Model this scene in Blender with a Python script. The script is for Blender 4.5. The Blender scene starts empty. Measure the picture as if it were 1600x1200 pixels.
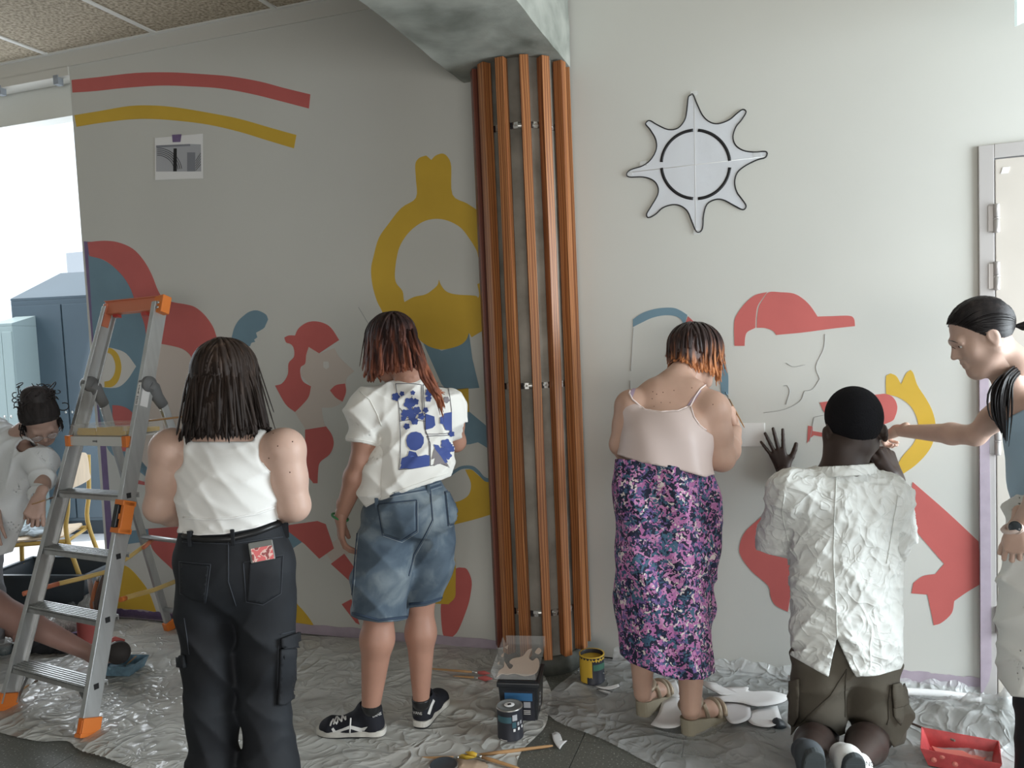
import bpy, bmesh, math, random
import numpy as np
from mathutils import Vector, Matrix
from mathutils.bvhtree import BVHTree
from mathutils.geometry import tessellate_polygon
random.seed(7); rng = np.random.default_rng(7)
SC = bpy.context.scene; COL = SC.collection

# ------------------------------------------------------------------ camera
F = 1230.; PITCH = math.radians(3.45); ROLL = math.radians(2.45); H = 1.6
_up = np.array([-math.sin(ROLL)*math.cos(PITCH), math.cos(ROLL)*math.cos(PITCH), math.sin(PITCH)])
_f = np.array([0, 0, -1.]); _y = _f - _f@_up*_up; _y /= np.linalg.norm(_y); _x = np.cross(_y, _up)
RC = np.array([_x, _y, _up]); CC = np.array([0, 0, H])
cd = bpy.data.cameras.new('camera'); cam = bpy.data.objects.new('camera', cd); COL.objects.link(cam)
cd.sensor_width = 36; cd.lens = 36*F/1600; cd.clip_start = .05
M = Matrix([list(RC[i])+[CC[i]] for i in range(3)]+[[0, 0, 0, 1]]); cam.matrix_world = M
SC.camera = cam

# ------------------------------------------------------------------ world, lights, exposure
w = bpy.data.worlds.new('sky'); SC.world = w; w.use_nodes = True
bg = w.node_tree.nodes['Background']; bg.inputs[0].default_value = (.80, .90, 1, 1); bg.inputs[1].default_value = 1.6
def area(name, loc, aim, sx, sy, power, color):
    l = bpy.data.lights.new(name, 'AREA'); l.shape = 'RECTANGLE'; l.size = sx; l.size_y = sy; l.energy = power; l.color = color
    o = bpy.data.objects.new(name, l); COL.objects.link(o); o.location = loc
    o.rotation_euler = (Vector(aim)-Vector(loc)).to_track_quat('-Z', 'Z').to_euler(); return o
area('assumed_daylight_right', (3.9, 1.6, 1.5), (1.4, 3.3, 1.0), 2.2, 1.9, 250, (.86, .95, 1))  # unseen area lamp added for daylight assumed from the right; no window modelled
area('daylight_window_left', (-4.6, 5.6, 1.9), (-1.5, 3.4, .9), 2.2, 2.2, 105, (.88, .94, 1))
area('fill_light_behind', (.2, -3.0, 1.25), (.2, 3, .55), 5, 1.5, 140, (1, .97, .93))  # unseen lamp added behind the camera for general fill, not a window
sd = bpy.data.lights.new('sun', 'SUN'); sd.energy = 5; sd.angle = .01; sd.color = (1, .95, .88)
so = bpy.data.objects.new('sun', sd); COL.objects.link(so)
so.rotation_euler = Vector((.50, .02, -.80)).to_track_quat('-Z', 'Z').to_euler()
vs = SC.view_settings; vs.view_transform = 'Standard'; vs.look = 'None'; vs.gamma = 1; vs.use_curve_mapping = False; vs.exposure = 0.0

# ------------------------------------------------------------------ pixel / space helpers
def A(*v): return np.array(v, float)
def ray(px, py): return RC@A((px-800)/F, (600-py)/F, -1.)
def D(px, py, d): return CC+ray(px, py)*d
def G(px, py, z=0.): r = ray(px, py); return CC+r*((z-H)/r[2])
def onplane(px, py, P, n): r = ray(px, py); return CC+r*((P-CC)@n/(r@n))
def unit(v): v = np.asarray(v, float); return v/np.linalg.norm(v)
YL = math.radians(18.3); YR = math.radians(21.)
UL = A(math.cos(YL), -math.sin(YL), 0); NL = A(-math.sin(YL), -math.cos(YL), 0)
UR = A(math.cos(YR), -math.sin(YR), 0); NR = A(-math.sin(YR), -math.cos(YR), 0)
PL = G(480, 990); PR = G(1240, 1058)
def WL(px, py, lift=0.): return onplane(px, py, PL+NL*lift, NL)
def WR(px, py, lift=0.): return onplane(px, py, PR+NR*lift, NR)
Z3 = A(0, 0, 1.)

# ------------------------------------------------------------------ materials
def nt(m): return m.node_tree.nodes, m.node_tree.links
def mat(name, col, rough=.6, metal=0., spec=.4, var=0., vscale=8., bump=0., bscale=60., bdist=.002, col2=None, coat=0., sheen=0., alpha=1., trans=0., emis=0., sss=0., stretch=None, ridged=False):
    m = bpy.data.materials.new(name); m.use_nodes = True; N, L = nt(m); b = N['Principled BSDF']
    b.inputs['Base Color'].default_value = (*col, 1); b.inputs['Roughness'].default_value = rough
    b.inputs['Metallic'].default_value = metal; b.inputs['Specular IOR Level'].default_value = spec
    b.inputs['Coat Weight'].default_value = coat; b.inputs['Sheen Weight'].default_value = sheen
    b.inputs['Alpha'].default_value = alpha; b.inputs['Transmission Weight'].default_value = trans
    if sss: b.inputs['Subsurface Weight'].default_value = sss; b.inputs['Subsurface Scale'].default_value = .02; b.inputs['Subsurface Radius'].default_value = (1, .4, .2)
    if emis: b.inputs['Emission Color'].default_value = (*col, 1); b.inputs['Emission Strength'].default_value = emis
    tc = N.new('ShaderNodeTexCoord'); src = tc.outputs['Object']
    if stretch:
        mp = N.new('ShaderNodeMapping'); mp.inputs['Scale'].default_value = stretch; L.new(src, mp.inputs[0]); src = mp.outputs[0]
    if var or col2:
        n = N.new('ShaderNodeTexNoise'); n.inputs['Scale'].default_value = vscale; n.inputs['Detail'].default_value = 5; L.new(src, n.inputs['Vector'])
        r = N.new('ShaderNodeValToRGB'); r.color_ramp.elements[0].position = .3; r.color_ramp.elements[1].position = .7
        a_ = [max(0, c*(1-var)) for c in col]; b_ = list(col2) if col2 else [min(1, c*(1+var)) for c in col]
        r.color_ramp.elements[0].color = (*a_, 1); r.color_ramp.elements[1].color = (*b_, 1)
        L.new(n.outputs[0], r.inputs[0]); L.new(r.outputs[0], b.inputs['Base Color'])
    if bump:
        n = N.new('ShaderNodeTexNoise'); n.inputs['Scale'].default_value = bscale; n.inputs['Detail'].default_value = 6; L.new(src, n.inputs['Vector'])
        if ridged:
            n.noise_type = 'RIDGED_MULTIFRACTAL'; n.normalize = True; n.inputs['Detail'].default_value = 3
        bp = N.new('ShaderNodeBump'); bp.inputs['Strength'].default_value = bump; bp.inputs['Distance'].default_value = bdist
        L.new(n.outputs[0], bp.inputs['Height']); L.new(bp.outputs[0], b.inputs['Normal'])
    return m
def crumpled(m, scale=9., dist=.012, strength=1., distort=2.2, second=26., tocoat=False):   # sharp creases on top of the modelled folds
    N, L = nt(m); b = N['Principled BSDF']; tc = N.new('ShaderNodeTexCoord'); last = None
    for sc_, w_ in ((scale, 1.), (second, .45)):
        n = N.new('ShaderNodeTexNoise'); n.inputs['Scale'].default_value = sc_; n.inputs['Detail'].default_value = 1.5; n.inputs['Distortion'].default_value = distort; L.new(tc.outputs['Object'], n.inputs['Vector'])
        r = N.new('ShaderNodeValToRGB'); e = r.color_ramp.elements; e[0].position = .30; e[0].color = (0, 0, 0, 1); e[1].position = .70; e[1].color = (0, 0, 0, 1); q = e.new(.5); q.color = (w_, w_, w_, 1); q = e.new(.44); q.color = (w_*.35,)*3+(1,); q = e.new(.56); q.color = (w_*.35,)*3+(1,)
        L.new(n.outputs[0], r.inputs[0])
        if last is None: last = r.outputs[0]
        else: a = N.new('ShaderNodeMath'); a.operation = 'ADD'; L.new(last, a.inputs[0]); L.new(r.outputs[0], a.inputs[1]); last = a.outputs[0]
    bp = N.new('ShaderNodeBump'); bp.inputs['Strength'].default_value = strength; bp.inputs['Distance'].default_value = dist; L.new(last, bp.inputs['Height']); L.new(bp.outputs[0], b.inputs['Normal'])
    if tocoat: L.new(bp.outputs[0], b.inputs['Coat Normal'])
    return m
def ramp_mat(name, src_kind, stops, rough=.6, scale=5., mapping=(1, 1, 1), interp='LINEAR', bump=0., warp=0., detail=3., dist=.002, metal=0., spec=.4):
    m = bpy.data.materials.new(name); m.use_nodes = True; N, L = nt(m); b = N['Principled BSDF']; b.inputs['Roughness'].default_value = rough
    b.inputs['Metallic'].default_value = metal; b.inputs['Specular IOR Level'].default_value = spec
    tc = N.new('ShaderNodeTexCoord'); mp = N.new('ShaderNodeMapping'); mp.inputs['Scale'].default_value = mapping; L.new(tc.outputs['Object'], mp.inputs[0]); v = mp.outputs[0]
    if warp:
        n0 = N.new('ShaderNodeTexNoise'); n0.inputs['Scale'].default_value = scale*.6; L.new(v, n0.inputs['Vector'])
        mx = N.new('ShaderNodeVectorMath'); mx.operation = 'SCALE'; mx.inputs['Scale'].default_value = warp; L.new(n0.outputs['Color'], mx.inputs[0])
        ad = N.new('ShaderNodeVectorMath'); ad.operation = 'ADD'; L.new(v, ad.inputs[0]); L.new(mx.outputs[0], ad.inputs[1]); v = ad.outputs[0]
    if src_kind == 'voronoi':
        t = N.new('ShaderNodeTexVoronoi'); t.inputs['Scale'].default_value = scale; L.new(v, t.inputs['Vector'])
        s = N.new('ShaderNodeSeparateColor'); L.new(t.outputs['Color'], s.inputs[0]); out = s.outputs[0]
    elif src_kind == 'wave':
        t = N.new('ShaderNodeTexWave'); t.inputs['Scale'].default_value = scale; t.inputs['Distortion'].default_value = 6; t.inputs['Detail'].default_value = 3; t.inputs['Detail Scale'].default_value = 1.2; L.new(v, t.inputs['Vector']); out = t.outputs[1]
    else:
        t = N.new('ShaderNodeTexNoise'); t.inputs['Scale'].default_value = scale; t.inputs['Detail'].default_value = detail; L.new(v, t.inputs['Vector']); out = t.outputs[0]
    r = N.new('ShaderNodeValToRGB'); r.color_ramp.interpolation = interp
    e = r.color_ramp.elements
    while len(e) < len(stops): e.new(.5)
    for i, (p, c) in enumerate(stops): e[i].position = p; e[i].color = (*c, 1)
    L.new(out, r.inputs[0]); L.new(r.outputs[0], b.inputs['Base Color'])
    if bump:
        bp = N.new('ShaderNodeBump'); bp.inputs['Strength'].default_value = bump; bp.inputs['Distance'].default_value = dist
        L.new(out, bp.inputs['Height']); L.new(bp.outputs[0], b.inputs['Normal'])
    return m

# ------------------------------------------------------------------ object helpers
def link(name, me, m, parent=None, smooth=False):
    o = bpy.data.objects.new(name, me); COL.objects.link(o)
    if m is not None:
        for mm in (m if isinstance(m, (list, tuple)) else [m]): me.materials.append(mm)
    if smooth: me.polygons.foreach_set('use_smooth', [True]*len(me.polygons))
    if parent is not None:
        o.parent = parent; o.matrix_parent_inverse = Matrix.Translation(-Vector(world_loc(parent)))
    return o
_wl = {}
def world_loc(o): return _wl.get(o.name, (0, 0, 0))
def empty(name, loc):
    o = bpy.data.objects.new(name, None); o.empty_display_size = .1; COL.objects.link(o); o.location = loc; _wl[o.name] = tuple(loc); return o
def tag(o, label=None, cat=None, group=None, kind=None):
    if label: o['label'] = label
    if cat: o['category'] = cat
    if group: o['group'] = group
    if kind: o['kind'] = kind
    return o
def thing(name, loc, label, cat, group=None): return tag(empty(name, loc), label, cat, group)
class MB:
    def __init__(s): s.v = []; s.f = []; s.sm = []
    def add(s, V, Fs, sm=False):
        n = len(s.v); s.v += [tuple(map(float, p)) for p in V]; s.f += [tuple(i+n for i in f) for f in Fs]; s.sm += [sm]*len(Fs); return s
    def box(s, c, ax, ay, az):   # centre and three half axes
        c, ax, ay, az = map(np.asarray, (c, ax, ay, az))
        V = [c+i*ax+j*ay+k*az for i in (-1, 1) for j in (-1, 1) for k in (-1, 1)]
        return s.add(V, [(0, 1, 3, 2), (4, 6, 7, 5), (0, 4, 5, 1), (2, 3, 7, 6), (0, 2, 6, 4), (1, 5, 7, 3)])
    def abox(s, lo, hi):
        lo, hi = A(*lo), A(*hi); h = (hi-lo)/2; return s.box((lo+hi)/2, A(h[0], 0, 0), A(0, h[1], 0), A(0, 0, h[2]))
    def bar(s, p, q, w, t, n):   # bar p->q, width w along (dir x n), thickness t along n
        p, q = np.asarray(p, float), np.asarray(q, float); d = unit(q-p); n = unit(np.asarray(n)-(np.asarray(n)@d)*d); s_ = np.cross(d, n)
        return s.box((p+q)/2, (q-p)/2, s_*w/2, n*t/2)
    def tube(s, pts, r, k=8, cap=True, sq=1., nrm=None):
        pts = [np.asarray(p, float) for p in pts]; n = len(pts); rs = r if isinstance(r, (list, tuple, np.ndarray)) else [r]*n
        d0 = unit(pts[1]-pts[0]); a = np.asarray(nrm, float) if nrm is not None else (Z3 if abs(d0[2]) < .9 else A(1, 0, 0)); V = []
        for i, p in enumerate(pts):
            d = unit(pts[min(i+1, n-1)]-pts[max(i-1, 0)]); a = unit(a-(a@d)*d); b = np.cross(d, a)
            for j in range(k):
                t = 2*math.pi*j/k; V.append(p+rs[i]*(math.cos(t)*a*sq+math.sin(t)*b))
        Fs = [(i*k+j, i*k+(j+1) % k, (i+1)*k+(j+1) % k, (i+1)*k+j) for i in range(n-1) for j in range(k)]
        s.add(V, Fs, True)
        if cap: s.add(V[:k], [tuple(range(k))[::-1]]); s.add(V[-k:], [tuple(range(k))])
        return s
    def lathe(s, c, prof, k=24, ax=Z3, x=None, sm=True):
        ax = unit(ax); x = unit(x) if x is not None else unit(np.cross(ax, A(0, 1, .01))); y = np.cross(ax, x); V = []
        for (r, z) in prof:
            for j in range(k):
                t = 2*math.pi*j/k; V.append(np.asarray(c)+ax*z+max(r, 1e-5)*(math.cos(t)*x+math.sin(t)*y))
        n = len(prof)
        return s.add(V, [(i*k+j, i*k+(j+1) % k, (i+1)*k+(j+1) % k, (i+1)*k+j) for i in range(n-1) for j in range(k)], sm)
    def prism(s, poly, ext, ):   # planar polygon (3d pts) extruded by ext
        P = [np.asarray(p, float) for p in poly]; n = len(P); T = tessellate_polygon([[Vector(p) for p in P]])
        V = P+[p+np.asarray(ext) for p in P]
        Fs = [tuple(t) for t in T]+[(t[2]+n, t[1]+n, t[0]+n) for t in T]+[(i, (i+1) % n, (i+1) % n+n, i+n) for i in range(n)]
        return s.add(V, Fs)
    def build(s, name, m, parent=None, bevel=0., fix=True):
        me = bpy.data.meshes.new(name); me.from_pydata(s.v, [], s.f)
        me.polygons.foreach_set('use_smooth', s.sm)
        if fix or bevel:
            b = bmesh.new(); b.from_mesh(me); bmesh.ops.remove_doubles(b, verts=b.verts, dist=1e-6); bmesh.ops.recalc_face_normals(b, faces=b.faces)
            if bevel: bmesh.ops.bevel(b, geom=[e for e in b.edges if len(e.link_faces) == 2 and e.calc_face_angle(0) > .5], offset=bevel, segments=2, affect='EDGES', profile=.6)
            b.to_mesh(me); b.free()
        return link(name, me, m, parent)
def catmull(P, closed=True, step=4, corner=50.):
    P = [A(*p) for p in P]; n = len(P); out = []
    def sharp(i):
        if not closed and (i == 0 or i == n-1): return True
        a = P[i]-P[i-1]; b = P[(i+1) % n]-P[i]
        return math.degrees(math.acos(np.clip(unit(a)@unit(b), -1, 1))) > corner
    sh = [sharp(i) for i in range(n)]
    for i in range(n if closed else n-1):
        p1, p2 = P[i], P[(i+1) % n]; p0 = P[i-1] if not sh[i] else 2*p1-p2; p3 = P[(i+2) % n] if not sh[(i+1) % n] else 2*p2-p1
        for j in range(step):
            t = j/step; out.append(.5*((2*p1)+(-p0+p2)*t+(2*p0-5*p1+4*p2-p3)*t*t+(-p0+3*p1-3*p2+p3)*t**3))
    if not closed: out.append(P[-1])
    return out
def crop(pts, ox, oy, s): return [(ox+x/s, oy+y/s) for x, y in pts]

# ------------------------------------------------------------------ signed-distance modelling
def fastmesh(name, V, Q):
    me = bpy.data.meshes.new(name); nq = len(Q)
    me.vertices.add(len(V)); me.vertices.foreach_set('co', np.ascontiguousarray(V, dtype=np.float32).ravel())
    me.loops.add(nq*4); me.loops.foreach_set('vertex_index', np.ascontiguousarray(Q, dtype=np.int32).ravel())
    me.polygons.add(nq); me.polygons.foreach_set('loop_start', np.arange(0, nq*4, 4, dtype=np.int32))
    me.polygons.foreach_set('use_smooth', np.ones(nq, bool)); me.update(calc_edges=True); return me
def surfnets(Fd, o, h):
    s = Fd < 0; c = np.zeros(tuple(np.array(s.shape)-1), np.int8); sl = [slice(None, -1), slice(1, None)]
    for a in (0, 1):
        for b in (0, 1):
            for d in (0, 1): c += s[sl[a], sl[b], sl[d]]
    m = (c > 0) & (c < 8); ix = np.argwhere(m); idm = -np.ones(m.shape, np.int32); idm[m] = np.arange(len(ix))
    acc = np.zeros((len(ix), 3)); cnt = np.zeros(len(ix)); C8 = [(a, b, d) for a in (0, 1) for b in (0, 1) for d in (0, 1)]
    for a in C8:
        for ax in range(3):
            if a[ax]: continue
            b = list(a); b[ax] = 1
            fa = Fd[ix[:, 0]+a[0], ix[:, 1]+a[1], ix[:, 2]+a[2]]; fb = Fd[ix[:, 0]+b[0], ix[:, 1]+b[1], ix[:, 2]+b[2]]
            k = (fa < 0) != (fb < 0); t = fa[k]/(fa[k]-fb[k]); p = np.tile(np.array(a, float), (k.sum(), 1)); p[:, ax] += t
            acc[k] += p; cnt[k] += 1
    V = (ix+acc/cnt[:, None])*h+o; Q = []
    for ax in range(3):
        u, v = (ax+1) % 3, (ax+2) % 3
        lo = [slice(None)]*3; hi = [slice(None)]*3; lo[ax] = slice(None, -1); hi[ax] = slice(1, None)
        e = s[tuple(lo)] != s[tuple(hi)]; I = np.argwhere(e); I = I[(I[:, u] > 0) & (I[:, v] > 0) & (I[:, u] < s.shape[u]-1) & (I[:, v] < s.shape[v]-1)]
        def at(du, dv): J = I.copy(); J[:, u] += du; J[:, v] += dv; return idm[J[:, 0], J[:, 1], J[:, 2]]
        q = np.stack([at(-1, -1), at(0, -1), at(0, 0), at(-1, 0)], 1); fl = ~s[I[:, 0], I[:, 1], I[:, 2]]
        q[fl] = q[fl][:, ::-1]; Q.append(q)
    return V, np.concatenate(Q)
class S:
    def __init__(s, h=.006): s.p = []; s.h = h
    def cap(s, a, b, ra, rb=None, k=.02, sq=None, t='', op='u'):   # sq = (unit vector, factor): cross section scaled along the vector
        s.p.append(('c', A(*a), A(*b), ra, ra if rb is None else rb, k, sq, t, op)); return s
    def chain(s, pts, rs, k=.02, sq=None, t=''):
        for i in range(len(pts)-1): s.cap(pts[i], pts[i+1], rs[i], rs[i+1], k, sq, t)
        return s
    def ell(s, c, r, R=None, k=.02, t='', op='u'):   # R columns = axes
        s.p.append(('e', A(*c), np.eye(3) if R is None else np.asarray(R, float), A(*r), 0, k, None, t, op)); return s
    def take(s, o, tags, off=0.):
        for p in o.p:
            if p[7] in tags:
                q = list(p)
                if p[0] == 'c': q[3] = p[3]+off; q[4] = p[4]+off
                else: q[3] = p[3]+off
                s.p.append(tuple(q))
        return s
    @staticmethod
    def dist(p, P):
        if p[0] == 'c':
            a, b, ra, rb = p[1:5]; ab = b-a; L = max(ab@ab, 1e-12); X = P-a.astype(P.dtype); t = np.clip((X@ab.astype(P.dtype))/L, 0, 1)
            O = X-t[..., None]*ab.astype(P.dtype)
            if p[6] is not None:
                n, f = p[6]; n = unit(n).astype(P.dtype); c = O@n; l2 = (O*O).sum(-1)-c*c+(c/f)**2
            else: l2 = (O*O).sum(-1)
            return np.sqrt(np.maximum(l2, 1e-12))-(ra+(rb-ra)*t)
        c, R, r = p[1], p[2], p[3]; X = ((P-c.astype(P.dtype))@R.astype(P.dtype))/r.astype(P.dtype); l = np.sqrt((X*X).sum(-1))+1e-9
        g = np.sqrt(((X/r.astype(P.dtype))**2).sum(-1))+1e-9
        return l*(l-1)/g
    @staticmethod
    def bbox(p):
        if p[0] == 'c':
            f = p[6][1] if p[6] is not None else 1; m = max(p[3], p[4])*max(1, f); return np.minimum(p[1], p[2])-m, np.maximum(p[1], p[2])+m
        e = np.sqrt(((p[2]*p[3])**2).sum(1)); return p[1]-e, p[1]+e
    @staticmethod
    def comb(Fv, d, p):
        k = max(p[5], 1e-4)
        if p[8] == 'u': hh = np.maximum(k-abs(Fv-d), 0)/k; return np.minimum(Fv, d)-hh*hh*k/4
        d = -d; hh = np.maximum(k-abs(Fv-d), 0)/k; return np.maximum(Fv, d)+hh*hh*k/4
    def eval(s, P):
        Fv = np.full(P.shape[:-1], 1., P.dtype)
        for p in s.p: Fv = s.comb(Fv, s.dist(p, P), p)
        return Fv
    def grid(s, hollow=None, disp=None, cuts=(), cutf=None, under=None):
        U = [s.bbox(p) for p in s.p if p[8] == 'u']; lo = np.min([u[0] for u in U], 0)-.03; hi = np.max([u[1] for u in U], 0)+.03
        h = s.h; n = np.ceil((hi-lo)/h).astype(int)+1; Fv = np.full(tuple(n), .12, np.float32)
        ax = [(lo[i]+h*np.arange(n[i])).astype(np.float32) for i in range(3)]
        cov = ('chest', 'waist', 'hip', 'upper', 'leg', 'thigh')
        order = s.p if not under else [p for p in s.p if p[7] in cov]+[None]+[p for p in s.p if p[7] not in cov]
        for p in order:
            if p is None:   # keep the covered part of the body below the clothes
                k = Fv < .012; I = np.argwhere(k); P = (I*h+lo).astype(np.float32); v = Fv[k]
                for g_, ds, ct in under:
                    g0 = S(); g0.p = [q for q in g_.p if q[8] == 'u']; gd = g0.eval(P)
                    if ds is not None: gd = gd+ds(P)
                    gd = gd+.013
                    if ct is not None: gd = np.where(ct(P) < -.008, gd, -1)
                    v = np.maximum(v, np.where(gd < .10, gd, -1))
                Fv[k] = v; continue
            b0, b1 = s.bbox(p); mg = p[5]+.03+(hollow or 0)
            i0 = np.clip(((b0-mg-lo)/h).astype(int), 0, n); i1 = np.clip(((b1+mg-lo)/h).astype(int)+2, 0, n)
            if (i1 <= i0).any(): continue
            P = np.stack(np.meshgrid(*[ax[i][i0[i]:i1[i]] for i in range(3)], indexing='ij'), -1)
            sl = tuple(slice(a, b) for a, b in zip(i0, i1)); Fv[sl] = s.comb(Fv[sl], s.dist(p, P), p)
        if disp is not None or cuts or cutf:
            k = np.abs(Fv) < .06 if not hollow else np.abs(Fv) < .06+hollow; I = np.argwhere(k); P = (I*h+lo).astype(np.float32)
            v = Fv[k]
            if disp is not None: v = v+disp(P)
            if hollow: v = np.maximum(v, -(v+hollow))
            for (c, nn) in cuts: v = np.maximum(v, (P-A(*c).astype(np.float32))@unit(nn).astype(np.float32))
            if cutf is not None: v = np.maximum(v, cutf(P))
            Fv[k] = v
            # deep interior: apply the same cuts so nothing closed is left behind
            k2 = (~k) & (Fv < 0)
            if k2.any():
                I = np.argwhere(k2); P = (I*h+lo).astype(np.float32); v = Fv[k2]
                if hollow: v = np.full_like(v, .05)
                for (c, nn) in cuts: v = np.maximum(v, (P-A(*c).astype(np.float32))@unit(nn).astype(np.float32))
                if cutf is not None: v = np.maximum(v, cutf(P))
                Fv[k2] = v
        elif hollow: Fv = np.maximum(Fv, -(Fv+hollow))
        return surfnets(Fv, lo, h)
    def build(s, name, m, parent=None, extra=None, **kw):
        V, Q = s.grid(**kw)
        for e in (extra or []):
            V2, Q2 = e.grid(); Q = np.concatenate([Q, Q2+len(V)]); V = np.concatenate([V, V2])
        me = fastmesh(name, V, Q); return link(name, me, m, parent, True)
def bvh(objs):
    V = []; Fs = []
    for o in objs:
        me = o.data; n = len(V); V += [v.co.copy() for v in me.vertices]; Fs += [tuple(i+n for i in p.vertices) for p in me.polygons]
    return BVHTree.FromPolygons(V, Fs)
def hit(T, px, py, lift=.002):
    r = Vector(unit(ray(px, py))); loc, nrm, i, d = T.ray_cast(Vector(CC), r)
    if loc is None: return None, None
    if nrm.dot(r) > 0: nrm = -nrm
    return np.array(loc+nrm*lift), np.array(nrm)
def wraptube(T, pts, r, name, m, parent, step=4., lift=.001, mb=None, k=6, radii=None):
    P = [A(*p) for p in pts]; out = []
    for a, b in zip(P[:-1], P[1:]):
        n = max(1, int(np.linalg.norm(b-a)/step))
        for j in range(n): out.append(a+(b-a)*j/n)
    out.append(P[-1]); H3 = [hit(T, *p, lift)[0] for p in out]; H3 = [h for h in H3 if h is not None]
    if len(H3) < 2: return None
    own = mb is None; mb = mb or MB(); rr = r if radii is None else list(np.interp(np.linspace(0, 1, len(H3)), np.linspace(0, 1, len(radii)), radii))
    mb.tube(H3, rr, k); return mb.build(name, m, parent) if own else None
def decal(T, polys, name, m, parent, lift=.0015, maxe=6., smooth=False, thick=None):
    V = []; Fs = []
    for poly in polys:
        P = catmull(poly, True, 3) if smooth else [A(*p) for p in poly]
        b = bmesh.new(); vs_ = [b.verts.new((p[0], p[1], 0)) for p in P]
        for t in tessellate_polygon([[Vector((p[0], p[1], 0)) for p in P]]):
            try: b.faces.new([vs_[i] for i in t])
            except ValueError: pass
        for _ in range(6):
            E = [e for e in b.edges if e.calc_length() > maxe]
            if not E: break
            bmesh.ops.subdivide_edges(b, edges=E, cuts=1); bmesh.ops.triangulate(b, faces=b.faces)
        b.verts.ensure_lookup_table(); base = len(V); mp = {}; ok = {}
        for v in b.verts:
            p, n_ = hit(T, v.co.x, v.co.y, lift)
            if p is not None: mp[v.index] = len(V); V.append(tuple(p))
        for f in b.faces:
            if all(v.index in mp for v in f.verts):
                q = [V[mp[v.index]] for v in f.verts]
                if max(np.linalg.norm(A(*q[i])-A(*q[(i+1) % 3])) for i in range(3)) < .06: Fs.append(tuple(mp[v.index] for v in f.verts))
        b.free()
    if not Fs: return None
    me = bpy.data.meshes.new(name); me.from_pydata(V, [], Fs); o = link(name, me, m, parent, True)
    if thick: md = o.modifiers.new('thickness', 'SOLIDIFY'); md.thickness = thick; md.offset = 0
    return o
def wr(P, f, a, seed=0., dirs=((.3, .2, 1), (1, .3, -.4), (-.5, 1, .6))):   # crossing creases
    r = np.zeros(len(P), np.float32)
    for i, d in enumerate(dirs):
        d = unit(d); q = P@d.astype(np.float32); w_ = np.sin(P@unit(np.roll(d, 1)).astype(np.float32)*f*.7+seed*1.3+i)*1.4+np.sin(P@unit(np.roll(d, 2)).astype(np.float32)*f*.45+seed*2+i*2)*1.1
        r += (1-np.abs(np.sin(q*f*(1+.35*i)+w_+seed+i)))**2-.3
    return -a*r
# ------------------------------------------------------------------ materials used by the room
m_wall = mat('wall_paint', (.585, .585, .55), .75, var=.03, vscale=1.2, bump=.12, bscale=180, bdist=.001)
m_fascia = mat('fascia_paint', (.62, .61, .57), .6, bump=.05)
m_tile_c = ramp_mat('ceiling_fibre', 'noise', [(.35, (.24, .20, .15)), (.5, (.42, .36, .27)), (.65, (.55, .48, .38))], .9, 60, bump=.3, detail=4, dist=.002)
m_tbar = mat('ceiling_bar_white', (.75, .75, .72), .4)
m_conc = ramp_mat('rough_concrete', 'noise', [(.30, (.13, .14, .12)), (.45, (.27, .285, .255)), (.62, (.42, .43, .39)), (.78, (.52, .53, .48))], .8, 2.6, mapping=(1, 1, 1.6), bump=.6, detail=9, dist=.012, warp=.4)
m_conc2 = ramp_mat('column_concrete', 'noise', [(.3, (.20, .19, .165)), (.5, (.30, .285, .25)), (.7, (.38, .36, .32))], .85, 6, bump=.4, detail=6, dist=.004)
m_slat = ramp_mat('larch_slat', 'wave', [(.0, (.22, .075, .025)), (.35, (.36, .14, .048)), (.75, (.44, .19, .07)), (1., (.20, .07, .025))], .42, 14, mapping=(1, 1, .05), bump=.15, dist=.002)
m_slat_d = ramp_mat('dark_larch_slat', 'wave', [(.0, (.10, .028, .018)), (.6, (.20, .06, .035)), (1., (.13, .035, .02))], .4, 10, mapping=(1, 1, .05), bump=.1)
m_zinc = mat('galvanised_steel', (.55, .55, .53), .35, 1., var=.15, vscale=40)
m_red = mat('coral_red_paint', (.53, .125, .115), .55, var=.04, vscale=6)
m_yel = mat('ochre_yellow_paint', (.62, .40, .045), .5, var=.05, vscale=5)
m_blu = mat('slate_blue_paint', (.165, .27, .34), .55, var=.05, vscale=6)
m_pch = mat('pale_peach_paint', (.585, .51, .455), .6)
m_eyew = mat('offwhite_paint', (.64, .625, .59), .6)
m_pencil = mat('pencil_line', (.36, .36, .36), .8)
m_tapeP = mat('purple_masking_tape', (.17, .12, .24), .5, var=.1, vscale=20, bump=.2, bscale=40)
m_tapeL = mat('mauve_masking_tape', (.42, .355, .42), .55, var=.08, vscale=15, bump=.3, bscale=30)
m_door = mat('door_beige_metal', (.56, .52, .47), .45, var=.02)
m_frame = mat('door_frame_grey', (.44, .42, .41), .4)
m_hinge = mat('hinge_grey', (.5, .48, .47), .35, .3)
m_paper = mat('white_paper', (.80, .80, .80), .7, bump=.15, bscale=12, bdist=.004)
m_black = mat('black_ink', (.012, .012, .014), .5)
m_white = mat('white_plastic', (.72, .71, .69), .4)
m_grey = mat('grey_print', (.22, .23, .26), .6)
m_grey2 = mat('light_grey_print', (.42, .43, .46), .6)
m_floor = ramp_mat('dark_terrazzo', 'noise', [(.0, (.085, .09, .078)), (.55, (.125, .13, .115)), (.66, (.16, .165, .145)), (.70, (.50, .51, .48))], .42, 120, interp='LINEAR', bump=.05, detail=2)
m_grout = mat('floor_grout', (.05, .052, .048), .8)
m_floorw = mat('pale_terrace_tile', (.62, .63, .64), .35, var=.05, vscale=3)

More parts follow.
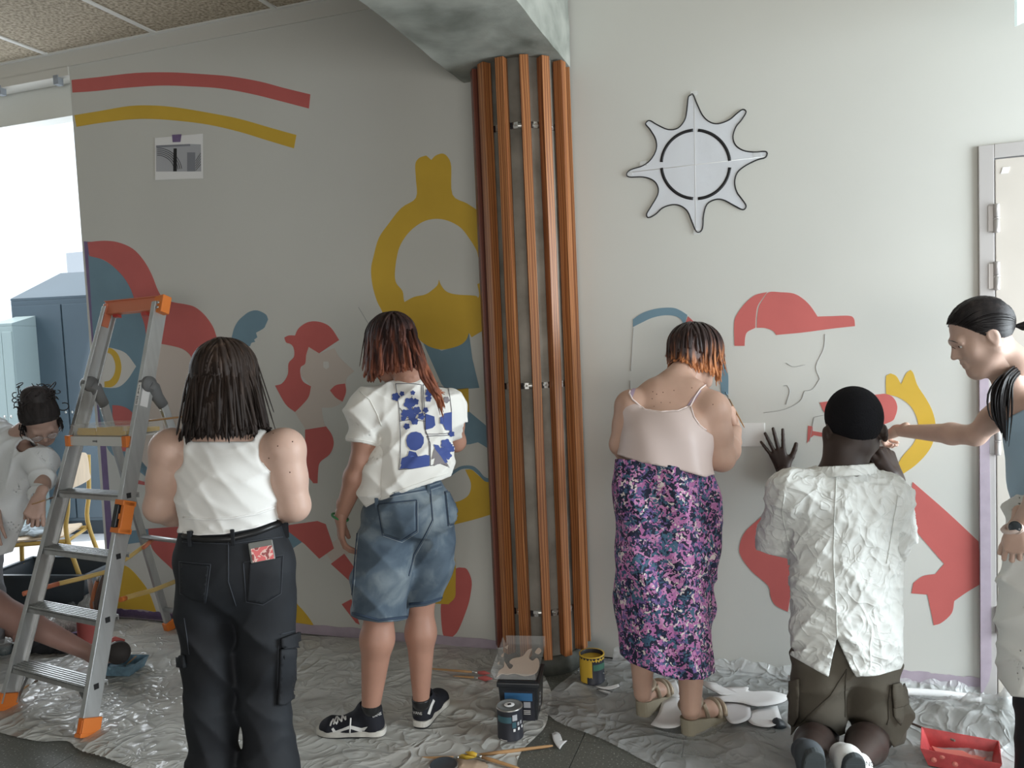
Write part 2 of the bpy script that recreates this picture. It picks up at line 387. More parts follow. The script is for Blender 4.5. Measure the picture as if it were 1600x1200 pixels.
# ------------------------------------------------------------------ floor
CF = PL@NL                      # wall plane offset along NL
def UN(u, n, z=0.): return UL*u+(-NL)*n+Z3*z       # u along the wall, n = distance from the world origin towards the wall
WN = -CF                        # n of the wall plane (3.698)
T_ = .3908
fl = MB(); fl.box(UN(0, .2, -.06), UL*6.5, NL*3.56, Z3*.04); floor = tag(fl.build('floor', m_grout), 'dark speckled stone tile floor of the hall', None, None, 'structure')
tb = MB(); tb.abox((-T_/2+.0015, -T_/2+.0015, -.02), (T_/2-.0015, T_/2-.0015, 0)); tme = None
for i in range(-9, 7):
    for j in range(0, 8):
        u = -.743+(i+.5)*T_; n = 3.70-(j+.5)*T_
        if tme is None: o = tb.build('floor_tile', m_floor, bevel=.001); tme = o.data
        else: o = bpy.data.objects.new('floor_tile', tme); COL.objects.link(o)
        o.location = UN(u, n, random.uniform(-.0006, .0006)); o.rotation_euler = (0, 0, -YL+random.choice((0, math.pi/2, math.pi))); o.parent = floor
tf = MB(); tf.box(UN(-2.5, 6.5, -.04), UL*6.5, NL*2.77, Z3*.02); terr = tag(tf.build('floor', m_grout), 'pale terrace floor beyond the opening on the left', None, None, 'structure')
tb = MB(); tb.abox((-.298, -.298, -.02), (.298, .298, 0)); tme = None
for i in range(-8, 1):
    for j in range(0, 8):
        if tme is None: o = tb.build('terrace_tile', m_floorw, bevel=.001); tme = o.data
        else: o = bpy.data.objects.new('terrace_tile', tme); COL.objects.link(o)
        o.location = UN(-3.6+i*.6+2.4, 4.03+j*.6, -.001); o.rotation_euler = (0, 0, -YL); o.parent = terr

# ------------------------------------------------------------------ walls
SL0 = -1.39                     # left end of the left wall, measured from PL along UL
uPL = PL@UL
def wallbox(P, U, N, s0, s1, z0, z1, t=.12, mb=None):
    mb = mb or MB(); return mb.box(P+U*(s0+s1)/2-N*t/2+Z3*(z0+z1)/2, U*(s1-s0)/2, N*t/2, Z3*(z1-z0)/2)
wl = wallbox(PL, UL, NL, SL0, 1.42, 0, 3.29).build('wall_left', m_wall); tag(wl, kind='structure')
sR0, sD0, sD1 = -1.12, .80, 1.72
mb = wallbox(PR, UR, NR, sR0, .745, 0, 3.37); wallbox(PR, UR, NR, .745, 1.78, 2.284, 3.37, mb=mb); wallbox(PR, UR, NR, 1.78, 2.15, 0, 3.37, mb=mb)
wrt = tag(mb.build('wall_right', m_wall), kind='structure')
for nm, c, a, b in (('wall_behind', UN(0, -3.4, 1.69), UL*6.5, NL*.06), ('wall_far_right', UN(4.9, .1, 1.69), UL*.06, NL*3.6), ('wall_far_left', UN(-5.6, .1, 1.69), UL*.06, NL*3.6)):
    mb = MB(); mb.box(c, a, b, Z3*1.69); tag(mb.build(nm, m_wall), kind='structure')
# ceiling, tiles, bars, fascia
ZC = 3.372; cT = .7855
mb = MB(); mb.box(UN(-.3, .15, ZC+.07), UL*5.5, NL*3.55, Z3*.03); ceil = tag(mb.build('ceiling', m_conc2), kind='structure')
cme = None
for i in range(-4, 6):
    for j in range(0, 9):
        u = -3.222+(i+.5)*cT; n = WN-.004-(j+.5)*cT
        if n < -3.3 or (-1.9 < u < -.5 and False): continue
        if cme is None:
            b = MB(); b.abox((-cT/2+.012, -cT/2+.012, 0), (cT/2-.012, cT/2-.012, .02)); o = b.build('ceiling_tile', m_tile_c, bevel=.003); cme = o.data
        else: o = bpy.data.objects.new('ceiling_tile', cme); COL.objects.link(o)
        o.location = UN(u, n, ZC+.004); o.rotation_euler = (0, 0, -YL); o.parent = ceil
bme = None
for i in range(-4, 7):
    b = MB(); b.box(UN(-3.222+i*cT, .15, ZC), UL*.013, NL*3.54, Z3*.004); b.build('ceiling_bar', m_tbar, ceil)
for j in range(0, 9):
    n = WN-.018-j*cT
    b = MB(); b.box(UN(-.3, n, ZC+.0005), UL*4.7, NL*.013, Z3*.004); b.build('ceiling_bar', m_tbar, ceil)
mb = MB(); mb.box(UN(-2.05, WN+.045, 3.335), UL*3.75, NL*.055, Z3*.046); mb.box(UN(uPL+SL0-1.02, WN+.045, 3.265), UL*1.02, NL*.055, Z3*.027); tag(mb.build('trim_1', m_fascia), kind='structure')
ul = uPL+SL0
mb = MB(); mb.box(UN(ul-1.75, WN+.16, 3.19), UL*1.74, NL*.05, Z3*.14); tag(mb.build('trim_2', mat('lintel_paint', (.75, .76, .72), .5)), 'pale lintel over the bright opening on the left', kind='structure')
for k, (px, py) in enumerate(((91, 126), (2, 142))):
    P = WL(px, py, -.005); b = MB(); b.box(P, UL*.018, NL*.02, Z3*.027); b.box(P+NL*.021-Z3*.004, UL*.010, NL*.004, Z3*.012)
    tag(b.build('ceiling_sensor', mat('sensor_grey', (.3, .33, .37), .5), bevel=.002), ('small grey box under the fascia at the corner of the mural wall', 'small grey box under the fascia at the left edge of the photo')[k], 'sensor', 'boxes under the fascia')
# ------------------------------------------------------------------ concrete beam
bu0, bu1, bz = -1.405, -.872, 2.853
def noisy_box(c, ax, ay, az, cuts, amp, nm, m):
    b = bmesh.new(); bmesh.ops.create_cube(b, size=2); bmesh.ops.subdivide_edges(b, edges=b.edges, cuts=cuts, use_grid_fill=True)
    for v in b.verts:
        p = np.asarray(c)+np.asarray(ax)*v.co.x+np.asarray(ay)*v.co.y+np.asarray(az)*v.co.z
        q = Vector(p*3); from_ = mathutils_noise(q); v.co = Vector(p)+Vector((from_[0], from_[1], from_[2]))*amp
    me = bpy.data.meshes.new(nm); b.to_mesh(me); b.free(); return link(nm, me, m)
import mathutils
def mathutils_noise(q): return mathutils.noise.noise_vector(q)+mathutils.noise.noise_vector(q*3)*.5
uc = (bu0+bu1)/2-.0
beam = tag(noisy_box(UN(uc, WN-1.6, 3.11), UL*(bu1-bu0)/2, NL*1.62, Z3*.258, 40, .007, 'ceiling_beam', m_conc), 'rough grey concrete beam ending above the slatted column', kind='structure')
# ------------------------------------------------------------------ round column and slats
CCOL = A(.100, 3.800, 0); vd = unit(A(CCOL[0], CCOL[1], 0)); vs_ = A(vd[1], -vd[0], 0)
mb = MB(); mb.lathe(CCOL, [(.0, 0.002), (.182, .002), (.182, 2.86), (0, 2.86)], 40); colm = tag(mb.build('column', m_conc2), 'round concrete column clad with upright timber slats', kind='structure')
b = MB(); b.lathe(CCOL, [(0, .001), (.196, .001), (.196, .088), (.183, .092)], 40); b.build('plinth', mat('dark_stone_plinth', (.060, .064, .055), .6, var=.2, vscale=30), colm)
def radial(a): a = math.radians(a); return -vd*math.cos(a)+vs_*math.sin(a)
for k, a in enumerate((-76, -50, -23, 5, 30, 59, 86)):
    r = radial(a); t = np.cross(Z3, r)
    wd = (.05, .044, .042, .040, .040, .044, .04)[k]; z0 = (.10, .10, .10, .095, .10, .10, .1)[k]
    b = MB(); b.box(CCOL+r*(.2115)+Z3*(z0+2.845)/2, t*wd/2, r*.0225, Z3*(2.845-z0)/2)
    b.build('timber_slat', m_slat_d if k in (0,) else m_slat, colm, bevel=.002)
for z in (.30, 1.37, 2.55):
    b = MB(); b.lathe(CCOL+Z3*z, [(.1825, -.014), (.1855, -.014), (.1855, .014), (.1825, .014)], 40); b.build('fixing_band', m_zinc, colm)
    for a in (-41, -12, 15.5, 43):
        for da in (-3.5, 3.5):
            r = radial(a+da); t = np.cross(Z3, r); b = MB(); b.box(CCOL+r*.187+Z3*z, t*.009, r*.001, Z3*.014); b.lathe(CCOL+r*.188+Z3*z, [(.005, 0), (.004, .003), (0, .003)], 8, ax=r); b.build('bracket', m_zinc if da > 0 else m_black, colm)
tube_pipe = MB()
# ------------------------------------------------------------------ painted wall shapes
def paint(pts, wall, m, label, crp=None, lift=.0012, smooth=True, corner=50, nm='painted_shape'):
    if crp: pts = crop(pts, *crp)
    P = catmull(pts, True, 4, corner) if smooth else pts
    f = WL if wall is wl else WR; N = NL if wall is wl else NR
    b = MB(); b.prism([f(p[0], p[1], .0002) for p in P], N*lift); o = b.build(nm, m, wall)
    if label: o['label'] = label
    return o
cA = (0, 0, 3.2); cB = (0, 360, 4.); cE = (380, 460, 4.); cY = (560, 220, 4.); cJ = (480, 700, 2.4); cH = (600, 500, 3.53); cR = (1120, 440, 3.3333); cK = (960, 460, 6.)
paint([(358, 400), (500, 385), (680, 365), (850, 362), (1000, 370), (1150, 382), (1300, 408), (1420, 440), (1552, 472), (1545, 543), (1400, 505), (1250, 468), (1100, 442), (950, 432), (800, 428), (620, 440), (480, 455), (363, 463)], wl, m_red, 'coral red arc', cA)
paint([(372, 576), (500, 555), (650, 530), (780, 528), (900, 540), (1050, 565), (1200, 595), (1350, 638), (1482, 675), (1470, 742), (1330, 700), (1200, 660), (1050, 625), (900, 605), (760, 595), (640, 598), (500, 615), (383, 634)], wl, m_yel, 'ochre yellow arc', cA)
paint([(548, 74), (650, 65), (740, 75), (830, 115), (900, 190), (950, 280), (990, 380), (1030, 430), (1090, 450), (1160, 462), (1220, 480), (1280, 530), (1330, 600), (1355, 670), (1300, 740), (1240, 800), (1205, 830), (1190, 780), (1150, 745), (1090, 725), (1000, 708), (925, 700), (915, 660), (905, 590), (880, 520), (845, 440), (820, 370), (780, 300), (720, 235), (650, 185), (560, 160)], wl, m_red, 'coral red hair shape', cB, .002)
paint([(552, 150), (650, 187), (720, 237), (780, 302), (820, 372), (845, 442), (880, 522), (905, 592), (915, 662), (925, 700), (915, 780), (905, 900), (885, 1020), (850, 1140), (845, 1290), (860, 1400), (1010, 1600), (1000, 1660), (930, 1560), (860, 1500), (700, 1400), (640, 1250), (600, 900)], wl, m_blu, 'slate blue face', cB)
paint([(600, 740), (665, 732), (720, 740), (790, 770), (852, 850), (800, 930), (750, 975), (690, 985), (610, 975)], wl, m_eyew, 'off-white painted eye', cB, .0022)
paint([(660, 733), (700, 738), (740, 775), (760, 840), (755, 900), (735, 950), (700, 978), (655, 980), (655, 945), (690, 935), (715, 900), (724, 850), (712, 800), (690, 770), (655, 762)], wl, m_yel, 'ochre ring in the painted eye', cB, .003)
paint([(176, 633), (188, 634), (199, 638), (208, 646), (213, 658), (212, 690), (200, 705), (178, 705)], wl, m_red, None, lift=.003)
paint([(1010, 712), (1095, 727), (1150, 747), (1190, 782), (1205, 830), (1180, 1000), (1200, 1200), (1150, 1500), (1000, 1640), (880, 1480), (850, 1300), (855, 1140), (890, 1020), (910, 900), (920, 780), (930, 705)], wl, m_pch, 'pale peach cheek', cB)
paint([(206, 829), (234, 826), (233, 845), (200, 850)], wl, m_blu, None, lift=.0025)
paint([(232, 826), (234, 842), (239, 858), (250, 871), (263, 883), (277, 897), (292, 880), (292, 822)], wl, m_red, 'coral red shape behind the ladder', lift=.0026)
paint([(178, 880), (187, 881), (203, 888), (222, 909), (234, 928), (245, 958), (178, 958)], wl, m_yel, 'ochre shape low behind the ladder', lift=.0025)
paint([(216, 750), (226, 753), (226, 758), (215, 756)], wl, m_red, None)
paint([(362, 528), (366, 513), (372, 502), (380, 494), (390, 487), (402, 485), (415, 491), (419, 499), (415, 508), (412, 513), (400, 520), (402, 527), (397, 531), (399, 534), (393, 536), (391, 541), (375, 540)], wl, m_blu, 'slate blue brushed shape')
paint([(258, 270), (285, 257), (325, 257), (345, 215), (390, 180), (440, 168), (500, 178), (550, 210), (600, 285), (475, 368), (410, 328), (395, 375), (388, 432), (360, 455), (358, 500), (375, 545), (425, 575), (410, 640), (370, 690), (325, 735), (265, 685), (200, 570), (245, 555), (280, 500), (285, 430), (318, 390), (318, 340), (300, 312), (270, 300)], wl, m_red, 'coral red hat and plait', cE, .002)
paint([(410, 328), (475, 368), (570, 335), (600, 390), (640, 430), (695, 480), (650, 520), (643, 560), (645, 610), (620, 672), (560, 705), (490, 708), (500, 780), (515, 825), (390, 842), (350, 780), (320, 730), (370, 690), (410, 640), (425, 575), (358, 500)], wl, m_pch, 'pale peach profile face', cE)
paint([(502, 420), (535, 420), (537, 455), (520, 468), (502, 455)], wl, m_eyew, None, cE, .002)
paint([(543, 600), (580, 567), (638, 557), (643, 610), (622, 670), (580, 645)], wl, m_red, 'coral red lips', cE, .002)
paint([(388, 845), (518, 825), (555, 880), (565, 940), (540, 1000), (480, 1050), (468, 1110), (465, 1180), (440, 1180), (400, 1120), (355, 980), (385, 930)], wl, m_red, 'coral red collar', cE, .002)
paint([(440, 822), (496, 814), (509, 819), (522, 857), (499, 873), (476, 850)], wl, m_red, 'coral red band', smooth=False)
paint([(415, 822), (450, 818), (475, 845), (447, 864), (430, 850)], wl, m_blu, None, smooth=False, lift=.001)
paint([(517, 881), (538, 865), (556, 890), (556, 920), (551, 912)], wl, m_red, None, smooth=False)
paint([(534, 944), (549, 936), (562, 976), (556, 973)], wl, m_red, None, smooth=False)
paint([(505, 858), (530, 840), (545, 865), (520, 880)], wl, m_pch, None, smooth=False, lift=.0008)
paint([(455, 925), (464, 943), (473, 953), (484, 967), (492, 980), (450, 980)], wl, m_yel, None)
paint([(604, 506), (597, 486), (589, 470), (582, 445), (580, 420), (584, 400), (592, 372), (607, 350), (627, 325), (650, 309), (650, 280), (649, 257), (655, 247), (666, 243), (674, 250), (681, 243), (692, 240), (700, 246), (705, 260), (707, 304), (730, 318), (750, 332), (765, 350), (765, 425), (749, 405), (745, 392), (735, 375), (720, 356), (700, 345), (680, 342), (660, 347), (640, 362), (626, 382), (620, 402), (617, 427), (619, 442), (629, 455), (632, 472), (645, 500), (640, 525)], wl, m_yel, 'ochre yellow hair ring with top knot', corner=60)
paint([(632, 472), (647, 464), (665, 460), (677, 452), (684, 445), (686, 437), (689, 445), (697, 455), (712, 460), (742, 462), (747, 466), (749, 460), (746, 444), (765, 436), (765, 512), (754, 517), (737, 527), (733, 520), (728, 532), (715, 541), (690, 546), (668, 540), (650, 525), (640, 505)], wl, m_yel, 'ochre yellow beard', lift=.002, corner=60)
paint([(661, 535), (690, 548), (715, 541), (728, 532), (733, 521), (738, 560), (749, 606), (713, 609), (700, 612), (690, 600)], wl, m_blu, 'slate blue shoulders', smooth=False)
paint([(700, 609), (732, 606), (733, 644), (705, 647)], wl, m_yel, None, smooth=False)
paint([(705, 659), (722, 646), (733, 643), (762, 667), (770, 672), (770, 703), (763, 701), (757, 697), (747, 691), (735, 694), (705, 697)], wl, m_blu, 'slate blue folded arm', smooth=False)
paint([(700, 741), (710, 734), (722, 728), (738, 728), (748, 735), (757, 745), (770, 749), (770, 753), (758, 752), (747, 741), (736, 733), (722, 733), (710, 740), (704, 745)], wl, m_blu, None, lift=.0022)
paint([(727, 734), (737, 734), (748, 743), (760, 752), (770, 753), (770, 803), (740, 812), (700, 822), (710, 785), (722, 781), (733, 772), (736, 755)], wl, m_yel, 'ochre yellow curved shape')
paint([(680, 850), (694, 858), (708, 867), (712, 882), (712, 915), (711, 933), (701, 944), (680, 943)], wl, m_yel, None, lift=.002)
paint([(700, 900), (713, 888), (722, 887), (730, 890), (737, 908), (735, 930), (730, 950), (717, 983), (707, 995), (698, 997), (692, 990), (689, 960), (690, 940)], wl, m_red, 'coral red oval')
paint([(989, 499), (1002, 490), (1018, 484), (1035, 481), (1052, 481), (1063, 485), (1074, 492), (1068, 513), (1066, 502), (1060, 496), (1050, 493), (1035, 493), (1018, 497), (1003, 504), (989, 511)], wrt, m_blu, 'slate blue arc')
paint([(1075, 494), (1092, 510), (1085, 560), (1060, 568), (1047, 561), (1039, 556), (1053, 544), (1065, 530), (1068, 515)], wrt, m_red, 'coral red shape behind the bob haired woman', smooth=False)
paint([(1128, 535), (1133, 558), (1134, 567), (1138, 588), (1138, 616), (1127, 616), (1125, 590), (1122, 568), (1118, 540)], wrt, m_blu, 'slate blue upright stroke')
paint([(92, 335), (90, 220), (105, 170), (150, 110), (200, 70), (262, 55), (240, 85), (212, 130), (203, 190), (201, 241), (160, 262), (148, 290), (145, 335)], wrt, m_red, 'back of the coral red painted cap', cR)
paint([(272, 55), (330, 55), (400, 62), (450, 90), (490, 130), (525, 182), (600, 180), (690, 178), (715, 195), (720, 232), (600, 245), (450, 265), (310, 278), (290, 255), (250, 242), (208, 241), (210, 190), (220, 130), (246, 85)], wrt, m_red, 'front and peak of the coral red painted cap', cR)
paint([(535, 630), (600, 620), (700, 600), (835, 588), (880, 585), (920, 605), (940, 650), (930, 700), (905, 730), (800, 760), (700, 740), (575, 695)], wrt, m_red, 'coral red painted bow', cR)
paint([(475, 750), (500, 755), (500, 778), (570, 790), (640, 800), (640, 825), (570, 812), (505, 800), (487, 815), (470, 843)], wrt, m_red, None, cR, smooth=False)
paint([(770, 850), (845, 830), (850, 870), (790, 885)], wrt, m_red, None, cR)
paint([(882, 585), (880, 530), (882, 490), (905, 478), (935, 492), (960, 535), (985, 480), (1010, 460), (1025, 480), (1045, 540), (1090, 610), (1125, 680), (1140, 760), (1125, 840), (1090, 900), (1030, 960), (960, 1010), (935, 1050), (910, 1030), (960, 920), (1020, 850), (1045, 790), (1045, 720), (1010, 650), (950, 605)], wrt, m_yel, 'yellow painted arm reaching up', cR)
paint([(1426, 753), (1480, 800), (1529, 846), (1531, 880), (1531, 913), (1511, 925), (1491, 939), (1487, 958), (1471, 973), (1459, 977), (1449, 929), (1424, 927), (1427, 911), (1442, 900), (1461, 897), (1475, 881), (1428, 825), (1420, 800)], wrt, m_red, 'coral red bent leg', corner=35)
paint([(1200, 800), (1187, 810), (1165, 830), (1156, 850), (1157, 868), (1174, 892), (1200, 915), (1204, 932), (1212, 946), (1231, 956), (1240, 900), (1250, 830), (1230, 800)], wrt, m_red, 'coral red rounded leg')
pl = MB()
for pts in ([(1289, 522), (1287, 545), (1275, 572), (1281, 592), (1270, 608), (1257, 611), (1250, 627), (1225, 640), (1193, 645)], [(1228, 567), (1240, 573), (1258, 570)], [(1224, 603), (1230, 602), (1234, 612), (1228, 632)], [(1265, 690), (1272, 652), (1290, 648)], [(990, 512), (987, 560), (986, 580)], [(985, 595), (985, 640)], [(560, 480), (575, 505)]):
    f = WR if pts[0][0] > 780 else WL
    P = [f(p[0], p[1], .0012) for p in catmull(pts, False, 4)]; pl.tube(P, .0011, 4)
pl.build('pencil_sketch', m_pencil, wrt)
# tapes
def strip(pts, wall, m, nm='masking_tape', lift=.001, parent=None, crp=None):
    return paint(pts, wall, m, None, crp, lift, False, nm=nm)
strip([(131, 377), (145, 378), (166, 700), (180, 890), (186, 966), (175, 966), (157, 700)], wl, m_tapeP)
def baseband(P, U, N, s0, s1, z0, z1, m, wall, amp=.004, nm='masking_tape'):
    b = MB(); n = 30; 
    top = [P+U*(s0+(s1-s0)*i/n)+Z3*(z1+random.uniform(-amp, amp))+N*.002 for i in range(n+1)]; bot = [P+U*(s0+(s1-s0)*i/n)+Z3*z0+N*.002 for i in range(n+1)]
    b.prism(top+bot[::-1], N*.0012); return b.build(nm, m, wall)
baseband(PL, UL, NL, SL0, 1.12, .0, .055, m_tapeL, wl); baseband(PL, UL, NL, SL0, -.9, .004, .05, m_tapeP, wl, .006)
baseband(PR, UR, NR, .36, .76, .035, .085, m_tapeL, wrt)
# ------------------------------------------------------------------ door
door = tag(empty('door_1', PR+UR*1.2), kind='structure')
Dp = lambda s, n, z: PR+UR*s+NR*n+Z3*z
b = MB(); b.box(Dp(.7725, -.02, 1.142), UR*.0275, NR*.035, Z3*1.142); b.box(Dp(1.735, -.02, 1.142), UR*.03, NR*.035, Z3*1.142); b.box(Dp(1.26, -.02, 2.257), UR*.46, NR*.0345, Z3*.0275); b.build('door_frame', m_frame, door, bevel=.003)
b = MB(); b.box(Dp(1.254, -.012, 1.12), UR*.449, NR*.02, Z3*1.105); leaf = b.build('door_leaf', m_door, door, bevel=.003)
for z in (.345, 1.09, 1.76, 1.99):
    P = Dp(.806, .022, z); b = MB(); b.lathe(P-Z3*.058, [(0, 0), (.010, .001), (.011, .004), (.011, .052), (.008, .054)], 12); b.lathe(P, [(.012, -.003), (.012, .003)], 12); b.lathe(P, [(.008, .004), (.011, .006), (.011, .052), (.010, .057), (0, .058)], 12)
    b.box(Dp(.79, .0165, z), UR*.012, NR*.0015, Z3*.05); b.build('hinge', m_hinge, door)
b = MB(); P = WR(1571, 266, .0095); b.box(P, UR*.013, NR*.0012, (Z3+UR*.3)*.012); b.build('tape_residue', m_paper, door)
b = MB(); b.tube([Dp(1.64, .012, 1.08), Dp(1.64, .06, 1.08)], .009); b.tube([Dp(1.64, .06, 1.08), Dp(1.53, .06, 1.08)], .009); b.build('handle', m_hinge, door)
o = strip([(1529, 560), (1543, 560), (1546, 800), (1548, 1040), (1544, 1060), (1531, 1086)], wrt, m_tapeL, lift=.02); 
# clear panel top right
b = MB(); P = [D(1585, 42, 2.6), D(1585, -60, 2.6), D(1660, -90, 2.9), D(1660, 6, 2.9)]; b.prism(P, A(.004, -.008, 0)); pan = tag(b.build('hanging_panel', mat('clear_acrylic', (.75, .9, .9), .05, alpha=.35, spec=.6)), 'edge of a clear acrylic panel hanging at the top right', 'panel')
# ------------------------------------------------------------------ cover plate, papers
pw = [WR(x, y, .0) for x, y in ((1155, 661), (1195, 660.5), (1196, 697), (1156, 698))]
b = MB(); b.prism(pw, NR*.008); sp = tag(b.build('cover_plate', m_white, bevel=.0025), 'square white blank cover plate on the right wall', 'switch plate')
c_ = sum(pw)/4; b = MB(); b.prism([c_+(p-c_)*.9+NR*.0082 for p in pw], NR*.0012); b.build('plate_inset', m_white, sp)
pq = [WL(x, y, .003) for x, y in crop([(775, 690), (1015, 668), (1016, 892), (776, 900)], *cA)]
b = MB(); b.prism([pq[0], pq[1], pq[2], pq[3]], NL*.0008); pr = tag(b.build('printed_sheet', m_paper), 'white printed photo sheet taped high on the left wall', 'paper')
def sub(pts, m, nm, lift, par, f=WL, N=NL, cr=cA):
    b = MB(); b.prism([f(x, y, lift) for x, y in crop(pts, *cr)], N*.0004); return b.build(nm, m, par)
sub([(780, 727), (948, 720), (1004, 722), (1006, 857), (781, 858)], m_grey2, 'printed_picture', .0042, pr)
sub([(936, 762), (976, 762), (976, 857), (936, 857)], m_grey, 'printed_picture', .0047, pr)
sub([(868, 742), (884, 742), (884, 857), (866, 857)], m_black, 'printed_picture', .0047, pr)
sub([(781, 728), (950, 720), (952, 730), (781, 738)], m_grey, 'printed_picture', .0047, pr)
b = MB()
for k in range(5):
    r0 = 118-k*9; b.tube([WL(*(crop([(786+r0*math.sin(t)*1.05, 858-r0*math.cos(t))], *cA)[0]), .0052) for t in np.linspace(0, 1.45, 12)], .0016, 4)
for k in range(5):
    b.tube([WL(*crop([(978, 805+k*12)], *cA)[0], .0052), WL(*crop([(1004, 765+k*14)], *cA)[0], .0052)], .0013, 4)
b.build('printed_lines', m_black, pr)
sub([(860, 674), (908, 671), (902, 710), (863, 711)], m_tapeP, 'masking_tape', .0052, pr)
# paper sun
cS = (940, 120, 4.615)
sun = [(660, 128), (690, 200), (730, 280), (780, 325), (840, 338), (920, 310), (980, 260), (1020, 235), (1042, 255), (1010, 310), (970, 360), (948, 430), (965, 490), (1020, 530), (1100, 543), (1175, 538), (1194, 552), (1180, 582), (1120, 600), (1040, 640), (980, 690), (960, 760), (975, 830), (1010, 880), (1042, 930), (1020, 958), (960, 930), (880, 888), (820, 885), (760, 920), (735, 1000), (728, 1090), (705, 1120), (680, 1110), (650, 1040), (620, 970), (570, 930), (510, 922), (440, 945), (390, 990), (340, 1015), (325, 990), (360, 930), (405, 850), (405, 790), (370, 745), (300, 722), (200, 722), (182, 700), (210, 670), (300, 640), (360, 590), (395, 520), (390, 450), (350, 380), (318, 340), (345, 315), (400, 345), (480, 380), (550, 370), (600, 310), (615, 240), (625, 150), (645, 130)]
SP = catmull(crop(sun, *cS), True, 4, 100)
b = MB(); b.prism([WR(p[0], p[1], .004) for p in SP], NR*.0008); ps = tag(b.build('paper_sun', mat('sun_paper', (.66, .68, .72), .6, bump=.5, bscale=7, bdist=.01)), 'white paper cut-out sun with black outline taped on the right wall', 'paper cut-out')
b = MB(); Q = [WR(p[0], p[1], .0052) for p in SP]; b.tube(Q+[Q[0]], .0030, 5); b.build('outline', m_black, ps)
b = MB()
for a0, a1 in ((4, 84), (95, 176), (184, 264), (274, 356)):
    pts = []
    for t in np.linspace(math.radians(a0), math.radians(a1), 20):
        x, y = 678+247*math.sin(t)+0, 632-247*math.cos(t); pts.append(WR(*crop([(x, y)], *cS)[0], .0055))
    b.tube(pts, .0078, 6, sq=.2, nrm=NR)
b.build('inner_circle', m_black, ps)
b = MB()
for p, q in (((668, 140), (680, 1110)), ((190, 690), (1190, 575))):
    b.tube([WR(*crop([p], *cS)[0], .0048), WR(*crop([q], *cS)[0], .0048)], .0012, 4)
b.build('paper_fold', m_white, ps)
m_ct = mat('clear_tape', (.85, .86, .86), .2, alpha=.35)
for x, y in ((668, 118), (1120, 560), (688, 1120), (300, 625), (200, 700)):
    b = MB(); P = WR(*crop([(x, y)], *cS)[0], .0062); b.box(P, UR*.016, NR*.0003, Z3*.01); b.build('clear_tape', m_ct, ps)
# ------------------------------------------------------------------ people toolkit
def skin(name, col, r=.5): return mat(name, col, r, var=.05, vscale=14, bump=.08, bscale=260, bdist=.0006, sss=.06)
m_eyeball = mat('eye_white', (.7, .68, .65), .2); m_iris = mat('eye_iris', (.06, .03, .02), .1)
def frame3(fwd, up):
    f = unit(fwd); r = unit(np.cross(f, unit(up))); u = np.cross(r, f); return np.stack([r, f, u], 1)   # columns right, forward, up
class Head:
    def __init__(s, c, fwd, up, sc=1.): s.c = A(*c); s.R = frame3(fwd, up); s.k = sc
    def p(s, x, y, z): return s.c+s.R@A(x, y, z)*s.k
    def add(s, B, neck=None, nr=.055, nose=1.):
        k = s.k; e = lambda c, r, **q: B.ell(s.p(*c), A(*r)*k, s.R, **q)
        e((0, -.012, .035), (.076, .096, .085), k=.02, t='skull'); e((0, .032, -.045), (.058, .060, .074), k=.04, t='head')
        e((0, .070, -.103), (.024, .020, .018), k=.03, t='head')
        for x in (-1, 1):
            e((x*.034, .058, -.032), (.028, .026, .028), k=.03, t='head'); B.cap(s.p(x*.055, .0, -.055), s.p(x*.018, .062, -.105), .020*k, .014*k, k=.04*k, t='head')
            B.ell(s.p(x*.033, .104, .001), A(.017, .016, .012)*k, s.R, k=.014, op='s', t='x')
            e((x*.077, -.006, -.008), (.009, .020, .031), k=.008, t='ear'); B.ell(s.p(x*.088, .000, -.006), A(.006, .010, .018)*k, s.R, k=.006, op='s', t='x')
        for x in (-1, 1): B.cap(s.p(x*.022, .0865, .008), s.p(x*.046, .079, .006), .0048*k, k=.003, t='lid'); B.cap(s.p(x*.022, .085, -.008), s.p(x*.045, .078, -.007), .0036*k, k=.004, t='lid')
        B.cap(s.p(-.036, .081, .020), s.p(.036, .081, .020), .011*k, k=.018, t='head')
        B.cap(s.p(0, .088, .008), s.p(0, .108*nose, -.028), .0075*k, .0105*k, k=.016, t='head')
        for x in (-1, 1): B.cap(s.p(x*.010, .094, -.033), s.p(x*.011, .091, -.034), .0075*k, k=.008, t='head')
        B.cap(s.p(-.017, .090, -.059), s.p(.017, .090, -.059), .0068*k, k=.007, t='head'); B.cap(s.p(-.014, .088, -.073), s.p(.014, .088, -.073), .0074*k, k=.007, t='head')
        if neck is not None: B.cap(s.p(0, -.025, -.055), neck, nr*k, nr*1.06, k=.035, t='neck')
    def eyes(s, par):
        for x in (-1, 1):
            b = MB(); c = s.p(x*.032, .0765, .002); prof = [(.0125*math.sin(t)*s.k, -.0125*math.cos(t)*s.k) for t in np.linspace(0, math.pi, 9)]
            b.lathe(c, prof, 14, ax=s.R[:, 1]); o = b.build('eye', m_eyeball, par)
            b = MB(); b.lathe(s.p(x*.032, .0765+.0118, .002), [(0, .0016), (.0055*s.k, .0008), (.006*s.k, 0)], 12, ax=s.R[:, 1]); b.build('iris', m_iris, o)
    def brows(s, par, m):
        for x in (-1, 1):
            b = MB(); b.tube([s.p(x*(.020+.011*i), .0905-.003*i-.0022*i*i, .021+.002*math.sin(i*1.3)) for i in range(4)], [.0010, .0016, .0013, .0005], 6); b.build('eyebrow', m, par)
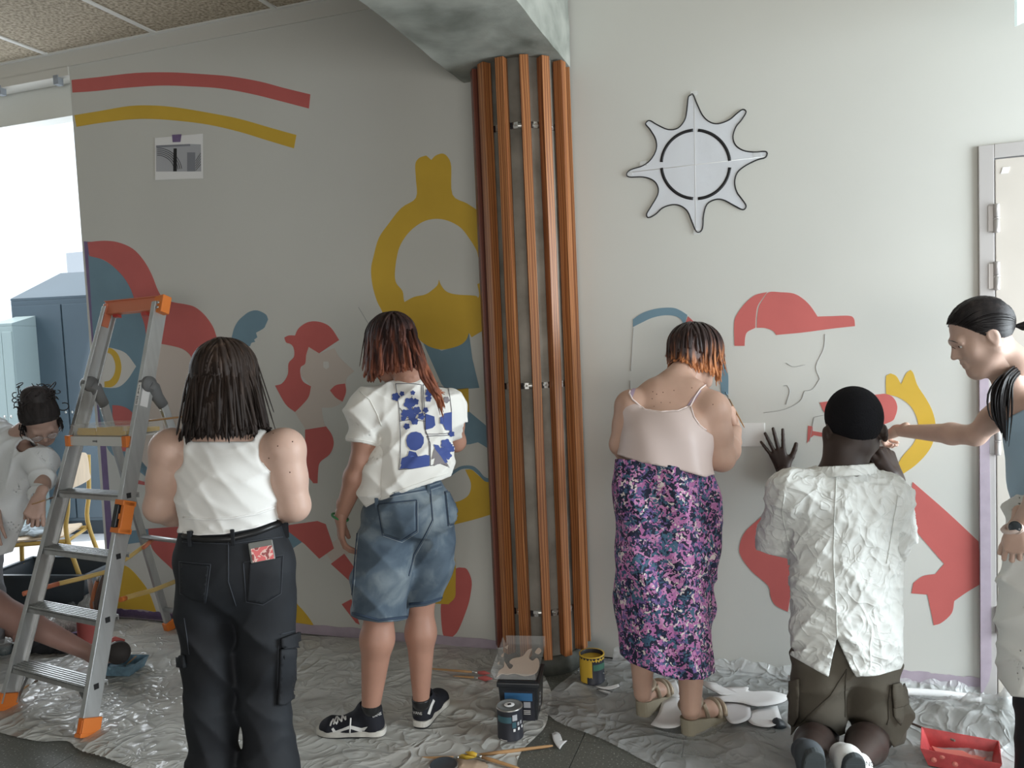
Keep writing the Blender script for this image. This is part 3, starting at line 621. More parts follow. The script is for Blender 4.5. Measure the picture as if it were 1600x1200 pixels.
def hand(wr_, fd, back, side, curls=(.3, .3, .3, .35), thumb=.5, sc=1., spread=.12, h=.0028, tc=.2):
    B = S(h); fd = unit(fd); back = unit(back-(back@fd)*fd); lat = side*np.cross(fd, back); w0 = A(*wr_)
    kn = [w0+fd*a*sc+lat*b*sc for a, b in ((.088, .030), (.092, .010), (.087, -.010), (.078, -.028))]
    B.cap(w0-fd*.05*sc, w0+fd*.01*sc, .026*sc, .025*sc, k=.02, sq=(back, .75))
    for i, kp in enumerate(kn): B.cap(w0+lat*(.014, .005, -.005, -.013)[i]*sc, kp, .0155*sc, .0105*sc, k=.016)
    L = ((.042, .026, .022), (.047, .029, .023), (.043, .028, .023), (.034, .021, .020)); sp = (1., .25, -.45, -1.2)
    for i, kp in enumerate(kn):
        a = 0; p = kp; d0 = unit(fd+lat*spread*sp[i]); r = (.0092, .0095, .009, .0082)[i]*sc
        for j in range(3):
            a += curls[i]*(.9, 1.2, .8)[j]; d = math.cos(a)*d0-math.sin(a)*back; q = p+d*L[i][j]*sc; B.cap(p, q, r, r*.90, k=.003); p = q; r *= .90
    d = unit(lat*thumb+fd*.75-back*tc); p = w0+fd*.018*sc+lat*.018*sc; q = p+d*.046*sc; B.cap(p, q, .0165*sc, .0125*sc, k=.02)
    d2 = unit(d+fd*.35-back*tc*.6); q2 = q+d2*.034*sc; B.cap(q, q2, .0118*sc, .0108*sc, k=.004); q3 = q2+unit(d2+fd*.2-back*tc*.4)*.026*sc; B.cap(q2, q3, .0106*sc, .009*sc, k=.004)
    return B
def torso(B, neck, shL, shR, pel, w=1., waist=.115, hips=.15, chest=.135, dep=.78, bell=1.):
    neck, shL, shR, pel = map(lambda v: A(*v), (neck, shL, shR, pel)); lat = unit(shR-shL); mid = (shL+shR)/2; upv = unit(mid-pel); dp = unit(np.cross(lat, upv)); lat2 = np.cross(upv, dp)
    L = np.linalg.norm(mid-pel); R = np.stack([lat2, dp, upv], 1)
    B.ell(pel+upv*.02, (hips*w, hips*w*dep*.86, .12), R, k=.06, t='hip')
    B.cap(pel+upv*.05, pel+upv*L*.5, waist*w*dep*bell, waist*w*dep*bell, k=.06, sq=(lat2, 1/dep*1.05), t='waist')
    B.ell(pel+upv*L*.68, (chest*w, chest*w*dep, L*.30), R, k=.06, t='chest')
    B.ell(pel+upv*L*.86, (chest*w*1.08, chest*w*dep*.82, L*.16), R, k=.05, t='chest')
    for s_ in (shL, shR): B.cap(neck-upv*.055, s_-upv*.005, .052, .050, k=.05, t='chest'); 
    return R
def arm(B, sh, el, wr_, r=(.050, .043, .038, .025), t='arm'):
    sh, el, wr_ = A(*sh), A(*el), A(*wr_)
    B.ell(sh, (r[0]*1.12,)*3, k=.03, t='sho'); B.cap(sh, sh+(el-sh)*.5, r[0], r[0]*.93, k=.03, t=t); B.cap(sh+(el-sh)*.5, el, r[0]*.93, r[1]*.92, k=.03, t=t)
    B.cap(el, el+(wr_-el)*.28, r[1]*.92, r[1], k=.02, t=t+'f'); B.cap(el+(wr_-el)*.28, wr_, r[1], r[3], k=.02, t=t+'f')
def leg(B, hp, kn, an, r=(.088, .060, .056, .036), t='leg', toe=None):
    hp, kn, an = A(*hp), A(*kn), A(*an); B.cap(hp, kn, r[0], r[1], k=.05, t=t)
    back = unit(A(CC[0]-kn[0], CC[1]-kn[1], 0)); B.cap(kn, kn+(an-kn)*.33+back*.012, r[1]*.93, r[2], k=.03, t=t+'c'); B.cap(kn+(an-kn)*.33+back*.012, an, r[2], r[3], k=.03, t=t+'c')
    if toe is not None: d = unit(A(*toe)); B.cap(an-Z3*.035-d*.012, an-Z3*.045+d*.09, .032, .03, k=.03, t='foot'); B.cap(an-Z3*.045+d*.09, an-Z3*.058+d*.17, .03, .018, k=.03, sq=(np.cross(Z3, d), 1.5), t='foot')
def hair_locks(head, colf, n, L, r0, m, par, name='hair', back=-.2, dirbias=None, noise=.18, step=.014, grav=1., rad=(.084, .104, .094), up0=-.4, seed=1, exclude_face=True, flare=0., part=None, sub=4, lenf=None, lift=.004):
    g = np.random.default_rng(seed); R = head.R; k = head.k; c = head.p(0, -.012, .035); rad = A(*rad)*k; pts = []
    while len(pts) < n:
        v = unit(g.normal(size=3))
        if v[2] < up0 or (exclude_face and v[1] > .25 and v[2] < .55) or v[1] > .8: continue
        pts.append(v)
    Vd = np.array(pts); P = c+(Vd*rad*g.uniform(.93, 1.03, (n, 1)))@R.T; flow = Vd.copy(); flow[:, 1] -= .25; flow[:, 2] -= .2
    partv = np.zeros((n, 3)); partv[:, 0] = np.sign(Vd[:, 0]+g.normal(size=n)*.1)*.9*np.clip(Vd[:, 1]+.35, 0, 1); dl = partv+A(0, back, 0); d = dl@R.T
    Ls = L*g.uniform(.76, 1.08, n)-np.maximum(0, (Vd[:, 2]-0))*.0
    if lenf is not None: Ls = Ls*lenf(Vd)
    nz = g.normal(size=(n, 3))*noise; steps = int(L*1.1/step)+1; path = [P.copy()]; G_ = A(0, 0, -1.)*grav
    if dirbias is not None: G_ = G_+A(*dirbias)
    tot = np.zeros(n)
    ph = g.uniform(0, 6.28, n)
    for i in range(steps):
        f = min(1, .25+i*.12); tang = G_*f+nz*.35+d*.35*max(0, 1-i*.1); rel = (P-c)@R; nrm = rel/rad**2; nrm = nrm/(np.linalg.norm(nrm, axis=1)[:, None]+1e-9); nrm = nrm@R.T
        inside = (((rel/rad)**2).sum(1) < 1.25)[:, None]; tt = tang-np.where(inside, (tang*nrm).sum(1)[:, None]*nrm, 0); tt = tt/(np.linalg.norm(tt, axis=1)[:, None]+1e-9)
        if flare: tt = tt+nrm*flare*np.clip((i*step-L*.6)/L, 0, 1)
        P = P+tt*np.minimum(step, np.maximum(Ls-tot, .0008))[:, None]; tot += step
        q = colf(P); gq = np.stack([colf(P+A(*e))-q for e in ((.003, 0, 0), (0, .003, 0), (0, 0, .003))], 1); gq /= (np.linalg.norm(gq, axis=1)[:, None]+1e-9)
        P = P+gq*np.maximum(lift+.003-q, 0)[:, None]; path.append(P.copy())
    W = np.array(path); mb = MB(); ns = W.shape[0]
    V = np.zeros((n, ns, sub, 3)); a = np.tile(A(.3, .2, .9), (n, 1))
    for i in range(ns):
        dd = W[min(i+1, ns-1)]-W[max(i-1, 0)]; dd /= np.linalg.norm(dd, axis=1)[:, None]+1e-9; rel = (W[i]-c); b = np.cross(dd, rel); b /= np.linalg.norm(b, axis=1)[:, None]+1e-9; e = np.cross(b, dd)
        t = i/(ns-1); rr = r0*(min(1, .45+t*3)*(1-.88*max(0, (t-.45)/.55)**1.5))*g.uniform(.85, 1.15, n)
        for j in range(sub):
            th = 2*math.pi*j/sub; V[:, i, j] = W[i]+(math.cos(th+.785)*b*1.9+math.sin(th+.785)*e*.6)*rr[:, None]
    idx = np.arange(n*ns*sub).reshape(n, ns, sub); a0 = idx[:, :-1]; a1 = idx[:, 1:]; Q = np.stack([a0, np.roll(a0, -1, 2), np.roll(a1, -1, 2), a1], -1).reshape(-1, 4)
    me = fastmesh(name, V.reshape(-1, 3), Q); return link(name, me, m, par, True), me
def hair_mat(name, stops, zlo, zhi, rough=.58):
    m = bpy.data.materials.new(name); m.use_nodes = True; N, L = nt(m); b = N['Principled BSDF']; b.inputs['Roughness'].default_value = rough; b.inputs['Specular IOR Level'].default_value = .2
    tc = N.new('ShaderNodeTexCoord'); sp = N.new('ShaderNodeSeparateXYZ'); L.new(tc.outputs['Object'], sp.inputs[0])
    mr = N.new('ShaderNodeMapRange'); mr.inputs[1].default_value = zlo; mr.inputs[2].default_value = zhi; L.new(sp.outputs[2], mr.inputs[0])
    mp = N.new('ShaderNodeMapping'); mp.inputs['Scale'].default_value = (1, 1, .06); L.new(tc.outputs['Object'], mp.inputs[0])
    n = N.new('ShaderNodeTexNoise'); n.inputs['Scale'].default_value = 55; n.inputs['Detail'].default_value = 2; L.new(mp.outputs[0], n.inputs['Vector'])
    mm = N.new('ShaderNodeMath'); mm.operation = 'MULTIPLY_ADD'; mm.inputs[1].default_value = 1.3; mm.inputs[2].default_value = -.65; L.new(n.outputs[0], mm.inputs[0])
    ad = N.new('ShaderNodeMath'); ad.operation = 'ADD'; L.new(mr.outputs[0], ad.inputs[0]); L.new(mm.outputs[0], ad.inputs[1])
    r = N.new('ShaderNodeValToRGB'); e = r.color_ramp.elements
    while len(e) < len(stops): e.new(.5)
    for i, (p, c) in enumerate(stops): e[i].position = p; e[i].color = (*c, 1)
    L.new(ad.outputs[0], r.inputs[0]); L.new(r.outputs[0], b.inputs['Base Color']); return m
def hmass(head, rad=(.081, .101, .090), extra=None):
    B = S(); B.ell(head.p(0, -.012, .035), A(*rad)*head.k, head.R, k=.02)
    if extra: extra(B)
    return B
def scalp(head, m, par, rad=(.081, .101, .090), extra=None, disp=None, name='hair', low=-.5, face=.45, h=.006):
    B = hmass(head, rad, extra); B.h = h
    cuts = [(head.p(0, .055, .055), head.R@A(0, 1., -.75))]
    if low is not None: cuts.append((head.p(0, 0, low*.1), head.R@A(0, .5, -1)))
    return B.build(name, m, par, cuts=cuts, disp=disp)
def shoe(par, heel, dirv, L, m_up, m_sole, m_dark, yaw_up=None, wdt=.098):
    d = unit(A(*dirv)); s_ = np.cross(d, Z3); h0 = A(*heel)
    def out(k, o=0.): return [h0+d*(x*L+o*dx)+s_*(y*wdt+o*dy)*1 for x, y, dx, dy in ((0, 0, -1, 0), (.02, .26, -.7, .7), (.12, .36, 0, 1), (.35, .36, 0, 1), (.55, .42, 0, 1), (.75, .50, 0, 1), (.90, .40, .6, .8), (.985, .15, 1, .3), (1, -.05, 1, 0), (.97, -.24, .8, -.6), (.85, -.42, .4, -.9), (.7, -.46, 0, -1), (.5, -.38, 0, -1), (.3, -.35, 0, -1), (.12, -.35, 0, -1), (.02, -.25, -.7, -.7))]
    def slab(z0, z1, o, nm, m):
        P = catmull(out(0, o), True, 3, 100); b = MB(); b.prism([p+Z3*z0 for p in P], Z3*(z1-z0)); return b.build(nm, m, par, bevel=.002)
    slab(0, .010, .0, 'outsole', m_dark); slab(.010, .034, .003, 'midsole', m_sole)
    B = S(.004); R = np.stack([s_, d, Z3], 1)
    B.cap(h0+d*.045+Z3*.045, h0+d*L*.5+Z3*.040, .034, .038, k=.02); B.cap(h0+d*L*.5+Z3*.04, h0+d*L*.80+Z3*.034, .041, .037, k=.02, sq=(s_, 1.12)); B.cap(h0+d*L*.8+Z3*.034, h0+d*(L-.036)+Z3*.032, .037, .026, k=.02, sq=(s_, 1.25))
    B.cap(h0+d*.045+Z3*.05, h0+d*.055+Z3*.104, .042, .047, k=.02); B.cap(h0+d*L*.42+Z3*.06, h0+d*.085+Z3*.105, .034, .030, k=.03)
    B.cap(h0+d*.055+Z3*.095, h0+d*.055+Z3*.18, .036, .042, k=.006, op='s')
    up = B.build('upper', m_up, par, cuts=[(h0+Z3*.030, A(0, 0, -1))]); return up, s_, d

WORN = []
def wear(g, name, m, par, disp=None, cutf=None, hollow=None, cuts=()):
    o = g.build(name, m, par, disp=disp, cutf=cutf, hollow=hollow, cuts=cuts); WORN.append((g, disp, cutf)); return o
def person(loc, label): WORN.clear(); return thing('person', loc, label, 'person')
def flesh(B, m, par, extra=None): return B.build('body', m, par, extra=extra, under=list(WORN))
# ------------------------------------------------------------------ people
def topx(P):
    c = (P-CC.astype(P.dtype))@RC.astype(P.dtype); z = -c[..., 2]; return 800+F*c[..., 0]/z, 600-F*c[..., 1]/z, z
def hemcut(pts, keep='above', dmax=None, dmin=None):
    xs = [p[0] for p in pts]; ys = [p[1] for p in pts]
    def f(P):
        x, y, z = topx(P); v = (y-np.interp(x, xs, ys))/F*z*(1 if keep == 'above' else -1)
        if dmax is not None: v = np.where(z < dmax, v, np.minimum(v, 0)-.02)
        if dmin is not None: v = np.where(z > dmin, v, np.minimum(v, 0)-.02)
        return v.astype(P.dtype)
    return f
def cmax(*fs): return lambda P: np.maximum.reduce([f(P) for f in fs])
def side(px, keep='left'):
    def f(P): x, y, z = topx(P); return ((x-px)/F*z*(1 if keep == 'left' else -1)).astype(P.dtype)
    return f
m_sk1 = skin('light_skin', (.50, .32, .245)); m_sk2 = skin('tanned_skin', (.40, .215, .155)); m_sk3 = skin('dark_brown_skin', (.036, .022, .018)); m_sk4 = skin('fair_skin', (.53, .36, .29)); m_sk5 = skin('soft_skin', (.42, .28, .23))
m_cotton = mat('white_cotton', (.78, .78, .76), .8, bump=.15, bscale=25, bdist=.004, sheen=.1)
m_rib = mat('white_rib', (.84, .84, .83), .8)
m_tee = mat('offwhite_jersey', (.76, .75, .71), .85, bump=.25, bscale=9, bdist=.01)
m_bdenim = ramp_mat('black_denim', 'noise', [(.3, (.006, .007, .010)), (.7, (.013, .016, .021))], .75, 9, bump=.3, detail=8, dist=.003)
m_bseam = mat('black_seam', (.035, .04, .05), .7)
m_denim = ramp_mat('washed_blue_denim', 'noise', [(.32, (.045, .068, .098)), (.5, (.085, .118, .155)), (.66, (.20, .24, .265))], .8, 7, bump=.3, detail=7, dist=.004, warp=.2)
m_dseam = mat('denim_seam', (.035, .055, .09), .8); m_dseam2 = mat('denim_stitch', (.30, .34, .37), .8)
m_leather = mat('black_leather', (.015, .015, .016), .35)
m_linen = crumpled(mat('white_linen', (.74, .76, .74), .85), 6., .011, .55, 1.0, 15.)
m_khaki = mat('taupe_cotton', (.105, .092, .072), .8, bump=.3, bscale=18, bdist=.006, var=.12, vscale=6)
m_khaki_d = mat('taupe_seam', (.06, .052, .04), .8)
m_cami = mat('pale_pink_satin', (.60, .49, .46), .42, bump=.12, bscale=12, bdist=.006, sheen=.2)
m_camit = mat('pink_piping', (.78, .66, .63), .6)
m_lilac = mat('lilac_strap', (.36, .27, .36), .7)
m_skirt = ramp_mat('floral_viscose', 'voronoi', [(0, (.010, .013, .035)), (.28, (.43, .15, .35)), (.46, (.018, .025, .07)), (.56, (.055, .13, .20)), (.66, (.54, .24, .44)), (.80, (.16, .10, .28)), (.88, (.68, .60, .58)), (.93, (.04, .09, .16))], .75, 62, interp='CONSTANT', warp=.10)
m_hairA = hair_mat('dark_curly_hair', [(0, (.02, .018, .018)), (1, (.06, .05, .05))], 1.2, 1.7)
m_mole = mat('mole', (.10, .045, .03), .6)
m_blue_print = mat('navy_print', (.045, .075, .26), .7); m_ink = mat('dark_print', (.03, .03, .06), .7); m_greyp = mat('grey_tee_print', (.2, .18, .19), .7)
def finish(nm_loc, label, B, mskin, heads=(), extra=None, objs=None):
    t = thing('person', nm_loc, label, 'person'); body = B.build('body', mskin, t, extra=extra); return t, body
def moles(T, pts, par, r=.0022):
    for x, y in pts:
        p, n = hit(T, x, y, 0)
        if p is not None: b = MB(); b.lathe(p, [(r, 0), (r*.7, r*.4), (0, r*.5)], 7, ax=n); b.build('mole', m_mole, par)

# === C: white tank top, black trousers
d = 2.42; B = S(); neck = D(352, 664, d); shL = D(268, 702, d); shR = D(444, 702, d-.02); pel = D(368, 880, d)
torso(B, neck, shL, shR, pel, waist=.142, hips=.172, chest=.142, dep=.72)
arm(B, shL, D(250, 792, d), D(318, 806, d+.24), (.054, .050, .044, .028)); arm(B, shR, D(460, 790, d-.02), D(400, 800, d+.24), (.054, .050, .044, .028))
hd = Head(D(352, 596, d+.02), (-.12, 1, -.28), (0, .28, 1)); hd.add(B, neck, .056)
for x, f in ((334, 1.), (412, 1.)): B.chain([D(x+10, 920, d), D(x, 1110, d), D(x, 1330, d)], [.08, .055, .036], t='leg')
H1 = hand(D(322, 806, d+.25), (.6, .5, .05), (-.2, -.2, 1), -1, (.6, .7, .7, .7)); H2 = hand(D(398, 800, d+.25), (-.6, .5, .05), (.2, -.2, 1), 1, (.6, .7, .7, .7))
pC = person(G(368, 1330), 'woman seen from behind in white ribbed tank top and black cargo trousers')
g = S().take(B, ('chest', 'waist', 'hip'), .007)
vdir = unit(ray(350, 700))
g.cap(D(238, 706, 2.), D(238, 706, 2.9), .082, .098, k=.012, op='s'); g.cap(D(447, 704, 2.), D(447, 704, 2.9), .070, .086, k=.012, op='s')
tank = wear(g, 'tank_top', m_cotton, pC, cutf=cmax(hemcut([(280, 833), (310, 836), (350, 834), (400, 824), (432, 812)]), hemcut([(270, 671), (283, 668), (300, 690), (395, 690), (404, 660), (425, 662)], 'below')), disp=lambda P: wr(P, 26, .004, 1, ((.1, .1, 1), (.3, .1, 1), (1, 0, .5))))
Tt = bvh([tank]); b_ = MB()
for off, pts in ((0, [(286, 832), (310, 835), (350, 833), (400, 823), (431, 812)]), (0, [(287, 808), (320, 812), (360, 810), (400, 803), (430, 793)])): wraptube(Tt, pts, .003, 'hem_seam', m_rib, pC)
def arc(cx, cy, r, a0, a1, n=14): return [(cx+r*math.cos(math.radians(a)), cy+r*math.sin(math.radians(a))) for a in np.linspace(a0, a1, n)]
for rr in (44, 48): wraptube(Tt, arc(238, 706, rr, -40, 60), .0022, 'armhole_binding', m_rib, pC); wraptube(Tt, arc(447, 704, rr-6, 225, 120), .0022, 'armhole_binding', m_rib, pC)
gtank = g
g = S(); hp = D(369, 880, d)
g.ell(D(370, 895, d), (.178, .125, .13), k=.05); g.cap(D(362, 812, d), D(362, 860, d), .106, .12, k=.05, sq=((1, 0, 0), 1.42))
g.chain([D(322, 935, d), D(329, 1040, d+.01), D(333, 1130, d+.01), D(334, 1200, d), D(334, 1330, d-.02)], [.093, .083, .077, .075, .095], k=.03)
g.chain([D(415, 930, d), D(417, 1030, d+.01), D(414, 1105, d+.01), D(422, 1200, d), D(428, 1325, d-.02)], [.092, .084, .072, .083, .105], k=.03)
trous = wear(g, 'cargo_trousers', m_bdenim, pC, cutf=hemcut([(270, 824), (320, 831), (400, 819), (445, 804)], 'below'), disp=lambda P: wr(P, 14, .006, 3, ((.5, .1, 1), (1, .2, .6), (-.6, .3, 1)))*np.clip((1.05-P[:, 2])*3, 0, 1), cuts=[(A(0, 0, .03), (0, 0, -1))])
body = flesh(B, m_sk4, pC, [H1, H2]); moles(bvh([body]), [(427, 677), (420, 716), (457, 690), (453, 738), (434, 697)], body)
Tp = bvh([trous]); cI = (220, 820, 3.1567)
def seam(pts, m=m_bseam, r=.0016, par=pC, T=Tp, cr=cI, nm='stitched_seam'): return wraptube(T, crop(pts, *cr) if cr else pts, r, nm, m, par)
belt = wraptube(Tp, [(287, 838), (320, 844), (360, 842), (400, 832), (436, 818)], .010, 'belt', m_leather, pC, lift=.001)
for pts in ([(190, 182), (345, 195), (320, 385)], [(190, 182), (195, 340), (320, 385)], [(505, 185), (700, 150), (690, 340), (600, 395), (520, 380), (505, 185)], [(432, 60), (432, 280), (470, 400)], [(205, 85), (430, 95), (700, 60)], [(688, 540), (770, 520)], [(680, 590), (672, 880), (715, 880)], [(240, 640), (215, 460)]): seam(pts)
decal(Tp, [crop([(535, 190), (690, 155), (685, 335), (600, 388), (525, 372)], *cI)], 'back_pocket', m_bdenim, pC, .003, thick=.004); decal(Tp, [crop([(198, 188), (338, 202), (318, 380), (260, 370), (200, 335)], *cI)], 'back_pocket', m_bdenim, pC, .003, thick=.004)
decal(Tp, [crop([(682, 560), (775, 525), (778, 600), (745, 610), (700, 612), (686, 600)], *cI)], 'pocket_flap', m_bdenim, pC, .012, thick=.008); decal(Tp, [crop([(684, 612), (750, 612), (748, 800), (735, 860), (700, 888), (668, 885)], *cI)], 'cargo_pocket', m_bdenim, pC, .008, thick=.014); decal(Tp, [crop([(193, 640), (225, 640), (230, 700), (195, 698)], *cI)], 'pocket_flap', m_bdenim, pC, .008, thick=.01)
for x, y in ((364, 840), (443, 830), (300, 842)):
    p, n = hit(Tp, x, y, .006)
    if p is not None: b = MB(); b.box(p, A(.006, 0, 0), n*.006, Z3*.024); b.build('belt_loop', m_bdenim, pC, bevel=.002)
for x in (334, 426):
    h_ = G(x, 1352); shoe(pC, h_-A(0, .02, 0), (0 if x < 400 else .15, 1, 0), .26, m_leather, m_white, m_black)
# phone in pocket
p, n = hit(Tp, 408, 862, .008); ph = thing('phone', p, 'phone in clear case with pink picture tucked in the black back pocket', 'phone')
lat = unit(np.cross(n, Z3)); up_ = np.cross(lat, n); P4 = lambda x, y, z: p+lat*-x+up_*y+n*z
b = MB(); b.box(p, lat*.036, up_*.030, n*.003); b.build('case', mat('grey_phone_case', (.13, .13, .12), .3), ph, bevel=.004)
b = MB(); b.box(p+n*.0036-up_*.008, lat*.031, up_*.020, n*.0005); b.build('picture', ramp_mat('pink_picture', 'noise', [(.42, (.55, .12, .12)), (.5, (.65, .45, .40)), (.58, (.25, .06, .06))], .4, 60, interp='CONSTANT'), ph)
# hair
m_hC = hair_mat('dark_brown_hair', [(0, (.014, .010, .009)), (.55, (.030, .020, .016)), (.8, (.065, .042, .032)), (1, (.10, .068, .052))], 1.25, 1.85)
def lf(base, arc_=.145): return lambda v: (base+arc_*2/math.pi*np.arcsin(np.clip(v[:, 2], -.5, 1)))/(base+arc_)
def bodyf(*Ss): return lambda P: np.minimum.reduce([s_.eval(P) for s_ in Ss])
exC = lambda q: (q.cap(hd.p(0, -.03, .01), hd.p(0, -.045, -.09), .078, .060, k=.04), q.cap(hd.p(0, -.045, -.09), D(352, 668, d-.055), .060, .035, k=.04, sq=((1, 0, 0), 1.3))); hob = scalp(hd, m_hC, pC, extra=exC, low=None); hmC = hmass(hd, extra=exC)
for i_, (nn, LL, r_, sd_) in enumerate(((1300, .357, .0040, 3), (240, .372, .0022, 8))): hair_locks(hd, bodyf(B, gtank, hmC), nn, LL, r_, m_hC, pC, 'hair_strands', seed=sd_, noise=.26, flare=.12, lenf=lf(.212), rad=(.088, .106, .095))

# === D: printed T-shirt and denim shorts
d = 3.12; B = S(); neck = D(643, 588, d); shL = D(577, 637, d-.03); shR = D(700, 632, d+.04); pel = D(640, 800, d)
torso(B, neck, shL, shR, pel, waist=.135, hips=.165, chest=.14)
arm(B, shL, D(564, 722, d-.03), D(534, 804, d+.0), (.052, .046, .042, .027)); arm(B, shR, D(712, 690, d+.16), D(690, 640, d+.40), (.050, .044, .040, .026))
hd = Head(D(611, 540, d+.03), (-.55, .80, -.30), (-.12, .22, 1)); hd.add(B, neck, .052)
leg(B, D(604, 850, d), D(594, 945, d+.0), D(580, 1100, d+.035), (.09, .060, .064, .038)); leg(B, D(668, 850, d+.03), D(657, 935, d+.10), D(658, 1092, d+.125), (.085, .056, .060, .034))
Hn = hand(D(533, 806, d), (-.08, .10, -1), (-.9, -.35, 0), 1, (.35, .4, .45, .4), .35, 1.0, tc=.3); H2 = hand(D(690, 640, d+.40), (-.2, .7, .4), (0, -.5, .8), -1, (.9, 1, 1, 1))
pD = person(G(630, 1140), 'long haired woman in printed white T-shirt and blue denim shorts')
g = S(); lt = unit(shR-shL)
g.cap(D(592, 640, d-.02), D(690, 642, d+.02), .086, .082, k=.05, t='s'); g.cap(D(643, 602, d), D(643, 622, d), .062, .085, k=.05, sq=(lt, 1.2))
g.cap(D(652, 655, d), D(651, 735, d), .104, .110, k=.05, sq=(lt, 1.38)); g.cap(D(645, 735, d), D(634, 790, d), .108, .118, k=.05, sq=(lt, 1.42))
g.cap(D(590, 640, d-.03), D(573, 648, d-.04), .062, .066, k=.04); g.cap(D(573, 648, d-.04), D(564, 705, d-.03), .065, .066, k=.02)
g.cap(D(695, 645, d+.03), D(709, 668, d+.10), .060, .055, k=.04)
g.cap(D(574, 636, d-.04), D(698, 640, d+.04), .082, .080, k=.04)
def tee_w(P): return wr(P, 15, .009, 5, ((.5, .1, .8), (1, .2, .5), (-.4, .3, 1)))+.012*np.sin(P[:, 2]*18+P[:, 0]*6)*np.clip((1.15-P[:, 2])*3, 0, 1)
tee = wear(g, 't_shirt', m_tee, pD, hollow=.012, disp=tee_w, cutf=cmax(hemcut([(535, 689), (565, 692), (592, 699), (593.5, 700), (594, 785), (600, 783), (640, 766), (690, 750), (705, 744), (720, 700), (725, 660)]), hemcut([(615, 594), (632, 586), (643, 583), (656, 586), (670, 592)], 'below')))
tee2 = S(); tee2.cap(D(596, 720, d-.02), D(588, 765, d-.02), .070, .078, k=.02); tee2.cap(D(612, 730, d), D(608, 780, d), .085, .095, k=.04)
tk = wear(tee2, 't_shirt_drape', m_tee, pD, hollow=.010, disp=tee_w, cutf=hemcut([(550, 800), (566, 797), (600, 783), (640, 767), (700, 745)]))
Ts = bvh([tee, tk]); cT = (560, 580, 6.667)
bp = []
def fl(cx, cy, r, n=5, rot=0.): return [(cx+(r*(.68+.32*abs(math.cos(n*t/2))))*math.cos(t+rot), cy+(r*(.68+.32*abs(math.cos(n*t/2))))*math.sin(t+rot)) for t in np.linspace(0, 2*math.pi, 26)[:-1]]
fls = [(390, 272, 46, 0), (455, 240, 28, .5), (565, 228, 26, 1), (530, 335, 62, .3), (595, 320, 36, .8), (530, 185, 14, 0), (490, 440, 48, .4), (545, 425, 45, 1), (610, 410, 45, .2), (585, 520, 40, .9), (655, 470, 36, .1), (700, 405, 30, .3), (440, 350, 16, 0), (505, 575, 36, .5), (965, 650, 34, .6), (905, 755, 55, .1), (950, 800, 52, .7), (890, 830, 46, .2), (925, 880, 44, 0), (740, 230, 46, .3), (730, 290, 34, 1), (560, 470, 50, .9), (470, 490, 30, 0)]
decal(Ts, [crop(fl(x, y, r, 5, a), *cT) for x, y, r, a in fls], 'printed_blossoms', m_blue_print, tee, .003, 5)
decal(Ts, [crop(q, *cT) for q in ([(695, 440), (790, 470), (800, 560), (770, 590), (700, 610)], [(890, 440), (970, 425), (968, 618), (905, 615), (880, 560)], [(850, 480), (885, 460), (880, 555), (850, 540)],
      [(497, 720), (510, 670), (550, 635), (600, 628), (650, 645), (680, 690), (680, 750), (655, 800), (600, 830), (545, 820), (510, 780)],
      [(530, 830), (600, 850), (620, 890), (700, 870), (740, 880), (738, 985), (640, 1005), (520, 1015), (430, 1020), (470, 930), (510, 900)],
      [(455, 905), (520, 880), (470, 980), (440, 970)], [(780, 760), (830, 770), (880, 850), (930, 950), (900, 960), (850, 880), (800, 820)])], 'printed_scenery', m_blue_print, tee, .0035, 5)
for q in (fl(915, 300, 34, 5, .2), [(790, 800), (850, 850), (940, 990), (840, 960), (780, 990), (800, 900), (760, 920)]): decal(Ts, [crop(q, *cT)], 'printed_scenery', m_greyp, tee, .0032, 5)
for q in ([(388, 135), (520, 128), (655, 140), (668, 400), (690, 600), (735, 700), (738, 985)], [(388, 135), (425, 400), (440, 700), (435, 900), (420, 1028)], [(420, 1028), (560, 1015), (735, 985)], [(672, 140), (720, 150), (900, 150), (940, 180), (968, 400), (970, 625)], [(672, 140), (690, 400), (700, 650)], [(700, 655), (830, 655), (970, 640)], [(712, 676), (860, 672), (985, 660)], [(712, 676), (748, 750), (748, 985)], [(748, 985), (850, 960), (945, 1000)], [(430, 520), (560, 500), (690, 520)], [(430, 380), (500, 480), (600, 500), (690, 440)], [(560, 260), (545, 330), (580, 420)]):
    wraptube(Ts, crop(q, *cT), .0011, 'printed_line', m_ink, tee, lift=.002, k=4)
for q in ([(541, 684), (565, 687), (592, 693)], [(566, 792), (600, 777), (640, 760), (700, 739)], [(562, 612), (578, 625), (590, 648), (596, 665)]): wraptube(Ts, q, .0016, 'stitched_seam', m_tee, tee)
# shorts
g = S(); dd = .0
g.ell(D(641, 805, d), (.188, .135, .10), k=.05); g.cap(D(640, 770, d), D(640, 790, d), .105, .12, k=.05, sq=(lt, 1.42))
g.chain([D(603, 850, d-.01), D(596, 905, d-.02), D(592, 965, d-.02)], [.112, .113, .112], k=.03); g.chain([D(672, 845, d+.06), D(670, 890, d+.08), D(661, 945, d+.08)], [.104, .092, .074], k=.03)
sh = wear(g, 'denim_shorts', m_denim, pD, hollow=.014, disp=lambda P: wr(P, 13, .008, 2, ((.6, .2, 1), (1, .1, .4), (-.5, .2, 1))), cutf=cmax(hemcut([(545, 961), (560, 968), (592, 973), (622, 971), (638.5, 967), (639, 950), (665, 947), (692, 938)]), hemcut([(550, 790), (600, 772), (650, 755), (720, 735)], 'below')))
body = flesh(B, m_sk2, pD, [Hn, H2])
Th = bvh([sh]); cJ2 = (480, 700, 2.4)
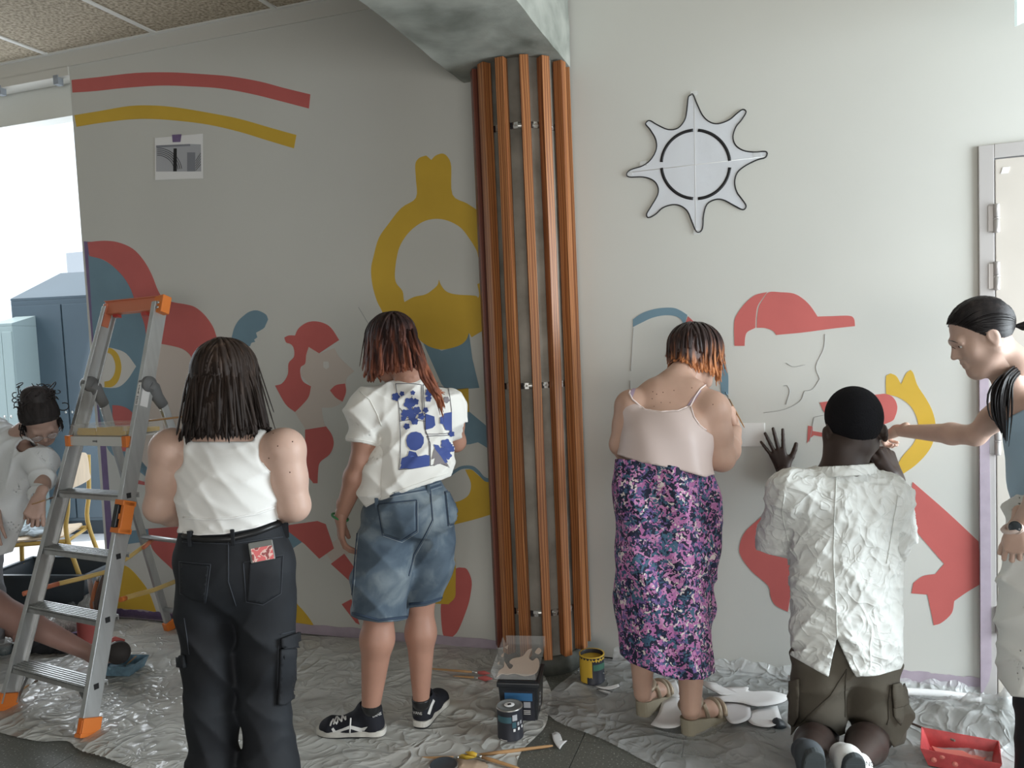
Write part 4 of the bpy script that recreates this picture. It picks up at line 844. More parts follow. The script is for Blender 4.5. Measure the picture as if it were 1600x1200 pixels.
for q in ([(262, 210), (410, 195), (410, 310), (350, 348), (282, 325), (262, 210)], [(515, 165), (565, 150)], [(515, 165), (528, 290), (570, 280)], [(460, 150), (470, 270), (445, 320), (400, 400), (380, 480)], [(215, 205), (330, 175), (450, 155), (540, 125)], [(210, 190), (330, 158), (450, 138), (530, 112)], [(195, 240), (180, 400), (165, 590)]):
    wraptube(Th, crop(q, *cJ2), .0022, 'stitched_seam', m_dseam, sh); wraptube(Th, crop([(x+5, y+6) for x, y in q], *cJ2), .0009, 'stitch_line', m_dseam2, sh)
decal(Th, [crop([(266, 214), (406, 200), (406, 306), (350, 342), (286, 320)], *cJ2)], 'back_pocket', m_denim, sh, .003, thick=.004); decal(Th, [crop([(518, 168), (565, 155), (568, 275), (530, 285)], *cJ2)], 'back_pocket', m_denim, sh, .003, thick=.004)
for q in ([(547, 957), (592, 969), (636, 964)], [(640, 944), (665, 942), (690, 934)]): wraptube(Th, q, .0055, 'frayed_hem', m_dseam, sh, lift=.0)
for x, y in ((668, 764), (590, 788)):
    p, n = hit(Th, x, y, .005)
    if p is not None: b = MB(); b.box(p, A(.006, 0, 0), n*.004, Z3*.022); b.build('belt_loop', m_denim, sh, bevel=.002)
p, n = hit(Th, 706, 757, .004)
if p is not None:
    wlt = thing('wallet', p, 'small black card wallet sticking out of the denim back pocket', 'wallet'); lat = unit(np.cross(n, Z3)); b = MB(); b.box(p, lat*.019, unit(Z3+lat*.25)*.028, n*.006); b.build('wallet_body', m_leather, wlt, bevel=.002)
    b = MB(); b.box(p+n*.0068, lat*.012, unit(Z3+lat*.25)*.016, n*.0004); b.build('patch', mat('dark_patch', (.05, .05, .055), .5), wlt)
# bracelet
b = MB(); c_ = D(535, 798, d); ax_ = unit(D(564, 722, d-.03)-D(534, 804, d)); x_ = unit(np.cross(ax_, A(0, 1, 0))); y_ = np.cross(ax_, x_)
b.tube([c_-ax_*(.028)+(.0335*math.cos(t)*x_+.029*math.sin(t)*y_) for t in np.linspace(0, 6.28, 22)], .0045, 6); b.build('green_wristband', mat('green_cord', (.04, .20, .07), .6), pD)
# shoes
L_ = .285; hl = G(602, 1149); up1, s1, d1 = shoe(pD, hl, unit(G(490, 1147)-hl), L_, m_leather if False else mat('black_suede', (.012, .013, .020), .8, bump=.2), mat('offwhite_rubber', (.62, .60, .55), .6, var=.15, vscale=30), m_black)
hr = G(655, 1140); up2, s2, d2 = shoe(pD, hr, unit(G(697, 1088)-hr), .275, bpy.data.materials['black_suede'], bpy.data.materials['offwhite_rubber'], m_black)
for o, ff in ((up1, D(580, 1100, d+.035)), (up2, D(658, 1092, d+.125))):
    b = S(.004); b.cap(ff-Z3*.01, ff+Z3*.012, .0385, .0395, k=.01); b.build('black_sock', m_leather, pD, cuts=[(ff+Z3*.004, Z3)])
Tf = bvh([up1, up2]); cF = (480, 1060, 7.2727)
decal(Tf, [crop([(275, 575), (298, 558), (325, 592), (400, 570), (490, 532), (560, 548), (620, 560), (690, 545), (640, 608), (560, 592), (490, 570), (420, 590), (335, 622), (295, 610)], *cF)], 'side_stripe', m_white, pD, .003, 3)
decal(Tf, [crop([(1362, 400), (1400, 290), (1425, 235), (1445, 255), (1420, 310), (1390, 410)], *cF)], 'side_stripe', m_white, pD, .003, 3)
for q in ([(262, 540), (275, 500), (300, 465)], [(300, 525), (310, 490), (335, 440)], [(345, 505), (350, 460), (375, 410)], [(395, 490), (400, 430), (425, 370)], [(440, 470), (440, 400), (450, 330)], [(300, 480), (340, 520)], [(340, 440), (395, 490)], [(380, 400), (440, 470)], [(430, 350), (490, 410)]): wraptube(Tf, crop(q, *cF), .0034, 'lace', m_white, pD, lift=.002)
b = MB(); b.tube([D(*crop([(495, 450)], *cF)[0], d-.11), D(*crop([(488, 540)], *cF)[0], d-.115), D(*crop([(484, 635)], *cF)[0], d-.11)], .003, 6); b.build('lace', m_white, pD)
def text(s_, p, n, upv, size, m, par, nm='lettering', ext=.0004):
    c = bpy.data.curves.new(nm, 'FONT'); c.body = s_; c.size = size; c.extrude = ext; c.align_x = 'CENTER'; c.align_y = 'CENTER'; o = bpy.data.objects.new(nm, c); COL.objects.link(o)
    n = unit(n); r = unit(np.cross(upv, n)); u = np.cross(n, r); o.matrix_world = Matrix([[r[i], u[i], n[i], p[i]] for i in range(3)]+[[0, 0, 0, 1]])
    dg = bpy.context.evaluated_depsgraph_get(); me = bpy.data.meshes.new_from_object(o.evaluated_get(dg)); me.transform(o.matrix_world); bpy.data.objects.remove(o)
    return link(nm, me, m, par)
for (x, y, tx) in ((653, 1114, up2), (588, 1117, up1)):
    p, n = hit(Tf, x, y, .0035)
    if p is not None: text('VANS', p, unit(n*A(1, 1, .15)), Z3, .017, m_white, pD)
decal(Tf, [crop([(1135, 350), (1320, 340), (1310, 400), (1280, 430), (1135, 425)], *cF)], 'heel_tab', m_leather, pD, .002, 3)
m_hD = hair_mat('brown_copper_hair', [(0, (.30, .105, .055)), (.28, (.16, .055, .034)), (.55, (.045, .020, .017)), (.8, (.018, .011, .011)), (1, (.05, .030, .024))], 1.38, 1.78)
exD = lambda q: (q.cap(hd.p(0, -.03, .01), hd.p(0, -.04, -.08), .078, .058, k=.04),); hob = scalp(hd, m_hD, pD, extra=exD, low=None); hmD = hmass(hd, extra=exD)
gd = S(); gd.p = [p for p in B.p]; gT = S(); gT.cap(D(592, 640, d-.02), D(690, 642, d+.02), .094, .090, k=.05); gT.cap(D(652, 655, d), D(651, 735, d), .113, .118, k=.05, sq=(lt, 1.38))
hair_locks(hd, bodyf(gd, gT, hmD), 950, .30, .0042, m_hD, pD, 'hair_strands', seed=4, noise=.22, lenf=lf(.16), rad=(.088, .106, .095))
hair_locks(hd, bodyf(gd, gT, hmD), 350, .29, .0035, m_hD, pD, 'hair_strands', seed=5, noise=.26, rad=(.090, .108, .095), dirbias=(-.1, .0, 0), lenf=lf(.15))
# long lock down the right of the back
mbk = MB(); g_ = np.random.default_rng(5)
for i in range(60):
    o1, o2 = g_.normal(size=2)*6, g_.normal(size=2)*3; q = [(640+o1[0]*.6, 520+o1[1]*.5), (655+o1[0]*.6, 560), (665+o1[0], 590), (678+o1[0]*.8, 612), (688+o1[0]*.7, 628+o2[1]*4)]
    pts = []
    for (x, y), de in zip(q, (.10, .12, .135, .135, .125)): pts.append(D(x, y, d-de-abs(g_.normal())*.008))
    mbk.tube(pts, [.005, .006, .0065, .005, .001], 6)
mbk.build('hair_strands', m_hD, pD)

# === E: camisole and floral skirt
d = 3.12; B = S(); neck = D(1053, 596, d+.10); shL = D(986, 634, d+.06); shR = D(1112, 640, d); pel = D(1038, 775, d-.02)
torso(B, neck, shL, shR, pel, waist=.145, hips=.19, chest=.160, dep=.78)
B.cap(D(1030, 622, d+.08), D(1075, 622, d+.06), .085, .085, k=.06, t='upper')
arm(B, shL, D(971, 694, d+.06), D(1000, 722, d+.28), (.054, .050, .044, .028)); arm(B, shR, D(1127, 715, d), D(1149, 672, d+.30), (.063, .058, .050, .028))
hd = Head(D(1088, 554, d+.20), (.84, .52, -.42), (.15, .28, 1)); hd.add(B, neck, .055)
leg(B, D(1005, 850, d+.05), D(1003, 950, d+.06), D(1004, 1083, d+.08), (.09, .06, .058, .036)); leg(B, D(1078, 850, d-.03), D(1080, 960, d-.04), D(1079, 1106, d-.05), (.09, .06, .058, .040))
fL0, fL1 = G(1000, 1121), G(1042, 1088); fR0, fR1 = G(1068, 1149), G(1136, 1118); dL = unit(fL1-fL0); dR = unit(fR1-fR0)
for f0, dv in ((fL0, dL), (fR0, dR)):
    B.cap(f0+dv*.045+Z3*.135, f0+dv*.04+Z3*.085, .034, .033, k=.02); B.cap(f0+dv*.045+Z3*.085, f0+dv*.15+Z3*.062, .031, .030, k=.02); B.cap(f0+dv*.15+Z3*.062, f0+dv*.225+Z3*.040, .030, .018, k=.02, sq=(np.cross(Z3, dv), 1.45))
H1 = hand(D(1149, 672, d+.31), (-.02, .35, .95), (.75, -.5, -.1), -1, (1.0, 1.15, 1.2, 1.2), .3, 1.05); H2 = hand(D(1000, 722, d+.28), (.7, .4, -.1), (-.2, -.1, 1), -1, (.5, .5, .5, .5))
hdE = S(.003); hd.add(hdE, hd.p(0, -.03, -.12), .052)
pE = person(G(1040, 1120), 'short haired woman in pale pink camisole and long floral skirt')
g = S().take(B, ('chest', 'waist', 'hip', 'upper'), .009); g.cap(D(1036, 695, d), D(1033, 735, d-.01), .122, .140, k=.05, sq=((1, 0, 0), 1.35))
cam_ = wear(g, 'camisole', m_cami, pE, disp=lambda P: .004*np.sin(P[:, 0]*38+P[:, 2]*14+1)*np.clip((1.42-P[:, 2])*4, 0, 1), cutf=cmax(hemcut([(955, 706), (975, 714), (1000, 722), (1060, 734), (1102, 746), (1112, 742)]), hemcut([(940, 650), (968, 640), (976, 622), (983, 614), (988, 624), (1007, 640), (1033, 644), (1060, 642), (1079, 634), (1084, 650), (1092, 664), (1103, 673), (1130, 690)], 'below')))
g = S(); lt = unit(A(1, .12, 0))
g.chain([D(1034, 706, d-.01), D(1039, 780, d-.01), D(1039, 860, d-.01), D(1039, 950, d-.01), D(1043, 1050, d-.02)], [.125, .148, .155, .150, .146], k=.03, sq=(lt, 1.36))
sk = wear(g, 'long_skirt', m_skirt, pE, hollow=.010, disp=lambda P: wr(P, 9, .009, 4, ((1, .2, .12), (1, -.3, .05), (.7, .3, .2)))+.010*np.sin(P[:, 0]*34+P[:, 2]*3), cutf=cmax(hemcut([(945, 1005), (958, 1013), (985, 1036), (1030, 1054), (1062, 1063), (1100, 1062), (1122, 1048)]), hemcut([(950, 716), (1000, 719), (1060, 729), (1115, 742)], 'below')))
body = flesh(B, m_sk1, pE, [H1, H2, hdE]); TE = bvh([body])
Tc = bvh([cam_, body])
for q in ([(983, 614), (988, 624), (1007, 640), (1033, 644), (1060, 642), (1079, 634)], [(983, 616), (986, 606), (994, 595), (1005, 586)], [(1078, 636), (1086, 620), (1094, 608), (1102, 602)], [(1079, 636), (1084, 652), (1092, 664), (1103, 672)]): wraptube(Tc, q, .0032, 'strap', m_camit, cam_, lift=.002)
for q in ([(1072, 636), (1080, 634), (1096, 611), (1091, 610)], [(984, 618), (988, 622), (996, 602), (1003, 590), (998, 591), (990, 600)]): decal(Tc, [q], 'lilac_strap', m_lilac, cam_, .0025, 4)
moles(TE, [(1036, 613), (1020, 612), (1019, 623), (1033, 629), (1022, 635), (1053, 610), (1081, 606), (1114, 632), (1047, 629), (1026, 616)], body)
b = MB()
# sandals
m_wedge = mat('woven_jute_wedge', (.30, .27, .20), .8, bump=.5, bscale=90, bdist=.003, stretch=(1, 1, 6)); m_strap = mat('gold_leather', (.38, .31, .23), .4, .25)
for f0, dv in ((fL0, dL), (fR0, dR)):
    s_ = np.cross(dv, Z3); oo = [(0, 0), (.015, .030), (.06, .036), (.12, .034), (.18, .043), (.225, .038), (.248, .012), (.245, -.018), (.21, -.043), (.16, -.044), (.1, -.034), (.04, -.034), (.01, -.022)]
    P = catmull([f0+dv*x+s_*y for x, y in oo], True, 3, 100); b = MB(); n = len(P)
    tz = lambda p: np.interp((p-f0)@dv, [0, .05, .10, .17, .25], [.070, .064, .050, .034, .030])
    V = [p+Z3*.0 for p in P]+[p+Z3*tz(p)*.97+dv*(-.004 if (p-f0)@dv < .03 else 0) for p in P]; cb = len(V); V += [sum(P)/n, sum(P)/n+Z3*tz(sum(P)/n)]
    Fs = [(i, (i+1) % n, (i+1) % n+n, i+n) for i in range(n)]+[(i+n, (i+1) % n+n, cb+1) for i in range(n)]+[((i+1) % n, i, cb) for i in range(n)]
    b.add(V, Fs); b.build('wedge_sole', m_wedge, pE)
    b = MB(); b.prism([p+Z3*-.0 for p in P], Z3*.008); b.build('outsole', mat('cream_rubber', (.55, .52, .45), .7), pE)
    ak = f0+dv*.045; b = MB(); b.tube([ak+Z3*(.118+.012*math.cos(t))+(math.cos(t)*dv*.042+math.sin(t)*s_*.038) for t in np.linspace(0, 6.28, 26)], .012, 6, sq=.3 if False else .9); b.build('ankle_strap', m_strap, pE)
    for sg in (-1, 1):
        b = MB(); b.tube([ak+dv*.035+Z3*.118+s_*sg*.034, ak+dv*.05+Z3*.085+s_*sg*.036, ak+dv*.06+Z3*.055+s_*sg*.036], [.009, .008, .009], 6); b.build('side_strap', m_strap, pE)
    for x0, hh in ((.165, .092), (.195, .080)):
        b = MB(); b.tube([f0+dv*(x0+.012*math.sin(t))+s_*(.044*math.cos(t))+Z3*(.036+(hh-.036)*math.sin(t)) for t in np.linspace(0, math.pi, 14)], .0105, 6); b.build('toe_strap', m_strap, pE)
b = MB(); ak = fR0+dR*.043; s_ = np.cross(dR, Z3); b.tube([ak+Z3*(.158+.004*math.cos(t))+(math.cos(t)*dR*.043+math.sin(t)*s_*.041) for t in np.linspace(0, 6.28, 40)], .0018, 5); b.build('anklet', mat('copper_chain', (.55, .25, .12), .3, .8), pE)
m_hE = hair_mat('brown_orange_bob', [(0, (.62, .26, .10)), (.30, (.48, .19, .08)), (.50, (.10, .045, .032)), (.7, (.030, .019, .018)), (1, (.040, .028, .026))], 1.36, 1.64, .35)
exE = lambda q: (q.cap(hd.p(0, -.03, .01), hd.p(0, -.035, -.05), .080, .066, k=.04),); hob = scalp(hd, m_hE, pE, extra=exE, low=None); hmE = hmass(hd, extra=exE)
gE = S(); gE.p = B.p
hair_locks(hd, bodyf(gE, hmE), 1100, .265, .0042, m_hE, pE, 'hair_strands', seed=6, noise=.18, rad=(.100, .112, .098), flare=.5, lenf=lf(.125))
hair_locks(hd, bodyf(gE, hmE), 160, .28, .0028, m_hE, pE, 'hair_strands', seed=9, noise=.28, rad=(.102, .114, .099), flare=.9, lenf=lf(.14))
m_wire = mat('silver_wire', (.6, .6, .62), .25, .9); m_lens = mat('clear_lens', (.9, .95, 1), .02, alpha=.18, spec=.8)
def glasses(h, par):
    t = empty('glasses_anchor', h.c) if False else par
    b = MB(); 
    for x in (-1, 1):
        b.tube([h.p(x*.034+.023*math.cos(a), .107-.004*abs(math.cos(a)), -.004+.021*math.sin(a)) for a in np.linspace(0, 6.3, 22)], .0013, 5)
        b.tube([h.p(x*.057, .103, .002), h.p(x*.074, .085, .004), h.p(x*.081, .0, .004), h.p(x*.080, -.012, -.01)], .0013, 5)
    b.tube([h.p(-.011, .108, .0), h.p(0, .112, .003), h.p(.011, .108, .0)], .0013, 5); o = b.build('glasses', m_wire, par)
    for x in (-1, 1):
        b = MB(); b.lathe(h.p(x*.034, .106, -.004), [(0, .001), (.022, 0)], 18, ax=h.R[:, 1]); b.build('lens', m_lens, o)
glasses(hd, pE); hd.eyes(pE); hd.brows(pE, m_hE)
b = MB(); b.tube([hd.p(.080, -.002, -.046)+hd.R@A(0, .008*math.sin(t), -.008+.008*math.cos(t)) for t in np.linspace(0, 6.3, 14)], .0012, 5); b.build('earring', m_wire, pE)
b = MB(); c_ = D(1145, 648, d+.35); b.tube([c_+A(.011*math.cos(t), .011*math.sin(t), .003*math.sin(t)) for t in np.linspace(0, 6.3, 14)], .0015, 5); b.build('ring', m_wire, pE)
m_wood = mat('varnished_brush_handle', (.45, .26, .12), .4); m_brist = mat('brush_bristle', (.12, .08, .06), .8)
def brush(name_label, p, q, r=.0035, tipc=None, group=None, ferr=.03, bl=.03, bw=1.6):
    p, q = A(*p), A(*q); dv = unit(p-q); t = thing('paintbrush', q, name_label, 'brush', group)   # bristle tip at p
    b = MB(); L_ = np.linalg.norm(p-q); b.tube([q, q+dv*.02, q+dv*L_*.5, p-dv*(ferr+bl)], [r*.5, r*.9, r*1.25, r], 8); b.build('handle', m_wood, t)
    b = MB(); b.tube([p-dv*(ferr+bl), p-dv*bl], [r*1.05, r*1.3], 8); b.build('ferrule', m_zinc, t)
    b = MB(); b.tube([p-dv*bl, p-dv*bl*.5, p], [r*1.3, r*bw, r*.4], 8); b.build('bristles', tipc or m_brist, t); return t
brush('thin paintbrush in the hand of the woman in the floral skirt', WR(1133, 612, .004), D(1163, 668, 3.36), .003, m_blu)
# === F: kneeling man in crumpled linen shirt
d = 2.85; B = S(); neck = D(1324, 716, d); shL = D(1232, 772, d+.02); shR = D(1390, 780, d+.02); pel = D(1323, 985, d)
torso(B, neck, shL, shR, pel, waist=.125, hips=.155, chest=.145)
B.chain([D(1317, 700, d), D(1316, 735, d)], [.064, .074], k=.04, t='neck')
pwL = WR(1224, 734, .030); arm(B, shL, D(1210, 850, d+.22), pwL, (.048, .043, .038, .026)); arm(B, shR, D(1404, 850, d+.16), D(1398, 750, d+.29), (.048, .043, .038, .026))
hd = Head(D(1333, 668, d+.02), (.08, 1, -.12), (.0, .16, 1), 1.15); hd.add(B, neck, .050)
for x in (-1, 1): B.ell(hd.p(x*.090, -.012, -.022), (.011, .022, .034), hd.R, k=.01, t='ear')
knL, knR = D(1280, 1150, 2.93), D(1366, 1152, 2.93); knL[2] = .075; knR[2] = .075; anL = D(1263, 1186, 2.50); anR = D(1336, 1190, 2.50)
for k_, a_, hx in ((knL, anL, 1288), (knR, anR, 1358)):
    B.cap(D(hx, 1010, d), k_, .09, .062, k=.05, t='thigh'); B.cap(k_, k_+(a_-k_)*.45, .062, .064, k=.03, t='calf'); B.cap(k_+(a_-k_)*.45, a_, .064, .040, k=.03, t='calf')
fu = unit(A(-.35, -.05, 1)); H1 = hand(pwL, unit(UR*-.30+Z3*.95), NR, 1, (.06, .05, .06, .10), .95, .98, .30, tc=.05)
H2 = hand(D(1400, 750, d+.28), (-.16, .35, .85), (.55, -.75, .25), -1, (1.1, 1.25, 1.35, 1.4), .35, 1.38)
pF = person(G(1320, 1200), 'kneeling man in crumpled white linen shirt and taupe cargo shorts')
g = S(); lt = unit(shR-shL)
g.cap(D(1243, 768, d), D(1382, 776, d), .088, .088, k=.06); g.cap(D(1318, 738, d), D(1318, 760, d), .075, .09, k=.05, sq=(lt, 1.3))
g.chain([D(1318, 800, d), D(1322, 900, d), D(1325, 985, d-.01), D(1327, 1060, d-.02)], [.122, .125, .128, .130], k=.05, sq=(lt, 1.52))
g.cap(D(1232, 775, d+.02), D(1214, 850, d+.16), .078, .082, k=.04); g.cap(D(1392, 785, d+.02), D(1402, 850, d+.15), .074, .072, k=.04)
def lin(P): return wr(P, 17, .006, 3, ((.8, .2, .6), (.9, .1, -.5), (.2, .6, 1)))+wr(P, 34, .0035, 9, ((.7, .3, .7), (.9, .1, -.7), (-.2, .6, 1)))
shc = cmax(hemcut([(1185, 860), (1200, 866), (1231, 873), (1232, 1022), (1245, 1030), (1280, 1050), (1295, 1058), (1300, 1030), (1308, 998), (1318, 1020), (1332, 1050), (1338, 1058), (1370, 1056), (1408, 1045), (1412, 1035), (1413, 882), (1428, 850)]), hemcut([(1240, 700), (1280, 730), (1300, 736), (1340, 738), (1362, 732), (1380, 700)], 'below'))
g.h = .005
shirt = wear(g, 'linen_shirt', m_linen, pF, hollow=.012, disp=lin, cutf=shc)
Tl = bvh([shirt])
g2 = S(.004); cc = D(1318, 733, d); axn = unit(A(-.02, .15, 1)); g2.cap(cc-axn*.03, cc+axn*.022, .098, .088, k=.01, sq=(lt, 1.22)); 
g2.build('collar', m_linen, pF, hollow=.008, cuts=[(cc+axn*.016, axn), (cc-axn*.022, -axn)], disp=lambda P: wr(P, 30, .003, 2))
for q, nm in (([(1307, 742), (1304, 800), (1302, 870), (1306, 940), (1308, 995)], 'centre_seam'), ([(1226, 772), (1222, 800), (1228, 830), (1236, 860)], 'sleeve_seam'), ([(1403, 775), (1396, 810), (1390, 850), (1385, 880)], 'sleeve_seam')): wraptube(Tl, q, .0018, nm, m_linen, shirt, lift=.002)
g = S()
g.ell(D(1323, 1010, d), (.175, .125, .12), k=.05)
knl2, knr2 = knL+A(-.01, -.02, .02), knR+A(.01, -.02, .02)
g.chain([D(1284, 1035, d), D(1277, 1100, d+.03), knl2], [.105, .098, .095], k=.03); g.chain([D(1358, 1035, d), D(1364, 1100, d+.03), knr2], [.105, .102, .098], k=.03)
g.cap(D(1398, 1085, d), D(1400, 1120, d), .045, .045, k=.03)
sho = wear(g, 'cargo_shorts', m_khaki, pF, hollow=.013, disp=lambda P: wr(P, 12, .010, 6, ((.7, .2, 1), (.8, .3, -.6), (.1, .4, 1))), cutf=hemcut([(1236, 1150), (1246, 1136), (1270, 1130), (1295, 1136), (1312, 1150), (1322, 1146), (1335, 1134), (1360, 1136), (1385, 1150), (1396, 1168), (1412, 1162)]))
Tk = bvh([sho]); cL = (1240, 1040, 7.5)
for q in ([(620, 40), (600, 300), (600, 600)], [(75, 210), (10, 700)], [(1130, 230), (1105, 430), (1115, 620), (1090, 690)], [(1135, 260), (1250, 240)], [(620, 50), (430, 350), (60, 690)]): wraptube(Tk, crop(q, *cL), .002, 'stitched_seam', m_khaki_d, sho)
decal(Tk, [crop([(1135, 210), (1245, 190), (1290, 300), (1310, 450), (1150, 480), (1140, 380)], *cL)], 'pocket_flap', m_khaki, sho, .012, thick=.006); decal(Tk, [crop([(1150, 480), (1265, 470), (1262, 600), (1230, 680), (1160, 590)], *cL)], 'cargo_pocket', m_khaki, sho, .008, thick=.008); decal(Tk, [[(1238, 1065), (1251, 1060), (1250, 1120), (1243, 1135), (1237, 1130)]], 'cargo_pocket', m_khaki, sho, .010, thick=.010)
b = MB(); P = D(1416, 1102, d-.03); b.tube([P+Z3*.02, P-Z3*.012], [.002, .005], 6); b.build('drawcord_end', m_black, sho)
bodyFo = flesh(B, m_sk3, pF, [H1, H2])
for nm in (): pass
m_nail = mat('fingernail', (.25, .15, .13), .35)
m_afro = mat('short_black_hair', (.010, .010, .012), .95, spec=.12, bump=1., bscale=240, bdist=.004)
scalp(hd, m_afro, pF, rad=(.0845, .104, .096), low=-.85, disp=lambda P: .0012*np.sin(P[:, 0]*700)*np.sin(P[:, 1]*650)*np.sin(P[:, 2]*720), h=.004)
m_soleg = mat('grey_rubber_sole', (.055, .065, .07), .75, bump=.4, bscale=80); m_sneak = mat('white_sneaker', (.72, .72, .70), .5)
def upright_shoe(ank, lat, ln, ms, mu, w=.098):   # toes on the floor, sole facing back
    toe = A(ank[0], ank[1]+.02, .012); heel = ank+A(0, -.035, .045); ax = unit(heel-toe); L_ = np.linalg.norm(heel-toe)+.03; nb = unit(np.cross(ax, lat)); nb = nb if nb[1] < 0 else -nb
    oo = [(0, -.2), (.02, -.38), (.12, -.46), (.3, -.48), (.55, -.36), (.8, -.36), (.94, -.28), (1, 0), (.94, .28), (.8, .36), (.55, .38), (.3, .48), (.12, .42), (.02, .25)]
    P = catmull([toe+ax*x*L_+lat*y*w+nb*.03 for x, y in oo], True, 3, 100); b = MB(); b.prism(P, nb*.022); b.build('outsole', ms, pF, bevel=.005)
    for i in range(7):
        b = MB(); b.box(toe+ax*L_*(.15+i*.12)+nb*.0525, lat*w*.30, nb*.0015, ax*.006); b.build('tread_bar', ms, pF)
    q = S(.005); q.cap(toe+ax*.035+nb*.02, heel-ax*.02+nb*.012, .040, .038, k=.02); q.cap(heel-ax*.03-nb*.01, ank-nb*.02, .040, .040, k=.03); q.build('upper', mu, pF)
lr = unit(A(1, -.05, 0)); upright_shoe(anL+A(0, .02, 0), lr, .27, m_soleg, mat('dark_grey_mesh', (.06, .07, .08), .8)); upright_shoe(anR+A(-.025, .02, -.005), lr, .27, m_soleg, m_sneak)
b = MB(); sc_ = D(1348, 1197, 2.47); b.lathe(sc_, [(0, .012), (.030, .010), (.038, 0), (.038, -.02)], 20, ax=(-vdir*.9+Z3*.3)); b.build('white_heel_pad', m_sneak, pF)
text('OUND', D(1352, 1193, 2.45), unit(-ray(1350, 1190)), Z3, .018, m_black, pF)
brush('thin paintbrush held in the right hand of the kneeling man', WR(1365, 703, .004), D(1402, 722, d+.36), .003, m_red)

# === G: dark haired woman reaching in from the right
d = 2.65; B = S(); neck = D(1583, 612, d+.0); shL = D(1580, 628, d+.14); shR = D(1668, 640, d-.18); pel = D(1655, 900, d)
torso(B, neck, shL, shR, pel, waist=.115, hips=.15, chest=.125)
hdc = D(1534, 524, d); hd = Head(hdc, (-.90, .18, -.42), (-.25, .1, 1)); hd.add(B, neck, .050)
hdG = S(.003); hd.add(hdG, hd.p(0, -.05, -.13), .050)
wG = WR(1402, 673, .10)
arm(B, shL, D(1524, 680, d+.26), wG, (.044, .040, .034, .023)); arm(B, shR, D(1640, 760, d-.2), D(1592, 822, d-.10), (.044, .040, .036, .025))
leg(B, pel+A(-.08, .05, 0), D(1625, 1090, d), D(1630, 1300, d)); leg(B, pel+A(.08, -.05, 0), D(1700, 1090, d-.1), D(1700, 1320, d-.1))
H1 = hand(wG, WR(1378, 684, .03)-wG, (-.1, -.7, .7), 1, (.9, 1., 1.1, 1.1), .4, .9); H2 = hand(D(1592, 822, d-.10), (-.08, .05, -1), (-.6, -.8, 0), 1, (.5, .6, .7, .7), .3, .92)
pG = person(G(1650, 1330), 'dark haired woman in blue top leaning in from the right edge')
g = S().take(B, ('chest', 'waist', 'hip'), .008); m_btop = mat('light_blue_cotton', (.36, .50, .62), .75, bump=.2, bscale=20, bdist=.004)
g.cap(shL+A(-.05, 0, .0), shL+A(-.02, 0, .10), .085, .085, k=.01, op='s')
top = wear(g, 'blue_top', m_btop, pG, cutf=hemcut([(1540, 640), (1566, 662), (1580, 650), (1600, 640), (1700, 640)], 'below'))
g = S(); g.chain([D(1650, 770, d), D(1648, 860, d), D(1642, 960, d), D(1632, 1060, d)], [.125, .130, .135, .125], k=.05, sq=((1, 0, 0), 1.2))
m_wshirt = mat('white_shirt_cloth', (.70, .70, .68), .8, bump=.4, bscale=12, bdist=.01)
ws = wear(g, 'tied_white_shirt', m_wshirt, pG, hollow=.010, disp=lambda P: wr(P, 14, .012, 2), cutf=cmax(hemcut([(1560, 1060), (1580, 1088), (1600, 1090), (1700, 1080)]), hemcut([(1560, 790), (1600, 765), (1700, 760)], 'below')))
g = S(); g.ell(pel, (.16, .12, .12), k=.05)
for hx, q, e_ in ((-.07, D(1622, 1090, d), D(1618, 1330, d)), (.08, D(1700, 1090, d-.1), D(1700, 1330, d-.1))): g.chain([pel+A(hx, 0, -.03), q, e_], [.095, .07, .06], k=.03)
wear(g, 'dark_trousers', m_bdenim, pG, disp=lambda P: wr(P, 14, .005, 3))
bodyG = flesh(B, m_sk4, pG, [H1, H2, hdG]); hd.eyes(pG)
m_hG = hair_mat('near_black_hair', [(0, (.012, .011, .012)), (.7, (.020, .017, .017)), (1, (.045, .036, .034))], 1.3, 1.8, .35); bvG = bvh([bodyG]); wraptube(bvG, [(1482, 532), (1489, 533), (1497, 536)], .0014, 'eyebrow', m_hG, pG, step=2, radii=[.0008, .0018, .0007]); wraptube(bvG, [(1486, 541), (1493, 545)], .001, 'eyelash', m_hG, pG, step=2)
scalp(hd, m_hG, pG, rad=(.080, .100, .090), low=None)
mbk = MB(); g_ = np.random.default_rng(3); tie = hd.p(0, -.135, -.035)
n_ = 0; c0_ = A(0, -.012, .035); rad_ = A(.0825, .1025, .0925); vt = unit((hd.R.T@(tie-hd.c)/hd.k-c0_)/rad_)
while n_ < 620:
    v0 = unit(g_.normal(size=3)); pp = c0_+v0*rad_; e_ = (pp-A(0, .055, .055))@unit(A(0, 1, -.75))
    if e_ > .002 or e_ < -.035 or pp[2] < -.045: continue
    n_ += 1; pts = []; om = math.acos(np.clip(v0@vt, -1, 1))
    for t in np.linspace(0, 1, 10):
        v = (math.sin((1-t)*om)*v0+math.sin(t*om)*vt)/math.sin(om); v = unit(v+A(0, 0, (.10+1.1*max(0, om-1.9))*math.sin(t*3.14))); pts.append(hd.p(*(c0_+v*rad_*(1+.010*g_.uniform(0, 1)))))
    pts.append(tie+g_.normal(size=3)*.006); mbk.tube(pts, [.0015]+[.0030]*9+[.002], 4, cap=False, sq=.6)
mbk.build('hair_strands', m_hG, pG, fix=False)
mbk = MB()
